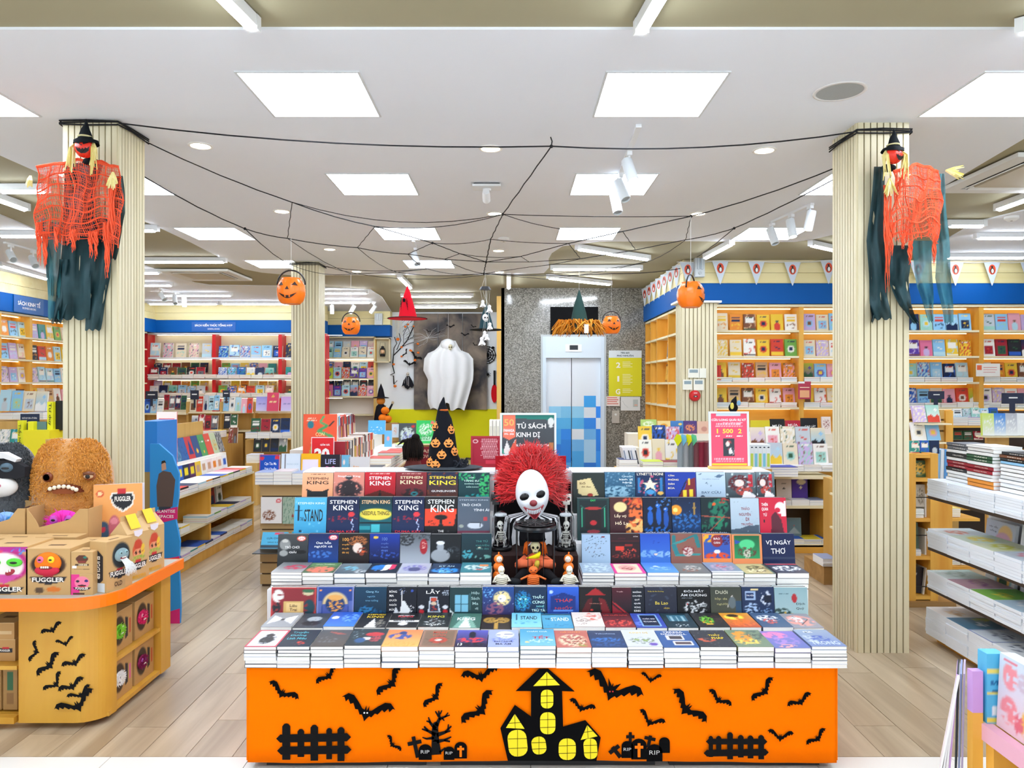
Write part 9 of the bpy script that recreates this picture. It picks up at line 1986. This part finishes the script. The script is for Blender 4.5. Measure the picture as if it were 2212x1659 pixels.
obj('step',W(MB('f0ece4').box(-1.95,6.5,zt_,-1.56,8.9,FZ(975,6.6)+0.02),OG),PAINT,sg_);obj('step',W(MB('f4f2ec').box(-1.56,6.3,zt_,-1.30,8.9,FZ(1010,6.4)),OG),PAINT,sg_)
pm=MB();rr_=random.Random(77)
for k in range(9):
 z=FZ(1036,6.2)
 for i in range(rr_.choice([3,4,5])):pm.box(-1.32,6.2+0.27*k,z+0.025*i,-1.1,6.44+0.27*k,z+0.025*i+0.021,'f4f2ec');pm.box(-1.32,6.2+0.27*k,z+0.025*i+0.021,-1.1,6.44+0.27*k,z+0.025*i+0.0246,rr_.choice(['d8422f','23252b','c7d83c','9fd2c4','e9dcc0']))
stuff('lying_book_piles',pm,'piles of thick books along the right edge of the slatwall unit','books')
obj('edge_shelf',W(MB().box(-1.34,6.15,FZ(1036,6.2)-0.02,-1.08,8.8,FZ(1036,6.2)),OG),M_SL,sg_)
for k,(px0,px1,py0,py1,Y,ops,lab)in enumerate([(795,832,908,938,8.6,'b 58b0e8;m .5 .4 .4 .3 6 .5 f0f0f8','sky blue dotted book standing at the far end of the spine rows'),(830,846,930,965,8.2,'b 6cb8ec;c .5 .5 .2 f0a8a8','small sky blue book with pink dot near the spine rows'),(861,898,914,958,9.0,'b 4c5458;m .5 .4 .45 .45 4 -.4 d0e0dc;m .5 .3 .4 .3 5 0 9098d0;c .84 .84 .1 e03838','dark comic with white splash before the yellow wall'),(899,939,908,958,9.0,'b 38d068;m .5 .6 .4 .3 6 -.2 e8fcec;r .3 .1 .8 .3 c0f0d0;c .86 .9 .1 f07070','bright green 2027 planner before the yellow wall'),(846,861,916,945,9.05,'b d0dce4;m .5 .5 .3 .3 5 0 e0a080','pale card book left of the dark comic')]):
 w_=(px1-px0)*Y/F;hero('display_row_book',lab,(FX((px0+px1)/2,Y),Y,FZ(py1,Y)),(-.12,0,0),w_,(py1-py0)*Y/F,0.03,ops,'2027|.5|.25|.6|.18|30a050' if k==3 else '','covers before the yellow wall',nx=20,ny=22)
sh_=empty('slat_rack','small slat rack carrying the green planner before the yellow wall','shelf unit',(FX(900,9.05),9.08,0));OZ=-Vector(sh_.location)
for k in range(6):obj('slat',W(MB().box(FX(845,9.1),9.1,0.9-0.14*k,FX(942,9.1),9.13,1.02-0.14*k),OZ),M_GW,sh_)
obj('ledge',W(MB().box(FX(848,9.0),8.97,FZ(961,9.0),FX(940,9.0),9.1,FZ(958,9.0)),OZ),M_PALEW,sh_);obj('post',W(MB().box(FX(845,9.1),9.13,0,FX(942,9.1),9.17,1.02),OZ),M_GW,sh_)
o_=hero('poster_book','dark red DAN BROWN board low behind the pumpkin hat',(FX(918,8.0),8.0,FZ(1003,8.0)),(0,0,0),45*8/F,38*8/F,0.02,'b 7c1c28','DAN|.5|.75|.7|.2|c8a890;BROWN|.5|.45|.8|.2|c8a890','boards behind the pumpkin hat',nx=4,ny=4)
obj('stand',MB('7c1c28').box(-0.05,0.02,-0.7,0.05,0.03,0),PAINT,o_)
# white book block behind the table, left of the sign
for k in range(5):
 o_=obj('spine_out_book',MB('eeeade').box(0,0,0,0.022,0.16,0.24).box(0.004,-0.001,0.05,0.018,0,0.2,'d8d4c0'),PAINT,None,(FX(1057,5.2)+0.025*k,5.2,FZ(942,5.2)-0.13));tag(o_,'cream spine, %s from left in the block left of the framed sign'%ORD[k],'book','cream block of books behind the framed sign')
o_=obj('book_block_base',MB().box(0,0,0,0.16,0.2,FZ(942,5.2)-0.13),M_GW,None,(FX(1057,5.2)-0.01,5.18,0));tag(o_,'plain wooden stand under the cream book block','stand')

# -- right middle gondola
YM=7.0
rg=empty('tiered_gondola','tiered wooden book unit with open shelves behind the right of the table','shelf unit',(FX(1580,YM),YM,0));OR_=-Vector(rg.location)
xa,xb=FX(1372,YM),FX(1795,YM)
ztop=FZ(1028,YM)
obj('body_back',W(MB('4c3820').box(xa,YM+0.4,0,xb,YM+0.45,ztop),OR_),PAINT,rg)
obj('top',W(MB().box(xa,YM-0.01,ztop-0.03,xb,YM+1.0,ztop),OR_),M_PALEW,rg)
for x in(xa,FX(1660,YM),xb-0.04):obj('side',W(MB().box(x,YM,0,x+0.04,YM+0.4,ztop-0.03),OR_),M_YWOODZ,rg)
for py in(1093,1176):obj('shelf',W(MB().box(xa,YM,FZ(py,YM)-0.025,xb,YM+0.4,FZ(py,YM)),OR_),M_PALEW,rg)
obj('base',W(MB().box(xa,YM,0,xb,YM+0.4,FZ(1178,YM)),OR_),M_YWOOD,rg)
for k,(px0,px1,py0,py1,c,lab)in enumerate([(1677,1711,1036,1080,'d8ccc0','beige book with small hat mark on the open right shelf'),(1711,1746,1034,1082,'4c2c90','purple book with cream cloud on the open right shelf'),(1700,1732,1119,1160,'6c8890','grey-blue book with mountain on the lower open right shelf')]):
 Y=7.15;hero('open_shelf_book',lab,(FX((px0+px1)/2,Y),Y,FZ(py1,Y)),(-.08,0,0),(px1-px0)*Y/F-.005,(py1-py0)*Y/F,.02,'b %s;'%c+['p .4 .55 .6 .55 .5 .65 303030;t .3 .7 .8 1 888078','e .6 .85 .3 .12 e0d0a8;c .55 .6 .08 e0d0a8','p .1 .2 .5 .55 .9 .2 a8b8b8;c .5 .6 .05 d85040'][k],'','books in the open right shelves',nx=16,ny=20)
front_piles('lying piles on the upper open shelf of the right unit',1672,1795,1093,1080,7.02,0.2,51);front_piles('lying piles on the lower open shelf of the right unit',1660,1795,1176,1163,7.02,0.2,52,cols=['f0d840','2a5fc0','6b7078'])
for y_,z_ in((7.32,FZ(968,7.3)),(7.55,FZ(938,7.5))):obj('step',W(MB('e4ddcc').box(xa+0.02,y_,ztop,3.28,y_+0.25,z_),OR_),PAINT,rg)
front_piles('white piles along the top front edge of the right unit',1660,1792,1018,1004,7.03,0.16,53);front_piles('blue-edged white slipcase pile on the right unit',1657,1722,1030,1007,6.85,0.2,54,bw=0.29,cols=['2838a0']);front_piles('dark red and lime piles on the left of the right unit',1389,1478,1013,997,6.85,0.2,55,bw=0.19,cols=['8c1c34','c7d83c'])
camrow('front line, right middle unit, right half',1660,1791,1004,7.12,4,'pale',name='tier_book');camrow('middle line, right middle unit, right half',1622,1785,969,7.33,5,'pale',name='tier_book');camrow('front line, right middle unit, left half',1381,1466,998,7.12,3,'warm',name='tier_book');camrow('middle line, right middle unit, left half',1379,1470,966,7.33,3,'mix',name='tier_book')
for k,(px0,px1,py0,ops,lab,tit)in enumerate([(1384,1419,906,'g b8d878 98c060;m .5 .7 .4 .2 4 -.4 e8f4d0;e .3 .2 .08 .12 d04040;e .6 .25 .08 .14 406080','green park book with two small figures',''),(1420,1449,909,'b f4d890;c .5 .6 .28 f0a830','cream book with orange sun',''),(1449,1477,909,'g 4c88c8 3c70a8;c .75 .75 .14 f0d060;l .7 .1 .8 .5 .03 1c3850','blue book with yellow moon',''),(1477,1506,909,'g 503c80 704870;m .5 .5 .4 .3 4 -.2 e89060','violet book with orange streak',''),(1506,1532,910,'b e0b8a0;e .6 .4 .25 .2 c89080','salmon pink book with oval',''),(1622,1664,908,'b d0c020;c .5 .3 .1 f0f0a0','olive yellow book',''),(1664,1696,905,'b 121014','black book with white and red title','MƯA|.5|.55|.7|.2|f4f4f4;ĐỎ|.5|.3|.75|.25|d82828'),(1697,1730,908,'b b01c34;c .62 .3 .14 f0b040','crimson book with white title','MƯA|.5|.68|.66|.2|f8e8e8;ĐỎ|.5|.42|.3|.14|f8e8e8'),(1731,1767,903,'b 1c1a20;r .25 .1 .85 .32 b82030','black book with red reed fringe','CAO LÁT|.55|.5|.66|.16|f0f0f0'),(1776,1796,900,'b e8dcd4;m .5 .6 .4 .3 6 0 905050','pale book with sketchy figures','')]):
 Y=7.58;hero('tier_book',lab+', top line, right unit',(FX((px0+px1)/2,Y),Y,FZ(938,Y)),(-.1,0,0),(px1-px0)*Y/F-.004,(938-py0)*Y/F,.022,ops,tit,'top line of the right middle unit',nx=16,ny=20)
 # tray of plastic-wrapped albums standing on the left part
for k in range(6):
 c=['8c98a0','a0a4a8','6c7478','7c4a50','8c2c40','7a3440'][k];Y=6.75
 m=MB(c);m.box(0,0,0,0.045,0.3,0.235);o_=obj('wrapped_album',m,GLOSS,None,(FX(1463+11*k,Y),Y,FZ(1011,Y)),(0,0,-0.75));tag(o_,'%s plastic-wrapped album, %s from left beside the pink poster'%(['grey','silver','slate','brown','crimson','wine'][k],ORD[k]),'album','wrapped albums beside the pink poster')
 if k<4:obj('paper_leaf_tag',MB(['d8e020','78c0e8','e8e020','68c898'][k]).prism([(0.01,0.2),(0.05,0.25),(0.04,0.30),(0.0,0.31),(-0.03,0.26)],-0.01,-0.006),MATTE,o_)
o_=obj('album_tray',MB().box(0,0,0,0.42,0.3,0.02),M_PALEW,None,(FX(1450,6.7),6.66,FZ(1016,6.7)-0.005));tag(o_,'pale wooden tray under the wrapped albums','tray')
obj('tray_leg',MB().box(0.02,0.02,-(FZ(1016,6.7)-.005),0.4,0.28,0),M_GW,o_)
for k in range(5):
 Y=6.7;o_=obj('spine_out_book',MB('e4ecf0').box(0,0,0,0.036,0.2,0.22).box(0.006,-0.001,0.02,0.03,0,0.14,'7cc8e0' if k%2 else 'c0d858').box(0.01,-0.002,0.19,0.026,0,0.2,'183040'),PAINT,None,(FX(1620+8.9*k,Y),Y,FZ(1013,Y)));tag(o_,'blue and lime edged spine, %s right of the pink poster'%ORD[k],'book','matching spines right of the pink poster')
o_=obj('spine_stand',MB().box(0,0,0,0.2,0.22,FZ(1013,6.7)-.001),M_GW,None,(FX(1619,6.7),6.69,0));tag(o_,'wooden stand under the matching blue and lime spines','stand')
# leaning white books left of it
for k in range(6):
 Y=6.9;o_=obj('spine_out_book',MB('f0f0f2').box(0,0,0,0.02,0.2,0.2).box(0.004,-0.001,0.04,0.016,0,0.17,['8c98a8','e8e8e8','303438'][k%3]),PAINT,None,(FX(1354+5*k,Y),Y,FZ(1012,Y)),(0,-0.22,0));tag(o_,'white leaning paperback, %s from left before the granite wall'%ORD[k],'book','leaning white paperbacks before the granite')
front_piles('small pile of glossy books left of the leaning white paperbacks',1338,1375,1014,990,6.85,0.2,61,cols=['2c3c70','e0e4ec'])
st_=obj('side_stand',MB().box(0,0,0,FX(1400,6.85)-FX(1336,6.85),0.3,FZ(1014,6.85)-.001),M_GW,None,(FX(1336,6.85),6.84,0));tag(st_,'wooden stand under the leaning white paperbacks','stand')
# little penguin figure on the pink poster
e_=empty('bird_figure','small black and yellow penguin toy standing above the pink poster','toy',(FX(1585,7.7),7.72,FZ(887,7.72)));obj('body',MB('101014').ball((0,0,0.03),(0.05,0.03,0.05),12,8).tube([(0,0,0.05),(0.01,0,0.1),(0.03,0,0.15)],[0.035,0.03,0.004],8),MATTE,e_,smooth=True);obj('belly',MB('e8d868').ball((-0.02,-0.03,0.05),(0.02,0.01,0.035),10,6),MATTE,e_);obj('round_tag',MB('88b8e0').ball((0.05,-0.03,0.08),(0.022,0.006,0.028),12,6),MATTE,e_)
obj('perch',MB('d8c8a0').box(-0.01,0,-0.36,0.01,0.02,0),MATTE,e_)
# -- narrow wooden rack at the foot of the right pillar
YK=5.33
kr=empty('narrow_rack','narrow pine rack with open cubbies right of the right pillar','shelf unit',(FX(1990,YK),YK,0));OK_=-Vector(kr.location)
def KX(px):return FX(px,YK)
for x in(KX(1850),KX(1962)+0.0,KX(2010)):obj('post',W(MB().box(x,YK,0,x+0.055,YK+0.25,FZ(980,YK)),OK_),M_YWOODZ,kr)
for py in(982,1033,1120,1202,1288):obj('shelf',W(MB().box(KX(1850),YK+0.003,FZ(py,YK)-0.025,KX(2012),YK+0.25,FZ(py,YK)),OK_),M_YWOOD,kr)
obj('base',W(MB().box(KX(1850),YK-0.03,0,KX(2060),YK+0.3,0.04),OK_),M_BROWN,kr);obj('back',W(MB('6c4c24').box(KX(1850),YK+0.25,0.04,KX(2010),YK+0.26,1.1),OK_),PAINT,kr)
for py in(1075,1157,1268):obj('wire_rail',W(MB('1c1c1c').tube([(KX(1962),YK+0.01,FZ(py,YK)),(KX(2010),YK+0.01,FZ(py,YK))],0.004,6),OK_),GLOSS,kr)
for k,(px0,px1,py0,py1,ops,lab)in enumerate([(1966,2008,995,1031,'b 3c5c3c;m .5 .5 .4 .4 4 -.4 e8b848;m .3 .3 .3 .2 4 0 88b0a0','golden garden picture in the top cubby of the narrow rack'),(1966,1978,1048,1090,'b 7cb8d8','sky blue edge book in the second cubby of the narrow rack'),(1979,2000,1047,1095,'b c8c0b0;m .5 .5 .4 .4 5 0 7c7060','sepia patterned book in the second cubby of the narrow rack'),(1966,1985,1130,1185,'b 4c6050','dark green book in the third cubby of the narrow rack'),(1968,1990,1225,1280,'b 241820;t .2 .4 .8 4 c0b0b0','black leaning book in the bottom cubby of the narrow rack')]):
 Y=YK+0.06;hero('rack_book',lab,(FX((px0+px1)/2,Y),Y,FZ(py1,Y)),(-.08,0.15 if k==4 else 0,0),(px1-px0)*Y/F,(py1-py0)*Y/F,.02,ops,'','books in the narrow rack',nx=12,ny=14)
for k in range(7):
 row=k//3;Y=YK+0.05;pxk=(2001+4*(k%3))if row<2 else 1996;pyb=(1118,1200,1286)[row]
 o_=obj('rack_book',MB('f0f2ee').box(0,0,0,0.011,0.18,(0.17,0.19,0.2)[row]),PAINT,None,(FX(pxk,Y)-0.01,Y,FZ(pyb,Y)+0.001),(0,0.12 if row==2 else 0,0));tag(o_,'white spine %s from left in the %s cubby of the narrow rack'%(ORD[k%3],['second','third','bottom'][row]),'book','white spines in the narrow rack')
front_piles('short pile on the second shelf of the narrow rack',1964,1998,1119,1098,YK+0.02,0.18,71,bw=0.11,cols=['4c8c50','e0e4dc']);front_piles('short pile on the third shelf of the narrow rack',1964,1990,1201,1187,YK+0.02,0.18,72,bw=0.09);front_piles('short pile on the bottom shelf of the narrow rack',1964,1976,1287,1270,YK+0.02,0.18,73,bw=0.05)
camrow('on top of the narrow rack',1966,2030,980,5.45,3,'cool',h=0.1,name='rack_book',lean=-.05)
for k in range(3):o_=obj('rack_book',MB(['88b8e0','e4ecf4','5898d8'][k]).box(0,0,0,0.03,0.2,0.24),PAINT,None,(FX(2022+8*k,5.55),5.55,FZ(1040,5.55)),(0,0.03,0));tag(o_,['sky blue','white','mid blue'][k]+' tall spine beside the top of the narrow rack','book','tall spines beside the narrow rack')
o_=obj('spine_stand',MB().box(0,0,0,0.12,0.22,FZ(1040,5.55)-.001),M_YWOODZ,None,(FX(2021,5.55),5.54,0));tag(o_,'pine ledge block right of the narrow rack','stand')
# -- slatted end units and shelves behind the right gondola
YV=6.4
vg=empty('slatted_end_unit','slatted pine end unit with tilted books behind the narrow rack','shelf unit',(FX(2020,YV),YV,0));OV=-Vector(vg.location)
for k in range(14):obj('slat',W(MB().box(FX(1960,YV),YV,0.05+0.096*k,FX(2040,YV),YV+0.02,0.13+0.096*k),OV),M_GW,vg)
obj('post',W(MB().box(FX(2040,YV),YV-0.02,0,FX(2056,YV),YV+0.3,FZ(887,YV)),OV),M_YWOODZ,vg);obj('core',W(MB('7c5c30').box(FX(1950,YV),YV+0.02,0,FX(2040,YV),YV+0.05,FZ(889,YV)),OV),PAINT,vg)
for py,px0,px1 in((913,1967,2036),(953,1965,2030)):obj('ledge',W(MB().box(FX(px0,YV),YV-0.14,FZ(py+3,YV),FX(px1,YV),YV,FZ(py,YV)),OV),M_PALEW,vg)
camrow('upper ledge, slatted end unit',1974,2034,912,YV-.1,2,'pale',h=0.16,name='rack_book',lean=-.3);camrow('lower ledge, slatted end unit',1972,2034,951,YV-.1,2,'pale',h=0.17,name='rack_book',lean=-.3)
YU=7.6
ug=empty('far_right_unit','long shelf unit with blue-edged books behind the right piles','shelf unit',(FX(2140,YU),YU,0));OU=-Vector(ug.location)
obj('back',W(MB('3c2c20').box(FX(2050,YU),YU+0.3,0,FX(2290,YU),YU+0.32,FZ(890,YU)),OU),PAINT,ug)
for py in(920,975,1098,1190,1270):obj('shelf',W(MB().box(FX(2050,YU),YU,FZ(py+4,YU),FX(2290,YU),YU+0.3,FZ(py,YU)),OU),M_YWOOD,ug)
camrow('on the top line of the far right unit',2060,2158,905,YU+.12,5,'cool',h=0.12,name='rack_book');front_piles('blue-edged piles on the far right unit',2056,2160,919,900,YU+.02,0.1,81,cols=['2a5fc0','8fc6ea','c9b2de'])
camrow('in the shaded line of the far right unit',2060,2125,950,YU+.12,3,'dark',h=0.1,name='rack_book')
for k,(c,nm)in enumerate([('c8e070','lime and white'),('3c80d8','cobalt blue'),('b0b4c0','grey marbled'),('e8ecf0','white')]):
 Y=6.6;o_=link('rack_book',cover_mesh(0.105,0.2,0.03,Cv(10,14).run('g %s f0f4f4;m .5 .5 .4 .4 4 .2 f4f8f8'%c),c,'f0f2f4',True),None,(FX(2136+25*k,Y),Y,FZ(941,Y)),(-.1,0.03,0));tag(o_,'%s tall book on the tilted ledge above the right piles'%nm,'book','tall books on the tilted ledge')
o_=obj('tilted_ledge',MB().box(0,0,0,0.42,0.1,0.012),M_PALEW,None,(FX(2120,6.6),6.58,FZ(945,6.6)));tag(o_,'pale tilted ledge carrying tall books above the right piles','ledge');obj('ledge_post',MB().box(0.1,0.1,-FZ(945,6.6),0.3,0.13,0.0),M_GW,o_)
for k,(px0,py0,px1,py1,Y,lab)in enumerate([(2006,845,2040,862,7.2,'navy category card right of the right pillar'),(2165,849,2212,872,7.0,'larger navy category card at the right edge')]):
 o_=panel('category_card',lab,'sign',px0,py0,px1,py1,'1c2440',Y);w_=(px1-px0)*Y/F;h_=(py1-py0)*Y/F
 m=MB('f0f0f0');m.box(w_*.3,-0.002,h_*.5,w_*.7,0,h_*.62);obj('card_text',m,PAINT,o_);obj('card_stem',MB('1c2440').box(w_*.35,0,-0.3,w_*.6,0.01,0),PAINT,o_)
 # slat rack shelves low right with children's books seen under the tiers
front_piles('yellow-edged pile on the low shelf behind the narrow rack',2030,2085,1117,1097,5.9,0.25,91,cols=['e8d880']);front_piles('blue and green magazines low behind the narrow rack',2030,2090,1220,1200,5.9,0.25,92,cols=['2a5fc0','4c9458']);front_piles('deep blue magazines near the floor behind the narrow rack',2030,2076,1302,1272,5.7,0.25,93,cols=['2a4fa0','2a5fc0','c9b2de'])
kb=empty('low_side_shelves','low pine shelves between the narrow rack and the tiered picture books','shelf unit',(FX(2060,5.9),5.9,0));OKB=-Vector(kb.location)
for py in(1118,1221,1303):obj('shelf',W(MB().box(FX(2028,5.9),5.86,FZ(py+6,5.9),FX(2110,5.9),6.2,FZ(py,5.9)),OKB),M_YWOOD,kb)
obj('back',W(MB().box(FX(2028,5.9),6.2,0,FX(2120,5.9),6.23,FZ(1050,5.9)),OKB),M_GW,kb);obj('post',W(MB().box(FX(2042,5.9),6.1,0,FX(2052,5.9),6.2,FZ(1050,5.9)),OKB),M_YWOODZ,kb)
# small white piles on the floor unit right behind the pillar's left side
fs=empty('floor_step_unit','low step unit with white piles just left of the right pillar','shelf unit',(FX(1790,6.0),6.0,0));OFS=-Vector(fs.location)
obj('step',W(MB().box(FX(1780,5.9),5.9,0,FX(1830,5.9),6.3,FZ(1225,5.9)),OFS),M_BROWN,fs)
obj('upright',W(MB().box(FX(1812,6.0),6.0,FZ(1225,5.9),FX(1830,6.0),6.3,FZ(1040,6.0)),OFS),M_GW,fs)
front_piles('white pile on the low step left of the right pillar',1778,1812,1224,1206,5.88,0.2,95,bw=0.12)
for py in(1068,1140):obj('ledge',W(MB().box(FX(1792,6.0),5.9,FZ(py,6),FX(1830,6.0),6.0,FZ(py-4,6)),OFS),M_PALEW,fs)

# -- person seen from behind, seated on the floor beyond the table
ps=empty('person','person with dark tied hair and brown-red top, back turned, seated behind the table','person',(FX(892,7.0),7.0,0))
def skin_body(name,verts,edges,radii,m_,par,sub=2):
 me=bpy.data.meshes.new(name);me.from_pydata(verts,edges,[]);o_=bpy.data.objects.new(name,me);COL.objects.link(o_)
 md=o_.modifiers.new('Skin','SKIN');sv=me.skin_vertices[0].data
 for i,q in enumerate(radii):sv[i].radius=(q,q)if not isinstance(q,tuple)else q;sv[i].use_root=(i==0)
 s2=o_.modifiers.new('Sub','SUBSURF');s2.levels=s2.render_levels=sub
 me.materials.append(m_);o_.parent=par
 return o_
skinm=mat('skin_tone','b98468',0.6);cloth=mat('brown_red_top','6c2c28',0.85,noise=0.4,nscale=14)
zh=FZ(975,7.0)
v=[(0,0,0.12),(0,0.0,0.30),(0,0.02,0.52),(0,0.02,zh-0.22),(0,0.02,zh-0.13),(0,0.03,zh),(0.16,0.03,zh-0.26),(0.22,0.12,zh-0.46),(0.12,0.28,zh-0.52),(-0.16,0.03,zh-0.26),(-0.22,0.12,zh-0.46),(-0.12,0.28,zh-0.52),(0.12,0.05,0.12),(0.36,0.3,0.14),(0.02,0.42,0.08),(-0.12,0.05,0.12),(-0.36,0.3,0.14),(-0.02,0.46,0.08)]
e=[(0,1),(1,2),(2,3),(3,4),(4,5),(3,6),(6,7),(7,8),(3,9),(9,10),(10,11),(0,12),(12,13),(13,14),(0,15),(15,16),(16,17)]
ra=[.14,.13,.14,.12,.055,.085,.065,.05,.035,.065,.05,.035,.09,.075,.05,.09,.075,.05]
skin_body('body',v,e,ra,cloth,ps)
obj('head',MB().ball((0,0.04,zh+0.01),(0.082,0.095,0.11),24,16),skinm,ps,smooth=True)
for s_ in(-1,1):obj('ear',MB().ball((s_*0.083,0.03,zh),(0.012,0.02,0.03),10,8),skinm,ps,smooth=True);obj('hand',MB().ball((s_*0.11,0.33,zh-0.52),(0.04,0.055,0.02),12,8).tube([(s_*0.11,0.36,zh-.52),(s_*0.10,0.42,zh-.53)],.009,6).tube([(s_*0.09,0.36,zh-.52),(s_*0.085,0.42,zh-.53)],.009,6).tube([(s_*0.13,0.36,zh-.52),(s_*0.125,0.41,zh-.53)],.008,6).tube([(s_*0.075,0.33,zh-.52),(s_*0.05,0.36,zh-.52)],.01,6),skinm,ps,smooth=True)
obj('face',MB('c08868').ball((0,0.125,zh-0.005),(0.012,0.022,0.02),8,6).ball((-0.03,0.12,zh+0.015),(0.012,0.008,0.007),8,6,'1c1412').ball((0.03,0.12,zh+0.015),(0.012,0.008,0.007),8,6,'1c1412').ball((0,0.12,zh-0.045),(0.025,0.01,0.007),8,6,'9c4440'),MATTE,ps)
m=MB('17120f');m.ball((0,0.02,zh+0.03),(0.1,0.1,0.105),24,14)
for i in range(240):
 a=rnd.uniform(0,2*PI);x_=0.095*math.cos(a);y_=min(0.05,0.02+0.09*math.sin(a));m.tube([(x_*.6,y_,zh+0.12),(x_,y_-.01,zh+0.04),(x_*0.8+rnd.uniform(-.02,.02),y_-.015,zh-rnd.uniform(0.02,0.09))],[0.006,0.008,0.002],3,caps=False,c=rnd.choice(['17120f','241c18','100c0a']))
m.ball((0.03,-0.03,zh+0.135),(0.04,0.04,0.035),12,8);m.tube([(0.0,-0.02,zh+0.1),(-0.09,-0.04,zh+0.1),(-0.14,-0.04,zh+0.06)],[0.03,0.015,0.003],8)
obj('hair',m,MATTE,ps,smooth=True)

# report labels shared without a group
dups={k:v for k,v in LABELS.items()if len(v)>1}
if dups:print('DUPLICATE LABELS',len(dups),list(dups)[:8])
print('books in rows',NBOOK[0])
